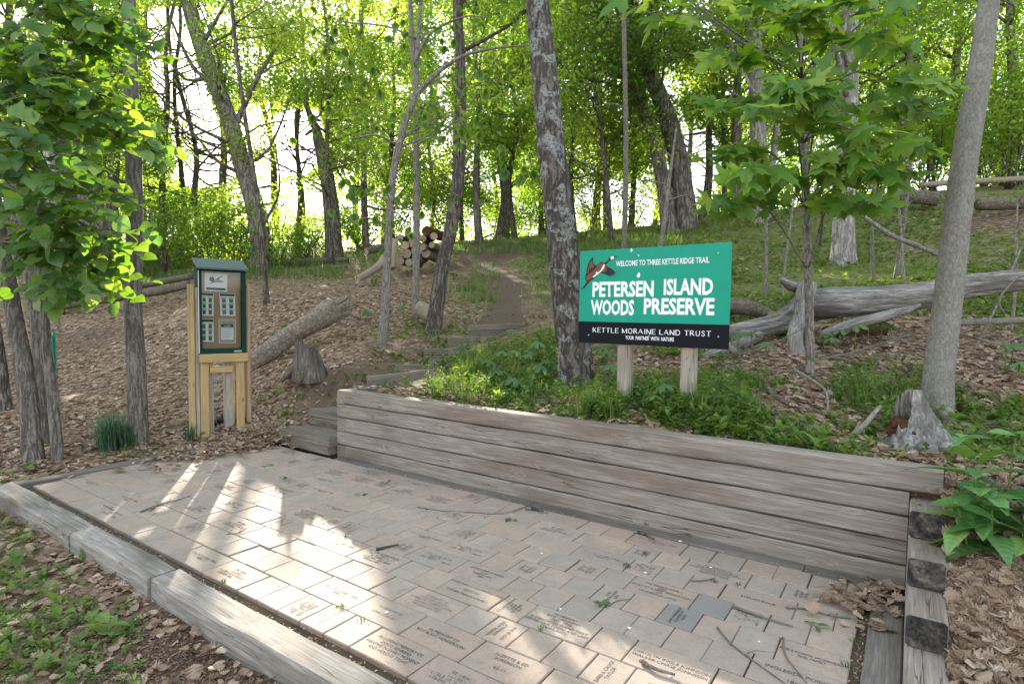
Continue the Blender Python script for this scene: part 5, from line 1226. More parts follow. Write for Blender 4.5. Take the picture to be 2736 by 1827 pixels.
T, P2, r2 = tree('thin_tree', 'straight thin grey trunk standing in front of the log pile', [(953, 695, 17), (955, 500, 16), (953, 250, 13), (940, -10, 10)], 10.6, 'bark_sap', top=10, seg=12, flare=.2, limbs=9, zmin=4.2, length=1.8, per=40, rough=.006)
T.finish('bark_sap', 'leaf_far')
T, P2, r2 = tree('thin_tree', 'thin dark trunk with bare twigs on the litter slope uphill of the notice kiosk', [(611, 668, 15), (602, 560, 13), (588, 440, 11), (552, 200, 10), (530, -10, 9)], 11.6, 'bark_dark', top=11, seg=10, flare=.2, limbs=7, zmin=6.5, length=1.6, per=30,
    extra=[[(600, 520, 8, 11.6), (640, 440, 6, 11.5), (632, 330, 3, 11.5)], [(603, 580, 7, 11.6), (560, 520, 5, 11.4), (520, 500, 2, 11.3)], [(560, 250, 6, 11.6), (600, 170, 5, 11.6), (680, 130, 3, 11.5)], [(570, 300, 6, 11.6), (520, 230, 4, 11.5), (480, 100, 2, 11.4)]])
T.finish('bark_dark', 'leaf_far')

# big oaks further up
T, P2, r2 = tree('oak_tree', 'thick oak trunk leaning against the open sky behind the kiosk', [(606, 588, 52), (590, 500, 46), (562, 400, 42), (525, 270, 40), (470, 130, 38), (428, -10, 36)], 18, 'bark_oak', top=15, seg=18, flare=.3, limbs=16, zmin=5.5, length=3.0, per=95, clump_r=.8, lsz=.12, extra=[[(535, 300, 16, 18), (590, 180, 12, 18.5), (640, 100, 8, 19)], [(560, 400, 12, 18), (500, 370, 9, 17.5), (440, 300, 5, 17)], [(500, 200, 14, 18), (440, 150, 8, 18.5), (390, 40, 5, 19)]])
T.finish('bark_oak', 'leaf_far')
T, P2, r2 = tree('oak_tree', 'forked oak with two heavy leaning stems above the welcome sign', [(1572, 552, 60), (1569, 490, 56), (1560, 392, 48), (1542, 307, 43), (1514, 227, 38), (1483, 147, 36), (1453, 74, 34), (1425, 10, 30)], 17.3, 'bark_oak', top=15, seg=20, flare=.25, limbs=18, zmin=6.0, length=3.2, per=90, clump_r=.75, lsz=.12, lump=.03)
Q, q = path([(1545, 552, 44), (1536, 515, 40), (1517, 392, 32), (1493, 294, 31), (1474, 245, 31), (1447, 172, 30), (1410, 104, 29), (1379, 37, 28), (1340, -50, 24)], 17.0); b = MB(); b.tube(Q - T.base - (0, 0, .1), q, 16, .03, .1, .012, True, 8, 6); b.obj('trunk', M['bark_oak'], T.root, smooth=True)
auto_limbs(T, Q, q, 12, 6.0, 3.0, (.2, .9), 3, .75, 90, .12); T.finish('bark_oak', 'leaf_far')
T, P2, r2 = tree('oak_tree', 'pale straight oak trunk on the green slope behind the maple sapling', [(1932, 612, 60), (1933, 560, 54), (1938, 430, 50), (1946, 200, 44), (1950, -10, 40)], 11, 'bark_pale', top=13, seg=22, flare=.4, limbs=14, zmin=5.2, length=2.8, per=90, clump_r=.75, lsz=.11, sub=10)
T.finish('bark_pale', 'leaf_far')
T, P2, r2 = tree('oak_tree', 'pale oak trunk with a twin stem on the crest beyond the sign', [(1746, 505, 46), (1742, 420, 42), (1738, 300, 38), (1730, 100, 34), (1722, -20, 30)], 15.5, 'bark_pale', top=14, seg=16, flare=.3, limbs=15, zmin=6.2, length=3.0, per=95, clump_r=.8, lsz=.12, extra=[[(1752, 430, 22, 15.6), (1775, 350, 20, 15.7), (1790, 200, 14, 15.8)]])
T.finish('bark_pale', 'leaf_far')
T, P2, r2 = tree('oak_tree', 'very thick oak trunk on the crest behind the linden clump', [(228, 640, 84), (220, 580, 76), (205, 480, 72), (190, 300, 64), (180, 60, 56)], 17.5, 'bark_oak', top=14, seg=20, flare=.3, limbs=14, zmin=6, length=3, per=90, clump_r=.8, lsz=.12)
T.finish('bark_oak', 'leaf_far')
T, P2, r2 = tree('oak_tree', 'dark trunk standing in the sun glare on the crest', [(768, 562, 40), (760, 480, 36), (748, 400, 33), (730, 320, 26), (722, 290, 18)], 20, 'bark_oak', top=9.2, seg=14, flare=.3, limbs=5, zmin=5.0, length=1.6, per=40, clump_r=.6, lsz=.12, extra=[[(735, 330, 14, 20), (720, 300, 12, 20), (700, 310, 6, 20)]])
T.finish('bark_oak', 'leaf_far')

def where(x):
    for lim, w in ((300, 'behind the linden clump'), (540, 'behind the notice kiosk'), (800, 'around the sunlit opening'), (1010, 'behind the log pile'), (1260, 'beyond the top of the dirt trail'), (1480, 'between lichen trunk and forked oak'), (1720, 'just beyond the forked oak'), (2060, 'behind the maple sapling'), (9999, 'behind the smooth pale trunk')):
        if x < lim: return w
SLIM = [(265, 592, 30, 19, 268), (372, 560, 16, 21, 395), (430, 560, 12, 22, 400), (470, 590, 14, 21, 380), (840, 575, 16, 22, 830), (760, 602, 13, 18.5, 742), (680, 560, 12, 24, 690), (1100, 548, 19, 21, 1092), (1150, 540, 30, 25, 1148), (1182, 548, 14, 21.5, 1172), (1060, 540, 12, 26, 1062), (1318, 525, 14, 20.5, 1312),
        (1405, 560, 12, 16.5, 1330), (1392, 505, 16, 21, 1420), (1448, 490, 14, 22, 1475), (1612, 478, 20, 22, 1650), (1690, 440, 22, 19, 1690), (1665, 440, 12, 20, 1640), (1240, 530, 12, 27, 1225), (900, 552, 12, 26, 905), (985, 540, 10, 28, 985), (330, 570, 16, 24, 330), (2080, 420, 20, 18, 2085), (2200, 400, 22, 20, 2195), (2310, 390, 24, 17, 2320), (130, 620, 22, 21, 120), (40, 640, 28, 20, 30), (1850, 460, 18, 20, 1855), (2010, 420, 22, 22, 2000)]
for (x, y, w, d, xt) in SLIM:
    g_ = hit1(x, y)
    if np.isnan(g_[0]): g_ = at(x, y, d); g_[2] = float(ground(g_[0], g_[1]))
    dz = rng.uniform(8, 11); top = at(xt, 0, d); n = 6
    k = np.linspace(0, 1, n)[:, None]; hor = at(x, y, d); hor[2] = float(ground(hor[0], hor[1])); P = hor + (np.array([top[0], top[1], max(top[2], hor[2] + dz)]) - hor) * k + np.column_stack([rng.normal(0, .09, n), rng.normal(0, .09, n), np.zeros(n)]); P[0] = hor - (0, 0, .15)
    rad = w / 2 / FO * d * np.linspace(1, .45, n)
    T = Tree('slim_tree', 'slim crest tree standing ' + where(x), P[0] + (0, 0, .15), 'tree', 'slim crest trees ' + where(x)); T.trunk(P, rad, 9, .25, .06, .02, 4, 'bark_oak' if w > 15 else 'bark_dark')
    auto_limbs(T, P, rad, 20, hor[2] + 1.6, 2.4, (-.1, .9), 3, .62, 78, rng.uniform(.095, .14)); T.finish('bark_dark', 'leaf_far')

# forest beyond the crest
BG = 'trees in the wood beyond the crest'
k = 0
for i in range(26):
    x = -80 + i * 98 + rng.uniform(-30, 30); d = rng.uniform(26, 40); p = at(x, 500, d); p[2] = float(ground(p[0], p[1])); H = rng.uniform(7, 11); n = 5
    P = p + np.column_stack([np.cumsum(rng.normal(0, .25, n)), np.cumsum(rng.normal(0, .25, n)), np.linspace(-.2, H, n)]); rad = rng.uniform(.10, .26) * np.linspace(1, .35, n)
    T = Tree('woodland_tree', 'distant leafy woodland tree ' + where(x), p, 'tree', 'distant trees ' + where(x)); T.trunk(P, rad, 7, .2, .05, .02, 3, 'bark_oak')
    auto_limbs(T, P, rad, 16, p[2] + .8, 3.0, (-.2, .8), 3, 1.1, 72, .17); T.finish('bark_dark', 'leaf_far')
# shrubs on the crest
SH = 'leafy shrubs along the crest'
for (x, y, d, r_, n) in [(380, 500, 19, 1.3, 9), (480, 520, 18, 1.3, 9), (540, 500, 19, 1.3, 9), (625, 540, 18, 1.1, 9), (700, 545, 20, 1.2, 9), (350, 470, 21, 1.4, 9), (460, 560, 21, 1.3, 8), (560, 545, 20, 1.2, 8), (330, 540, 22, 1.4, 8), (650, 520, 22, 1.1, 8), (820, 530, 24, 1.3, 8), (900, 480, 24, 1.5, 9), (1030, 480, 26, 1.5, 9), (1150, 470, 27, 1.6, 9), (1250, 470, 26, 1.4, 9), (1360, 440, 25, 1.5, 9), (1450, 450, 26, 1.2, 8), (1660, 440, 24, 1.2, 8), (1820, 420, 22, 1.5, 9), (1980, 400, 21, 1.6, 9), (2120, 380, 20, 1.6, 9), (2260, 330, 19, 1.7, 10), (2340, 300, 16, 1.5, 10), (2150, 250, 18, 1.6, 10), (2330, 200, 15, 1.4, 9), (80, 560, 20, 1.6, 9), (200, 540, 23, 1.5, 9), (720, 470, 25, 1.1, 7), (600, 470, 24, 1.2, 7), (430, 480, 26, 1.3, 7)]:
    p = at(x, y, d); base = p.copy(); base[2] = float(ground(p[0], p[1])); T = Tree('shrub', 'bushy bright-leaved crest shrub ' + where(x), base, 'shrub', 'crest shrubs ' + where(x)); C = []
    for i in range(n):
        a = rng.uniform(0, 6.283); e = base + np.array([math.cos(a) * r_ * rng.uniform(.3, 1), math.sin(a) * r_ * rng.uniform(.3, 1), rng.uniform(.5, 1.2) * max(p[2] - base[2] + r_ * .6, 1.4)]); mid = (base + e) / 2 + rng.normal(0, .15, 3); T.limb([base + rng.normal(0, .06, 3) * (1, 1, 0), mid, e], .025, .006, 4, 3); C += [e, mid + rng.normal(0, .3, 3), (e + mid) / 2]
    T.clumps(np.array(C), 72 if x < 760 else 110, .66, .11); T.finish('bark_dark', 'leaf_far')
# solid far wood
C = []
for i in range(800):
    x = rng.uniform(-150, 2500); d = rng.uniform(44, 60); p = at(x, 500, d); z = float(ground(p[0], p[1])); C.append((p[0], p[1], z + rng.uniform(.0, 5.5) * rng.uniform(.4, 1)))
stuff_mesh('distant_wood', [leaf_cloud(np.array(C), 26, 1.5, .34)], 'leaf_far', 'pale green mass of distant woodland behind the trunks', 'wood')

# --- large-leaved linden 
def leaf_part(root, mesh, p, nr, dv, s, name='leaf'):
    R3 = rotmats(np.asarray(nr, float)[None], np.asarray(dv, float)[None])[0]; o = bpy.data.objects.new(name, mesh); COL.objects.link(o); o.parent = root
    q = np.asarray(p) - np.array(root.location); Mx = Matrix([[*R3[0] * s, q[0]], [*R3[1] * s, q[1]], [*R3[2] * s, q[2]], [0, 0, 0, 1]]); o.matrix_local = Mx; return o
pl, rl = path([(76, 1046, 54), (62, 900, 50), (32, 720, 45), (8, 590, 42), (-14, 470, 40), (-40, 250, 34), (-60, -20, 28)], 5.55)
pl, rl = to_ground(pl, rl); T = Tree('linden_tree', 'clump of three grey linden stems with large heart-shaped leaves at the patio corner', pl[0] + (0, 0, .12))
pl, rl = extend(pl, rl, 7.5); T.trunk(pl, rl, 30, .22, .05, .006, 12, 'bark_linden')
p2, q2 = to_ground(*path([(100, 972, 38), (92, 800, 35), (72, 640, 32), (52, 500, 30), (38, 380, 26), (20, 150, 20)], 6.2)); T.trunk(p2, q2, 20, .2, .05, .006, 10, 'bark_linden')
p3, q3 = to_ground(*path([(133, 1046, 30), (122, 920, 31), (104, 780, 28), (92, 620, 27), (100, 520, 24), (90, 430, 20), (60, 250, 14)], 5.6)); T.trunk(p3, q3, 20, .2, .05, .006, 10, 'bark_linden')
HL = [mesh_arr('leaf', *heart_leaf(s, f, dr), M['leaf_linden_o'], smooth=True) for s, f, dr in ((1, .15, .2), (2, .3, .35), (3, .05, .45), (4, .2, .1))]
LL = []
def linden_branch(start, ends, rad):
    P = np.array([start] + ends); T.limb(P, rad, rad * .2, 6, 6); Q = catmull(P, 10)
    for i in range(4, len(Q), 1):
        if rng.random() < .25: continue
        tdir = Q[min(i + 1, len(Q) - 1)] - Q[i - 1]; tdir /= np.linalg.norm(tdir) + 1e-9
        qx, qy, _ = project(Q[i]); slim = qx[0] > 215
        if slim and rng.random() < .35: continue
        tw = tdir * .5 + rng.normal(0, .5, 3); tw[2] = tw[2] * .4 - .12; L = rng.uniform(.2, .36) if slim else rng.uniform(.25, .6); e = Q[i] + tw / np.linalg.norm(tw) * L; T.limb([Q[i], (Q[i] + e) / 2 + (0, 0, .03), e], rad * .18 + .002, .0015, 4, 2)
        for t in np.linspace(.15, 1, int(L * 17)):
            side = rng.choice((-1, 1)); c = Q[i] + (e - Q[i]) * t; out_ = tw / np.linalg.norm(tw) + np.cross(tw, (0, 0, 1)) / np.linalg.norm(tw) * side * rng.uniform(.3, 1.1); out_[2] -= rng.uniform(.25, .9)
            tocam = CAM - c; tocam /= np.linalg.norm(tocam); nr = np.array([.25, -.35, .75]) + rng.normal(0, .33, 3); LL.append((c + out_ * .02, nr, out_, rng.uniform(.075, .135)))
def lb(z0, pts, rad=.018):
    i = np.argmin(np.abs(pl[:, 2] - z0)); linden_branch(pl[i] + (pl[min(i + 1, len(pl) - 1)] - pl[i]) * .3, [at(*p) for p in pts], rad)
lb(2.4, [(60, 400, 5.3), (150, 400, 5.0), (260, 440, 4.9), (350, 490, 4.9)]); lb(2.7, [(90, 300, 5.2), (200, 290, 4.9), (290, 310, 4.8), (360, 345, 4.8)]); lb(3.0, [(60, 240, 5.1), (130, 230, 4.8), (190, 250, 4.7), (240, 290, 4.7)])
lb(3.3, [(60, 180, 5.1), (120, 170, 4.8), (180, 180, 4.7), (230, 220, 4.8)]); lb(3.6, [(60, 110, 5.0), (120, 90, 4.7), (180, 90, 4.6), (230, 120, 4.7)]); lb(3.9, [(60, 40, 5.0), (110, 20, 4.7), (160, 20, 4.6), (220, 40, 4.7)]); lb(2.0, [(60, 520, 5.4), (140, 540, 5.2), (190, 590, 5.1), (235, 640, 5.1)], .012); lb(2.2, [(50, 470, 5.0), (120, 480, 4.8), (200, 520, 4.7), (250, 560, 4.8)], .014)
lb(1.9, [(60, 560, 5.0), (100, 580, 4.7), (130, 640, 4.7)], .010); lb(3.4, [(20, 220, 4.7), (60, 280, 4.4), (100, 360, 4.3)], .014); lb(3.0, [(10, 300, 4.6), (60, 370, 4.3), (120, 440, 4.3)], .014); lb(3.8, [(10, 120, 4.6), (60, 150, 4.3), (120, 220, 4.3)], .014); lb(2.6, [(0, 400, 4.6), (40, 450, 4.3), (80, 520, 4.4)], .012); lb(4.0, [(30, -20, 4.7), (100, -30, 4.5), (180, 10, 4.4)], .014); lb(3.2, [(100, 180, 5.6), (190, 220, 5.6), (250, 280, 5.5)], .014)
LL.sort(key=lambda q: -q[3] / ((q[0] - CAM) @ FW)); vis = [q for q in LL if -40 < project(q[0])[0][0] < 460 and -40 < project(q[0])[1][0] < 760]; rest = [q for q in LL if not any(q is v_ for v_ in vis[:300])]
for i, (c, nr, dv, s_) in enumerate(vis[:300]): leaf_part(T.root, HL[i % 4], c, nr, dv, s_)
tv, tf = heart_leaf(5); C = np.array([q[0] for q in rest]); V, Fq = scatter(tv, tf, C, rotmats(np.array([q[1] for q in rest]), np.array([q[2] for q in rest])), np.array([q[3] for q in rest]))
T.lv = []; tag(link('crown', mesh_arr('crown', V - T.base, Fq, M['leaf_linden'], np.repeat(rng.uniform(0, 1, len(C)), len(tv)), True), T.root), kind='stuff')
T.finish('bark_linden', 'leaf_linden')
T, P2, r2 = tree('dark_tree', 'dark leaning trunk standing beyond the linden clump', [(16, 948, 34), (4, 860, 32), (-14, 740, 30), (-50, 500, 26)], 7.9, 'bark_dark', top=7, seg=16, flare=.2, rough=.02); T.finish('bark_dark', 'leaf_far')

# --- maple sapling
pm, qm = to_ground(*path([(1858, 865, 22), (1857, 760, 21), (1853, 620, 19), (1850, 480, 18), (1842, 330, 15), (1838, 180, 12), (1836, 20, 9)], 5.4))
T = Tree('maple_sapling', 'young maple with broad lobed leaves beside the fallen silver log', pm[0] + (0, 0, .12)); pm, qm = extend(pm, qm, 5.0); T.trunk(pm, qm, 16, .2, .04, .006, 10, 'bark_sap')
ML = [mesh_arr('leaf', *maple_leaf(s, dr), M['leaf_maple_o'], smooth=True) for s, dr in ((1, .15), (2, .35), (3, .55), (4, .05))]
LL = []
def maple_branch(pts, rad=.012, n=16, s=(.13, .21), start=None):
    P = [at(*p) for p in pts]
    if start is None: i = np.argmin(np.abs(pm[:, 2] - (P[0][2] - .25))); P = [pm[i]] + P
    T.limb(np.array(P), rad, .002, 5, 6); Q = catmull(np.array(P), 10); m_ = len(Q)
    for j in range(n):
        i = int(m_ * (.3 + .7 * (j + rng.uniform(0, 1)) / n)); i = min(i, m_ - 1); a = rng.uniform(0, 6.28); st = np.array([math.cos(a), math.sin(a), rng.uniform(-.2, .5)]) * rng.uniform(.06, .16); c = Q[i] + st
        T.limb([Q[i], Q[i] + st * .6 + (0, 0, .01), c], .0018, .0010, 3, 1)
        out_ = st / np.linalg.norm(st) + np.array([.3, -.1, -.75]); nr = np.array([.15, -.45, .65]) + rng.normal(0, .35, 3); LL.append((c, nr, out_, rng.uniform(*s)))
for pts in [[(1760, 480, 5.0), (1690, 470, 4.8), (1640, 480, 4.7)], [(1780, 360, 5.0), (1700, 350, 4.8), (1620, 350, 4.7)], [(1760, 260, 5.0), (1690, 240, 4.7), (1640, 260, 4.6)], [(1780, 150, 4.9), (1720, 130, 4.6), (1670, 120, 4.5)], [(1930, 420, 5.0), (2010, 400, 4.7), (2080, 400, 4.5)], [(1930, 330, 5.0), (2030, 320, 4.6), (2110, 340, 4.4)], [(1940, 250, 4.9), (2060, 250, 4.5), (2140, 260, 4.3)], [(1930, 180, 4.8), (2040, 180, 4.4), (2130, 210, 4.2)],
            [(1900, 100, 4.8), (2000, 90, 4.4), (2080, 110, 4.2)], [(1850, 60, 4.7), (1900, 20, 4.4), (1980, 10, 4.2)], [(1820, 60, 4.7), (1760, 20, 4.4), (1700, 10, 4.3)], [(1900, 470, 4.9), (1960, 480, 4.6), (1990, 470, 4.5)], [(1830, 300, 4.7), (1850, 230, 4.3), (1880, 200, 4.1)], [(1860, 420, 4.9), (1900, 380, 4.4), (1950, 360, 4.3)], [(1800, 420, 4.9), (1760, 400, 4.5), (1720, 420, 4.4)], [(1840, 200, 4.6), (1800, 210, 4.2), (1770, 260, 4.1)], [(1870, 300, 4.7), (1960, 300, 4.3), (2020, 330, 4.2)]]:
    maple_branch(pts, .010, 25)
maple_branch([(1480, -60, 4.2), (1460, -5, 4.0), (1490, 30, 3.9), (1560, 35, 3.9)], .008, 12); maple_branch([(1700, -60, 4.2), (1660, -10, 4.0), (1610, 25, 3.9)], .008, 8); maple_branch([(2100, -60, 4.2), (2060, -5, 4.0), (2030, 40, 3.9)], .008, 10)
LL.sort(key=lambda q: -q[3] / ((q[0] - CAM) @ FW))
for i, (c, nr, dv, s_) in enumerate(LL[:300]): leaf_part(T.root, ML[i % 4], c, nr, dv, s_)
if len(LL) > 300:
    tv, tf = maple_leaf(7); C = np.array([q[0] for q in LL[300:]]); V, Fq = scatter(tv, tf, C, rotmats(np.array([q[1] for q in LL[300:]]), np.array([q[2] for q in LL[300:]])), np.array([q[3] for q in LL[300:]]))
    tag(link('crown', mesh_arr('crown', V - T.base, Fq, M['leaf_mid'], np.repeat(rng.uniform(0, .7, len(C)), len(tv)), True), T.root), kind='stuff')
T.finish('bark_sap', 'leaf_mid')
# thin bare saplings on the right slope
for (x, y, xt, yt, w, d) in [(2003, 645, 2006, 430, 9, 8.6), (2052, 640, 2088, 370, 11, 8.4), (2075, 650, 2062, 480, 7, 8.6), (1755, 675, 1757, 470, 9, 8.8), (1792, 690, 1815, 500, 7, 8.6), (1880, 560, 1876, 430, 9, 11), (1506, 610, 1536, 400, 12, 12), (1430, 600, 1431, 60, 15, 12), (2225, 800, 2345, 560, 7, 5.9), (2318, 760, 2330, 540, 7, 6.5)]:
    p0 = hit1(x, y); e = at(xt, yt, d); e2 = e + (e - p0) * .5; T = Tree('bare_sapling', 'thin bare sapling stem standing on the green slope', p0, 'sapling', 'thin bare saplings on the slope'); Pn = np.array([p0 - (0, 0, .1), (p0 + e) / 2 + rng.normal(0, .04, 3), e, e2]); rad = w / 2 / FO * d; T.trunk(Pn, np.array([1, .85, .7, .3]) * rad, 8, .1, .05, .02, 4, 'bark_sap')
    for j in range(5):
        s0 = p0 + (e2 - p0) * rng.uniform(.4, .95); s1 = s0 + np.array([rng.normal(0, .35), rng.normal(0, .35), rng.uniform(.05, .4)]); T.limb([s0, (s0 + s1) / 2 + (0, 0, .04), s1], rad * .4, rad * .1, 4, 3)
    T.clumps(np.array([e2, e2 + (0, 0, .3)]), 25, .4, .07); T.finish('bark_sap', 'leaf_mid')

# ------------------------------------------------------------------ fallen wood
def log(name, label, pp, d, bark, seg=16, cut=(), rough=.02, lump=.06, group=None, jag=(), sub=6, snap=None):
    """log through pixels (x, y, width) at depths d; cut: which ends are sawn"""
    P, r_ = path(pp, d)
    if snap is not None:
        for i in range(len(P)): P[i, 2] = max(P[i, 2], float(ground(P[i, 0], P[i, 1])) + r_[i] * snap)
    base = P.mean(0); base[2] = float(ground(base[0], base[1])); root = thing(name, label, 'log', base, 0, group)
    b = MB(); b.tube(P - base, r_, seg, lump, 0, rough, True, int(abs(pp[0][0])), sub, .02); b.obj('stem', M[bark], root, smooth=True)
    for e in cut:
        i, j = (0, 1) if e == 0 else (-1, -2); ax = P[i] - P[j]; ax /= np.linalg.norm(ax); side = np.cross(ax, (0, 0, 1)); side /= np.linalg.norm(side); upv = np.cross(side, ax); n = 18; V = [(0, 0, 0)]
        for k_ in range(n): a = 6.2832 * k_ / n; V.append(np.array(side * math.cos(a) + upv * math.sin(a)) * r_[i] * (.93 + .04 * math.sin(3 * a + pp[0][0])))
        F = [(0, 1 + k_, 1 + (k_ + 1) % n) for k_ in range(n)]
        link('cut_face', mesh_arr('cut_face', np.array(V), np.array(F), M['cutface']), root, P[i] - base + ax * .004)
    for e in jag:                                             # broken end: splinters
        i, j = (0, 1) if e == 0 else (-1, -2); ax = P[i] - P[j]; ax /= np.linalg.norm(ax)
        for k_ in range(11):
            off = unit(1)[0]; off -= ax * (off @ ax); st = P[i] + off * r_[i] * .7; en = st + ax * r_[i] * rng.uniform(.4, 1.6) + off * r_[i] * rng.uniform(-.2, .5)
            b = MB(); b.tube(np.array([st - ax * r_[i] * .5, (st + en) / 2, en]) - base, [r_[i] * .32, r_[i] * .2, .006], 6, .2, 0, .05, True, k_, 2); b.obj('splinter', M[bark], root)
    return root
# the big silver log
P, r_ = path([(1676, 769, 46), (1730, 758, 48), (1791, 742, 52), (1850, 712, 74), (1899, 700, 82), (2006, 690, 72), (2113, 678, 68), (2220, 654, 68), (2348, 640, 66), (2480, 640, 64)], [6.8, 6.75, 6.7, 6.6, 6.5, 6.35, 6.2, 6.05, 5.85, 5.6])
base = P[4].copy(); base[2] = float(ground(base[0], base[1])); big = thing('fallen_log', 'large silver dead log lying propped across the slope behind the sign', 'log', base)
b = MB(); b.tube(P - base, r_, 48, .10, 0, .016, True, 4, 14, .045)
dv_ = P[6] - P[4]; rzl = math.atan2(dv_[1], dv_[0])
stem = b.obj('stem', M['litterwood'], big, smooth=True)
# turn the mesh so its own X runs along the log, which is where the grain follows
stem.data.transform(Matrix.Rotation(-rzl, 4, 'Z')); stem.rotation_euler = (0, 0, rzl)
def piece(name, pp, d, matn, seg=10, rough=.03, lump=.1, seed=1):
    Q, q = path(pp, d); b = MB(); dv = Q[-1] - Q[0]; L = np.linalg.norm(dv); qx = Vector(dv).to_track_quat('X', 'Z'); c = Q.mean(0)
    Mi = np.array(qx.to_matrix()).T; b.tube((Q - c) @ Mi.T, q, seg, lump, 0, rough, True, seed, 6)
    o = b.obj(name, M[matn], big, smooth=True, loc=c - base); o.rotation_euler = qx.to_euler(); return o
piece('dead_limb', [(1846, 650, 44), (1836, 720, 40), (1822, 770, 34), (1836, 845, 36), (1838, 868, 30)], [6.35, 6.3, 6.2, 6.05, 6.0], 'litterwood', 14, .05, .15)
piece('dead_limb', [(1790, 640, 12), (1815, 655, 26), (1850, 660, 34)], [6.4, 6.4, 6.4], 'litterwood', 10, .05, .15)
piece('split_limb', [(1880, 770, 22), (1960, 745, 30), (2060, 715, 24), (2110, 700, 10)], [6.3, 6.2, 6.1, 6.1], 'litterwood', 12, .04, .1, 3)
piece('broken_limb', [(1660, 790, 10), (1700, 812, 22), (1760, 850, 26), (1800, 880, 12)], [6.4, 6.2, 6.0, 5.9], 'litterwood', 10, .05, .15, 6)
piece('broken_limb', [(1600, 830, 24), (1680, 800, 34), (1740, 770, 26)], [6.3, 6.4, 6.6], 'litterwood', 10, .05, .15, 7)
log('mossy_log', 'short mossy brown log lying behind the lower end of the silver log', [(1672, 700, 40), (1710, 706, 40), (1760, 720, 30)], [7.7, 7.6, 7.5], 'log_bark', cut=(), lump=.1)
log('grey_log', 'slim grey log lying on leaves beside the smooth pale trunk', [(2190, 740, 21), (2260, 738, 20), (2400, 732, 20)], [6.2, 6.1, 6.0], 'bark_grey')
log('rotten_log', 'rotten red-brown log under the propped silver log', [(1890, 790, 34), (1960, 775, 36), (2030, 760, 26)], [6.6, 6.6, 6.6], 'rot', snap=.4)
# litter slope beside the steps
log('pale_log', 'long bare tan log with a torn root end running uphill behind the kiosk', [(478, 896, 36), (540, 858, 42), (600, 816, 46), (660, 772, 46), (720, 736, 54), (768, 706, 62)], [8.5, 8.65, 8.8, 9.0, 9.2, 9.4], 'log_mid', seg=24, cut=(), jag=(1,), lump=.10, rough=.03)
def shell_stump(label, loc, prof, rb_, rt_, hr, matn, seed, turn=0.0, lean=(-.09, .03), deg=(-150, 110)):
    """broken stump: a shell of standing wood round a rotten heart; its own X runs up the grain"""
    st = thing('stump', label, 'stump', loc, turn); n, mrow = 40, 9; V = []; r9 = np.random.default_rng(seed)
    ang = np.linspace(R(deg[0]), R(deg[1]), n); hp_ = np.interp(np.linspace(0, 1, n), np.linspace(0, 1, len(prof)), prof) * (1 + r9.normal(0, .10, n)); fu = r9.normal(0, .035, n)
    for sgn in (0, 1):
        for i in range(mrow):
            t = i / (mrow - 1)
            for j in range(n):
                rr = (rb_ * (1 - t) ** 1.4 + rt_) * (1 + fu[j]) * (1 + .16 * math.cos(ang[j] * 4) * (1 - t)) - sgn * (.035 + .015 * t); V.append((rr * math.cos(ang[j]) + lean[0] * t, rr * math.sin(ang[j]) * .85 + lean[1] * t, hp_[j] * t - .06 * (1 - t)))
    V = np.array(V); off = mrow * n; F = [(i * n + j, i * n + j + 1, (i + 1) * n + j + 1, (i + 1) * n + j) for i in range(mrow - 1) for j in range(n - 1)]; F += [(off + b_, off + a_, off + d_, off + c_) for a_, b_, c_, d_ in F]
    F += [((mrow - 1) * n + j, (mrow - 1) * n + j + 1, off + (mrow - 1) * n + j + 1, off + (mrow - 1) * n + j) for j in range(n - 1)]; F += [(i * n + e, (i + 1) * n + e, off + (i + 1) * n + e, off + i * n + e) for i in range(mrow - 1) for e in (0, n - 1)]
    V = np.column_stack([-V[:, 2], V[:, 1], V[:, 0]])
    o = link('shell', mesh_arr('shell', V, np.array(F), M[matn]), st); o.rotation_euler = (0, R(90), 0)
    b = MB(); b.tube(np.array([(-.02, .0, -.08), (-.04, .02, .06), (lean[0], lean[1], max(prof) * .45), (lean[0] * 1.2, lean[1] * 1.2, max(prof) * .6)]), [hr * 1.3, hr * .9, hr * .5, hr * .1], 22, .25, 0, .16, True, 5, 6, .08); b.obj('rotten_heart', M['rot'], st)
    return st
st = shell_stump('weathered broken stump on the litter slope beside the trail', hit1(712, 862), [.30, .34, .42, .38, .46, .40, .36, .30, .26, .30], .10, .17, .15, 'old_stump', 8, R(-40), (.05, -.04), (-175, 175))
for k_, (x_, y_) in enumerate(((.25, -.10), (-.20, -.16), (.05, -.26))):
    b = MB(); b.tube(np.array([(x_ * .6, y_ * .6, .16), (x_ * .95, y_ * .95, .05), (x_ * 1.35, y_ * 1.35, -.06)]), [.06, .055, .02], 9, .15, 0, .05, True, k_, 4); b.obj('root', M['log_bark'], st, smooth=True)
log('cut_log', 'short sawn log lying behind the foot of the leaning dark trunk', [(962, 706, 36), (990, 722, 40), (1020, 742, 44)], [10.1, 9.95, 9.8], 'log_pale', cut=(1,), snap=.7)
log('fallen_log', 'dark fallen trunk lying across the slope behind the linden clump', [(90, 712, 20), (180, 695, 24), (280, 680, 24), (360, 668, 22), (434, 652, 20)], [14.2, 14.2, 14.2, 14.2, 14.2], 'log_bark', snap=.6)
log('fallen_log', 'grey fallen trunk with shorter logs above the dark one behind the kiosk', [(300, 660, 16), (370, 646, 18), (440, 634, 18)], 15.6, 'log_bark', snap=.6)
log('fallen_log', 'long thin fallen trunk along the crest beside the kiosk', [(560, 606, 13), (640, 604, 15), (720, 598, 14), (800, 594, 10)], 18.6, 'log_bark', snap=.5)
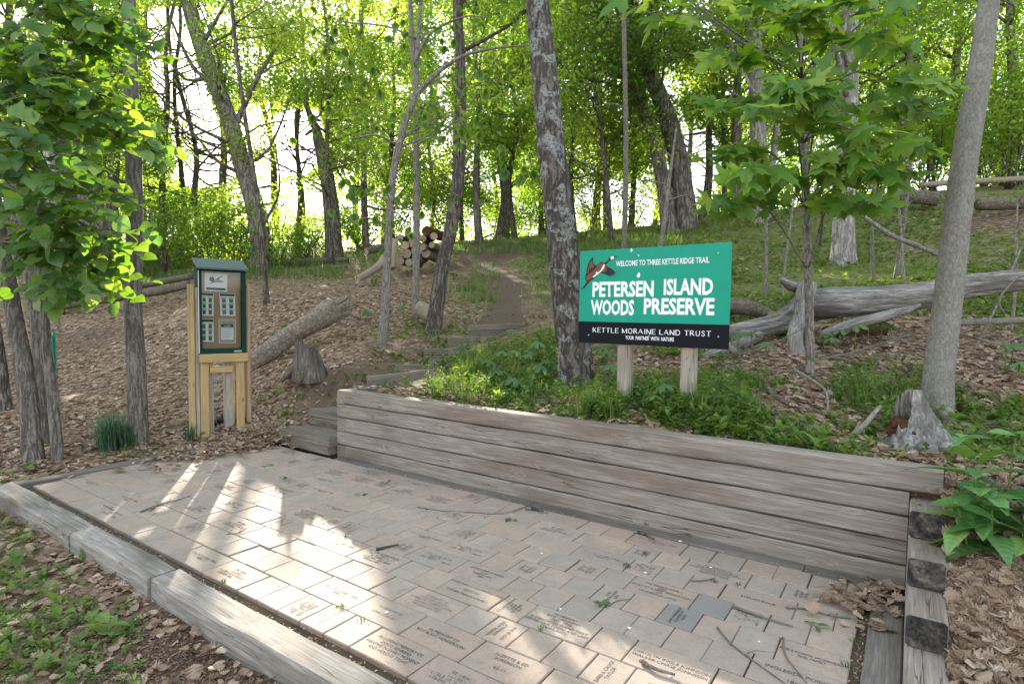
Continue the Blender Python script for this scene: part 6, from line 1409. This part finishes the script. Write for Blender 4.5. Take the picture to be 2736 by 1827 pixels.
log('rotten_log', 'broken hollow log with a dark end on the slope above the silver log', [(2040, 452, 34), (2095, 452, 38), (2152, 458, 38)], [13.2, 13.0, 12.8], 'log_bark', snap=.8)
log('rotten_log', 'dark rotting log behind the smooth pale trunk', [(2240, 470, 32), (2300, 468, 34), (2400, 462, 34)], [11.6, 11.5, 11.4], 'log_bark', snap=.7)
log('fallen_log', 'thin pale fallen trunk on the slope high above the silver log', [(2110, 425, 14), (2200, 418, 17), (2400, 408, 18)], 14.6, 'log_pale', snap=.6)
log('fallen_branch', 'thin grey branch slanting down the slope to the smooth pale trunk', [(1960, 482, 9), (2041, 537, 12), (2100, 562, 13), (2160, 588, 11)], [7.8, 7.5, 7.3, 7.1], 'bark_sap', seg=8)

# stump beside the wall end
st = shell_stump('split silver stump with a red rotten heart beside the pale trunk', hit1(2095, 1035), [.05, .10, .16, .20, .30, .36, .37, .30], .235, .125, .115, 'litterwood', 3)
for k_, (x_, y_, z_) in enumerate(((.32, -.12, -.02), (.12, -.30, -.03), (.34, .12, -.02))):
    b = MB(); b.tube(np.array([(x_ * .45, y_ * .45, .06), (x_ * .8, y_ * .8, .02), (x_ * 1.2, y_ * 1.2, -.04)]), [.06, .04, .015], 9, .15, 0, .05, True, k_, 4); b.obj('root', M['litterwood'], st, smooth=True)

# log pile at the top of the slope
PX1 = lambda cx, cy: ((900 + cx / 3.3175) / PXO, (560 + cy / 3.3175) / PXO)
pile = 'sawn logs in the pile on the crest'; dp = 15.2
for i, (cx, cy, r0, lab) in enumerate([(603, 318, 40, 'tan'), (666, 300, 36, 'tan'), (757, 256, 35, 'tan'), (618, 392, 42, 'grey'), (694, 368, 38, 'grey'), (792, 190, 46, 'red'), (862, 236, 34, 'tan'), (840, 314, 30, 'tan'), (560, 455, 42, 'grey'), (760, 330, 34, 'grey'), (700, 430, 40, 'grey'), (790, 390, 40, 'grey'), (640, 470, 36, 'grey'), (560, 250, 30, 'grey')]):
    x, y = PX1(cx, cy); c = at(x, y, dp + .05 * (i % 3)); rad = r0 / 3.866 / FO * dp; ax = np.array([.42, -.9, 0]) + rng.normal(0, .16, 3) * (1, 1, .3); ax /= np.linalg.norm(ax)
    root = thing('sawn_log', {'tan': 'sawn log with a fresh tan end in the pile on the crest', 'grey': 'old sawn log with a grey end in the pile on the crest', 'red': 'split red-brown log on top of the pile on the crest'}[lab], 'log', c, 0, pile if lab != 'red' else None)
    b = MB(); L = rng.uniform(.6, 1.1); b.tube(np.array([[0, 0, 0], -ax * L * .5, -ax * L]), [rad, rad * 1.02, rad * .98], 14, .06, 0, .02, True, i, 4); b.obj('stem', M['log_bark' if lab != 'red' else 'rot'], root, smooth=True)
    side = np.cross(ax, (0, 0, 1)); upv = np.cross(side, ax); n = 16; V = [(0, 0, 0)] + [side * math.cos(6.2832 * k_ / n) * rad * .93 + upv * math.sin(6.2832 * k_ / n) * rad * .93 for k_ in range(n)]
    link('cut_face', mesh_arr('cut_face', np.array(V), np.array([(0, 1 + k_, 1 + (k_ + 1) % n) for k_ in range(n)]), M['cutface' if lab == 'tan' else ('rot' if lab == 'red' else 'log_pale')]), root, ax * .004)
def l2(pts, w): return [(*PX1(x, y), q / 3.866) for (x, y), q in zip(pts, w)]
log('sawn_log', 'long sawn log pointing away from the log pile', l2([(262, 372), (350, 348), (440, 328)], (62, 66, 60)), [15.0, 15.2, 15.4], 'log_bark', cut=(0,), snap=.8)
log('sawn_log', 'curved tan log lying below the log pile with its sawn end downhill', l2([(186, 615), (280, 560), (380, 490), (425, 420)], (58, 66, 70, 64)), [13.6, 13.9, 14.3, 14.7], 'log_pale', cut=(0,), snap=.8)
log('standing_log', 'grey log leaning upright against the end of the log pile', l2([(484, 520), (494, 400), (512, 272)], (72, 74, 66)), [14.5, 14.6, 14.8], 'log_pale')
log('sawn_log', 'bark-covered log lying across the top of the log pile', l2([(620, 210), (700, 235), (770, 258)], (58, 62, 62)), [15.4, 15.2, 15.0], 'log_pale', cut=(1,))
log('fallen_branch', 'dark crooked branch leaning on the log pile', l2([(285, 320), (360, 240), (440, 180)], (16, 14, 8)), 15, 'bark_dark', seg=7)

# pole behind the left trunks
p = hit1(128, 722); pole = thing('wooden_pole', 'pale wooden pole with a white band behind the linden leaves', 'pole', p); dpp = (p - CAM) @ FW; hp = 470 / FO * dpp
b = MB(); b.tube(np.array([(0, 0, -.3), (0, 0, hp * .5), (.03, 0, hp)]), [.175, .165, .15], 16, .01, 0, .004, True, 2, 6); b.obj('shaft', M['bark_pale'], pole, smooth=True)
b = MB(); b.tube(np.array([(0, 0, -.1), (0, 0, .6)]), [.181, .179], 16, .01, 0, .004, False, 2, 3); b.obj('stained_foot', M['rot'], pole, smooth=True)
zb_ = 190 / FO * dpp; b = MB(); b.tube(np.array([(.008, 0, zb_), (.01, 0, zb_ + .28)]), [.171, .171], 16, 0, 0, 0, False, 2, 2); b.obj('white_band', M['white'], pole, smooth=True)

# ------------------------------------------------------------------ sticks and twigs
def stick(name, label, pts, rad, matn='stick', z=None, group=None, side=0, d=None, cat='stick'):
    """a stick through pixels; lies on the ground (or on level z)"""
    Q = []
    for i, q in enumerate(pts):
        p = onz(q[0], q[1], z) if z is not None else (at(q[0], q[1], d[i]) if d is not None else hit1(q[0], q[1])); p = p.copy(); p[2] += rad * (1.0 if z is not None else .6); Q.append(p)
    Q = np.array(Q); base = Q[0].copy(); n = len(Q)
    b = MB(); b.tube(Q - base, np.linspace(rad, rad * .45, n), 7, .12, 0, .03, True, int(pts[0][0]), 4); o = b.obj(name, M[matn], None, smooth=True, loc=base); tag(o, label, cat, group)
    C = catmull(Q, 4)
    for k_ in range(side):
        i = rng.integers(1, len(C) - 1); dv = C[min(i + 1, len(C) - 1)] - C[i - 1]; L = np.linalg.norm(Q[-1] - Q[0]) * rng.uniform(.15, .35); a = rng.choice((-1, 1)) * rng.uniform(.5, 1.0); t = np.array([dv[0] * math.cos(a) - dv[1] * math.sin(a), dv[0] * math.sin(a) + dv[1] * math.cos(a), dv[2]]); t /= np.linalg.norm(t); e = C[i] + t * L + (0, 0, L * .25)
        b = MB(); b.tube(np.array([C[i], (C[i] + e) / 2 + rng.normal(0, .01, 3), e]) - base, [rad * .5, rad * .4, rad * .2], 5, .1, 0, 0, True, k_, 3); b.obj('side_twig', M[matn], o, smooth=True)
    return o
stick('branch', 'pale bent branch lying on the weeds behind the wall top', [(1430, 962), (1520, 965), (1590, 962), (1650, 955), (1700, 945)], .018, 'log_pale', side=2)
stick('branch', 'short pale broken branch beside the sign posts', [(1700, 945), (1790, 942), (1850, 938)], .013, 'log_pale')
stick('branch', 'forked grey branch leaning on the red rotten stump', [(1945, 1010), (1985, 975), (2010, 945), (2020, 935)], .020, 'bark_grey', d=[3.9, 3.85, 3.85, 3.9], side=1)
stick('branch', 'crooked grey branch standing up between the maple and the stump', [(1820, 850), (1870, 880), (1895, 905), (1897, 965)], .016, 'bark_grey', d=[5.2, 4.9, 4.7, 4.5])
stick('branch', 'long thin branch arching across the litter beside the pale trunk', [(1880, 825), (1960, 808), (2050, 780), (2110, 762)], .010, d=[5.0, 5.1, 5.2, 5.3])
stick('branch', 'thin dark branch across the mayapples under the silver log', [(1690, 815), (1770, 790), (1850, 750), (1900, 735)], .008, d=[5.5, 5.5, 5.5, 5.5])
stick('branch', 'dark branch slanting down through the weeds beside the sign', [(1610, 872), (1680, 900), (1720, 930), (1750, 950)], .012, d=[5.2, 5.0, 4.9, 4.8], side=2)
stick('branch', 'bare forked branch on the litter beside the pale trunk', [(2180, 760), (2240, 778), (2290, 790), (2345, 770)], .012, d=[5.0, 5.0, 5.0, 5.1], side=3)
stick('branch', 'crooked stick standing in the litter beyond the smooth pale trunk', [(2300, 720), (2290, 700), (2295, 680), (2330, 640)], .014, d=[5.2, 5.2, 5.2, 5.3])
stick('branch', 'thin stick on dry leaves beside the stepped timber wall end', [(2155, 1505), (2220, 1510), (2290, 1545), (2340, 1560)], .006, side=0)
for k_ in range(40):
    x, y = (rng.uniform(1650, 2340), rng.uniform(780, 1010)) if k_ % 2 else (rng.uniform(150, 950), rng.uniform(640, 940)); q = hit1(x, y)
    if np.isnan(q[0]) or not off_patio(q[None], .05)[0]: continue
    a = rng.uniform(0, 6.28); L = rng.uniform(.2, .7); pts = np.array([q + np.array([math.cos(a), math.sin(a), 0]) * L * t + np.array([0, 0, .03]) + rng.normal(0, .02, 3) for t in (0, .33, .66, 1)]); pts[:, 2] = ground(pts[:, 0], pts[:, 1]) + rng.uniform(.01, .06)
    b = MB(); b.tube(pts - q, np.linspace(.008, .003, 4) * rng.uniform(.7, 1.6), 6, .1, 0, 0, True, k_, 3); tag(b.obj('fallen_twig', M['stick'], None, smooth=True, loc=q), 'thin dead twig lying on the leaf litter ' + ('near the silver log' if k_ % 2 else 'uphill of the kiosk'), 'twig', 'dead twigs ' + ('near the silver log' if k_ % 2 else 'uphill of the kiosk'))
tw = lambda lab, pts, rad=.004, side=0, m_='stick': stick('twig', lab, pts, rad, m_, 0.001, None, side, cat='twig')
tw('forked dark twig lying in the shadow bands on the patio', [(322, 1175), (360, 1160), (400, 1150), (437, 1137)], .006, 3)
tw('short twig with buds beside the forked twig in the shadow bands', [(348, 1168), (368, 1155), (400, 1146)], .004, 1)
tw('long thin twig with upright side shoots near the wall foot', [(956, 1163), (1010, 1171), (1080, 1175), (1150, 1178), (1200, 1163), (1230, 1150)], .004, 5)
tw('lichen-covered stick lying against the flush timber strip', [(1205, 1167), (1230, 1171), (1255, 1178)], .011, 0, 'bark_lichen')
tw('stubby lichen stick at the wall foot near the pink brick', [(1455, 1222), (1478, 1228), (1500, 1240)], .013, 0, 'bark_lichen')
tw('grey lichen stick lying at the edge of the sunlit bricks', [(863, 1262), (890, 1256), (914, 1251)], .009, 0, 'bark_lichen')
tw('short stout brown stick lying across an engraved brick', [(1468, 1518), (1500, 1538), (1548, 1552)], .011)
tw('thin curved dark twig below the long engraved brick row', [(1585, 1333), (1615, 1332), (1640, 1326)], .005)
tw('dark twig lying across the blue-grey brick', [(1681, 1392), (1730, 1410), (1775, 1425), (1818, 1438)], .007)
tw('wavy thin twig leading to the leaf drift in the corner', [(1802, 1394), (1850, 1398), (1900, 1412), (1950, 1420)], .005, 1)
tw('straight thin dark twig crossing the brick dated 1867', [(1645, 1440), (1680, 1480), (1740, 1525), (1800, 1568)], .005, 1)
tw('pair of thin twigs crossing near the timber beside the stepped wall end', [(1795, 1462), (1800, 1500), (1820, 1530), (1850, 1566)], .004)
tw('forked thin twig lying on the bright sunlit brick', [(520, 1225), (545, 1222), (570, 1208)], .003, 2)
tw('small bent twig near the kerb in the sunlit band', [(238, 1158), (250, 1165), (262, 1170)], .004, 1)
tw('thin twig near the far end of the patio', [(318, 1079), (345, 1077), (372, 1073)], .004)
tw('curved dry stem lying beside a wilted green sprig', [(1390, 1393), (1415, 1378), (1445, 1374)], .003)
tw('thin looping twig beyond the bright sunlit brick', [(872, 1108), (895, 1112), (915, 1106)], .003)
# green sprigs blown onto the bricks
for i, (x, y, s_, lab) in enumerate([(1378, 1382, .05, 'wilted green sprig lying beside a curved stem on the bricks'), (832, 1134, .05, 'dark green leaf sprig near the wall foot'), (885, 1108, .055, 'pale green leaf sprig near the long thin twig'), (650, 1095, .05, 'small pale leaf lying on the sunlit bricks'), (1170, 1190, .05, 'single green leaf lying near the lichen stick'), (1875, 1437, .05, 'green leaf sprig near the leaf drift'), (610, 1068, .04, 'small dark sprig at the far end of the patio')]):
    p = onz(x, y, .004); k_ = 4; a = rng.uniform(0, 6.28, k_); C = np.repeat(p[None], k_, 0) + np.column_stack([rng.normal(0, .012, k_), rng.normal(0, .012, k_), rng.uniform(0, .01, k_)]); dv = np.stack([np.cos(a), np.sin(a), rng.uniform(-.05, .3, k_)], -1); V, Fq = scatter(LEAF_O[0], LEAF_O[1], C - p, rotmats(np.tile((0, 0, 1.), (k_, 1)) + rng.normal(0, .25, (k_, 3)), dv), np.full(k_, s_) * rng.uniform(.7, 1.3, k_)); o = link('leaf_sprig', mesh_arr('leaf_sprig', V, Fq, M['leaf_may'], np.repeat(rng.uniform(0, .6, k_), len(LEAF_O[0]))), None, p); tag(o, lab, 'leaf')
# weeds in the joints
wp_ = np.array([onz(x, y, .0) for x, y in ((793, 1230), (1437, 1295), (1440, 1300), (1240, 1443), (785, 1392), (775, 1390), (512, 1335), (1640, 1335), (1960, 1470), (1945, 1530), (1968, 1440), (830, 1420), (1480, 1270), (1690, 1340))])
V, Fq, r_ = blades(wp_, 12, np.full(len(wp_), .026), .009, .0025, .9); stuff_mesh('joint_weeds', [(V, Fq, r_ * .35)], 'grass', 'tiny green weeds sprouting from the brick joints', 'weeds')
# dry husks in the open joint beside the kerb and the right edging
n = 900; Q = np.concatenate([np.column_stack([rng.uniform(-4.9, .8, n), rng.normal(-2.085, .016, n), rng.uniform(-.02, -.008, n)]), np.column_stack([rng.normal(.812, .012, 260), rng.uniform(-1.9, -.35, 260), rng.uniform(-.02, -.006, 260)]), np.column_stack([rng.uniform(-3.5, .7, 160), rng.normal(.012, .01, 160), np.full(160, .003)])])
V, Fq = scatter(LEAF_S[0], LEAF_S[1], Q, rotmats(np.tile((0, 0, 1.), (len(Q), 1)) + rng.normal(0, .5, (len(Q), 3)), unit(len(Q))), rng.uniform(.008, .02, len(Q))); stuff_mesh('joint_husks', [(V, Fq, np.repeat(rng.uniform(.4, 1, len(Q)), 4))], 'dry', 'tiny dry husks in the gap along the patio edges', 'husks')
# petals
for i, (x, y) in enumerate([(1242, 1268), (1285, 1395), (886, 1403), (1443, 1438), (1536, 1589 - 40), (1480, 1312), (1740, 1470), (1420, 1130 + 30), (930, 1050 + 40), (640, 1340), (1630, 1300), (1560, 1180 + 60)]):
    p = onz(x, y, .002); b = MB(); a = np.arange(7) / 7 * 6.283; rr = rng.uniform(.006, .012); b.add([(0, 0, .004)] + [(rr * math.cos(t) * rng.uniform(.7, 1.2), rr * math.sin(t) * rng.uniform(.7, 1.2), 0) for t in a], np.array([(0, 1 + k_, 1 + (k_ + 1) % 7) for k_ in range(7)])); tag(b.obj('white_petal', M['white'], None, loc=p), 'small white petal lying on the bricks', 'petal', 'white petals on the patio')

# ------------------------------------------------------------------ plants
def may_leaf(seed):
    r = np.random.default_rng(seed); V = [(0, 0, .0)]; n = 7
    for i in range(n):
        for da, q in ((-.44, .62), (-.30, .86), (-.08, 1.0), (.08, .98), (.30, .86), (.44, .62)):
            a = (i + .5) / n * 6.2832 + da * .88; q2 = q * r.uniform(.92, 1.06); V.append((math.cos(a) * q2, math.sin(a) * q2, -.62 * q2 ** 2 + .05 * math.cos(da * 9)))
    m_ = len(V) - 1; return np.array(V, float), np.array([(0, 1 + i, 1 + (i + 1) % m_) for i in range(m_)])
MAY = [mesh_arr('leaf', *may_leaf(s), M['leaf_may'], np.full(43, .2 + .2 * s), smooth=False) for s in range(4)]
b = MB(); b.tube(np.array([(0, 0, -.04), (.01, 0, .5), (0, 0, 1)]), [.02, .017, .014], 6, 0, 0, 0, True, 1, 2); SMESH = b.mesh('stem', M['stem'], True)
may_at = {'mayapple with umbrella leaf beside the tan log': [(640, 800), (652, 778), (690, 768), (625, 790)], 'mayapple with umbrella leaf at the foot of the thin curving sapling': [(838, 735), (880, 722), (925, 728), (842, 745)], 'mayapple with umbrella leaf in the greenery between steps and lichen trunk': [(1062, 828), (1150, 850), (1172, 790), (1125, 862), (1180, 905), (1240, 885), (1212, 845), (1255, 870), (1190, 860), (1140, 890), (1230, 830)],
          'mayapple with umbrella leaf between the lichen trunk and the sign posts': [(1392, 850), (1400, 905), (1412, 880), (1500, 955), (1520, 940), (1380, 830)], 'mayapple with umbrella leaf under the silver log': [(1690, 818), (1722, 808), (1755, 825), (1888, 800), (1925, 795), (1990, 790), (2020, 780), (1960, 800), (2040, 790), (1905, 815)], 'mayapple with umbrella leaf on the litter beyond the smooth pale trunk': [(2305, 850), (2335, 870), (2320, 830)],
          'mayapple with umbrella leaf beside the dirt trail': [(1130, 625), (1230, 590), (1260, 575), (1290, 610), (1200, 575), (1040, 640), (1020, 615), (1240, 610), (1320, 570), (1350, 600)]}
for lab, pts in may_at.items():
    for (x, y) in pts:
        p = hit1(x, y)
        if np.isnan(p[0]): continue
        H = rng.uniform(.16, .28); rt = thing('mayapple', lab, 'plant', p, rng.uniform(0, 6.28), 'mayapples: ' + lab[27:])
        link('stem', SMESH, rt, (0, 0, 0), None, (.35, .35, H)); s_ = rng.uniform(.085, .135); link('leaf', MAY[rng.integers(4)], rt, (0, 0, H - .003), (rng.normal(0, .2), rng.normal(0, .2), 0), (s_, s_, s_))

# broad-leaved herb at the wall end
def ovate(seed, droop):
    ts = np.linspace(0, 1, 9); w = .30 * np.sin(np.pi * ts ** .75) ** .9 * (1 - .25 * ts); V = []
    for t, q in zip(ts, w): V += [(-q, t, .22 * q - droop * t ** 2), (-q * .5, t, .02 + .16 * q - droop * t ** 2), (0, t, -droop * t ** 2), (q * .5, t, .02 + .16 * q - droop * t ** 2), (q, t, .22 * q - droop * t ** 2)]
    F = [(5 * i + j, 5 * i + j + 1, 5 * i + j + 6, 5 * i + j + 5) for i in range(8) for j in range(4)]; return np.array(V), np.array(F)
OV = [mesh_arr('leaf', *ovate(s, d_), M['leaf_herb_o'], smooth=True) for s, d_ in ((1, .18), (2, .35), (3, .08), (4, .55))]
hb = np.array([1.27, -.06, 0]); hb[2] = float(ground(hb[0], hb[1])); herb = thing('broad_leaved_herb', 'bright green broad-leaved herb beside the stepped end of the timber wall', 'plant', hb); kk = 0
for (du, dv_, H, lean) in ((-.02, .0, .44, (-.08, .02)), (.08, .03, .46, (.03, .03)), (.14, -.08, .36, (.08, -.06)), (.03, -.12, .30, (-.02, -.08)), (-.05, -.10, .22, (-.06, -.08)), (.2, .06, .38, (.12, .05)), (.0, -.06, .34, (-.05, -.05))):
    b0 = np.array([du, dv_, float(ground(hb[0] + du, hb[1] + dv_)) - hb[2]]); tp = b0 + np.array([lean[0], lean[1], H]); b = MB(); b.tube(np.array([b0 - (0, 0, .03), (b0 + tp) / 2, tp]), [.006, .005, .003], 7, 0, 0, 0, True, 1, 4); b.obj('stem', M['stem'], herb, smooth=True)
    nl = 5 if H > .25 else 4
    for j in range(nl):
        t = (j + 1) / nl; c = b0 + (tp - b0) * t; a0 = j * 1.57 + du * 9
        for k_ in range(2 if j < nl - 1 else 4):
            a = a0 + k_ * (math.pi if j < nl - 1 else math.pi / 2); el = -.15 + .5 * t ** 2 + rng.normal(0, .12); dvv = np.array([math.cos(a) * math.cos(el), math.sin(a) * math.cos(el), math.sin(el)]); nr = np.array([-math.cos(a) * math.sin(el), -math.sin(a) * math.sin(el), math.cos(el)]) + rng.normal(0, .12, 3)
            leaf_part(herb, OV[kk % 4], hb + c, nr, dvv, (.215 - .04 * t if j < nl - 1 else .13) * rng.uniform(.85, 1.15)); kk += 1
# leafy bushes behind the wall
for (x, y, r_, lab, n) in [(1975, 925, .20, 'feathery yellow-green bush beside the split stump', 30), (2050, 905, .13, 'small dark green bush between the stump and the pale trunk', 14), (1085, 862, .14, 'bright grassy clump behind the wall beside the trail steps', 0), (2115, 965, .10, 'small leafy plant with tiny blue flowers at the foot of the pale trunk', 12)]:
    p = hit1(x, y)
    if n == 0:
        V, Fq, rr = blades(np.repeat(p[None], 6, 0) + np.column_stack([rng.normal(0, .08, 6), rng.normal(0, .06, 6), np.zeros(6)]), 30, np.full(6, .25), .03, .005, .9); tag(link('grass_clump', mesh_arr('grass_clump', V - p, Fq, M['grass'], np.clip(rr + .3, 0, 1)), None, p), lab, 'grass'); continue
    T = Tree('leafy_bush', lab, p, 'bush'); C = []
    for i in range(n):
        a = rng.uniform(0, 6.28); e = p + np.array([math.cos(a) * r_ * rng.uniform(.2, 1), math.sin(a) * r_ * rng.uniform(.2, 1), rng.uniform(.3, 1.3) * r_]); T.limb([p, (p + e) / 2, e], .003, .0015, 4, 2); C.append(e)
    T.clumps(np.array(C), 34, .055, .022, LEAF_O); T.finish('stem', 'leaf_cover')
# seedlings outside the kerb
for i, (x, y, s_) in enumerate([(250, 1470, .10), (215, 1440, .06), (60, 1250, .07), (70, 1075, .08), (35, 1290, .07), (180, 1500, .06), (110, 1545, .07), (190, 1290, .06), (440, 1260, .05)]):
    p = hit1(x, y)
    if np.isnan(p[0]): continue
    T = Tree('seedling', 'small leafy seedling on the ground outside the front kerb', p, 'seedling', 'seedlings outside the kerb')
    V, Fq, rr = stalks(p[None], .05, .09, 7, (s_, s_ * 1.1)); T.lv.append((V - p, Fq, np.clip(rr + .2, 0, 1))); T.limb([p, p + (0, 0, .07)], .003, .002, 4, 2); T.finish('stem', 'leaf_cover')

# small plants round the feet of the bigger trunks
ring = []
for o in list(bpy.data.objects):
    if o.parent is None and o.name.split('.')[0] in ('oak_tree', 'pale_tree', 'lichen_tree', 'leaning_tree'):
        c = np.array(o.location); n = 60; a = rng.uniform(0, 6.283, n); rr = rng.uniform(.22, .75, n); q = np.column_stack([c[0] + np.cos(a) * rr, c[1] + np.sin(a) * rr, np.zeros(n)]); q[:, 2] = ground(q[:, 0], q[:, 1]); ring.append(q[off_patio(q, .05)])
ring = np.concatenate(ring); stuff_mesh('trunk_foot_weeds', [rosettes(ring, 8, rng.uniform(.03, .07, len(ring)), (.1, 1.0), LEAF_S, .7)], 'leaf_cover', 'small weeds growing round the feet of the larger trunks', 'weeds')
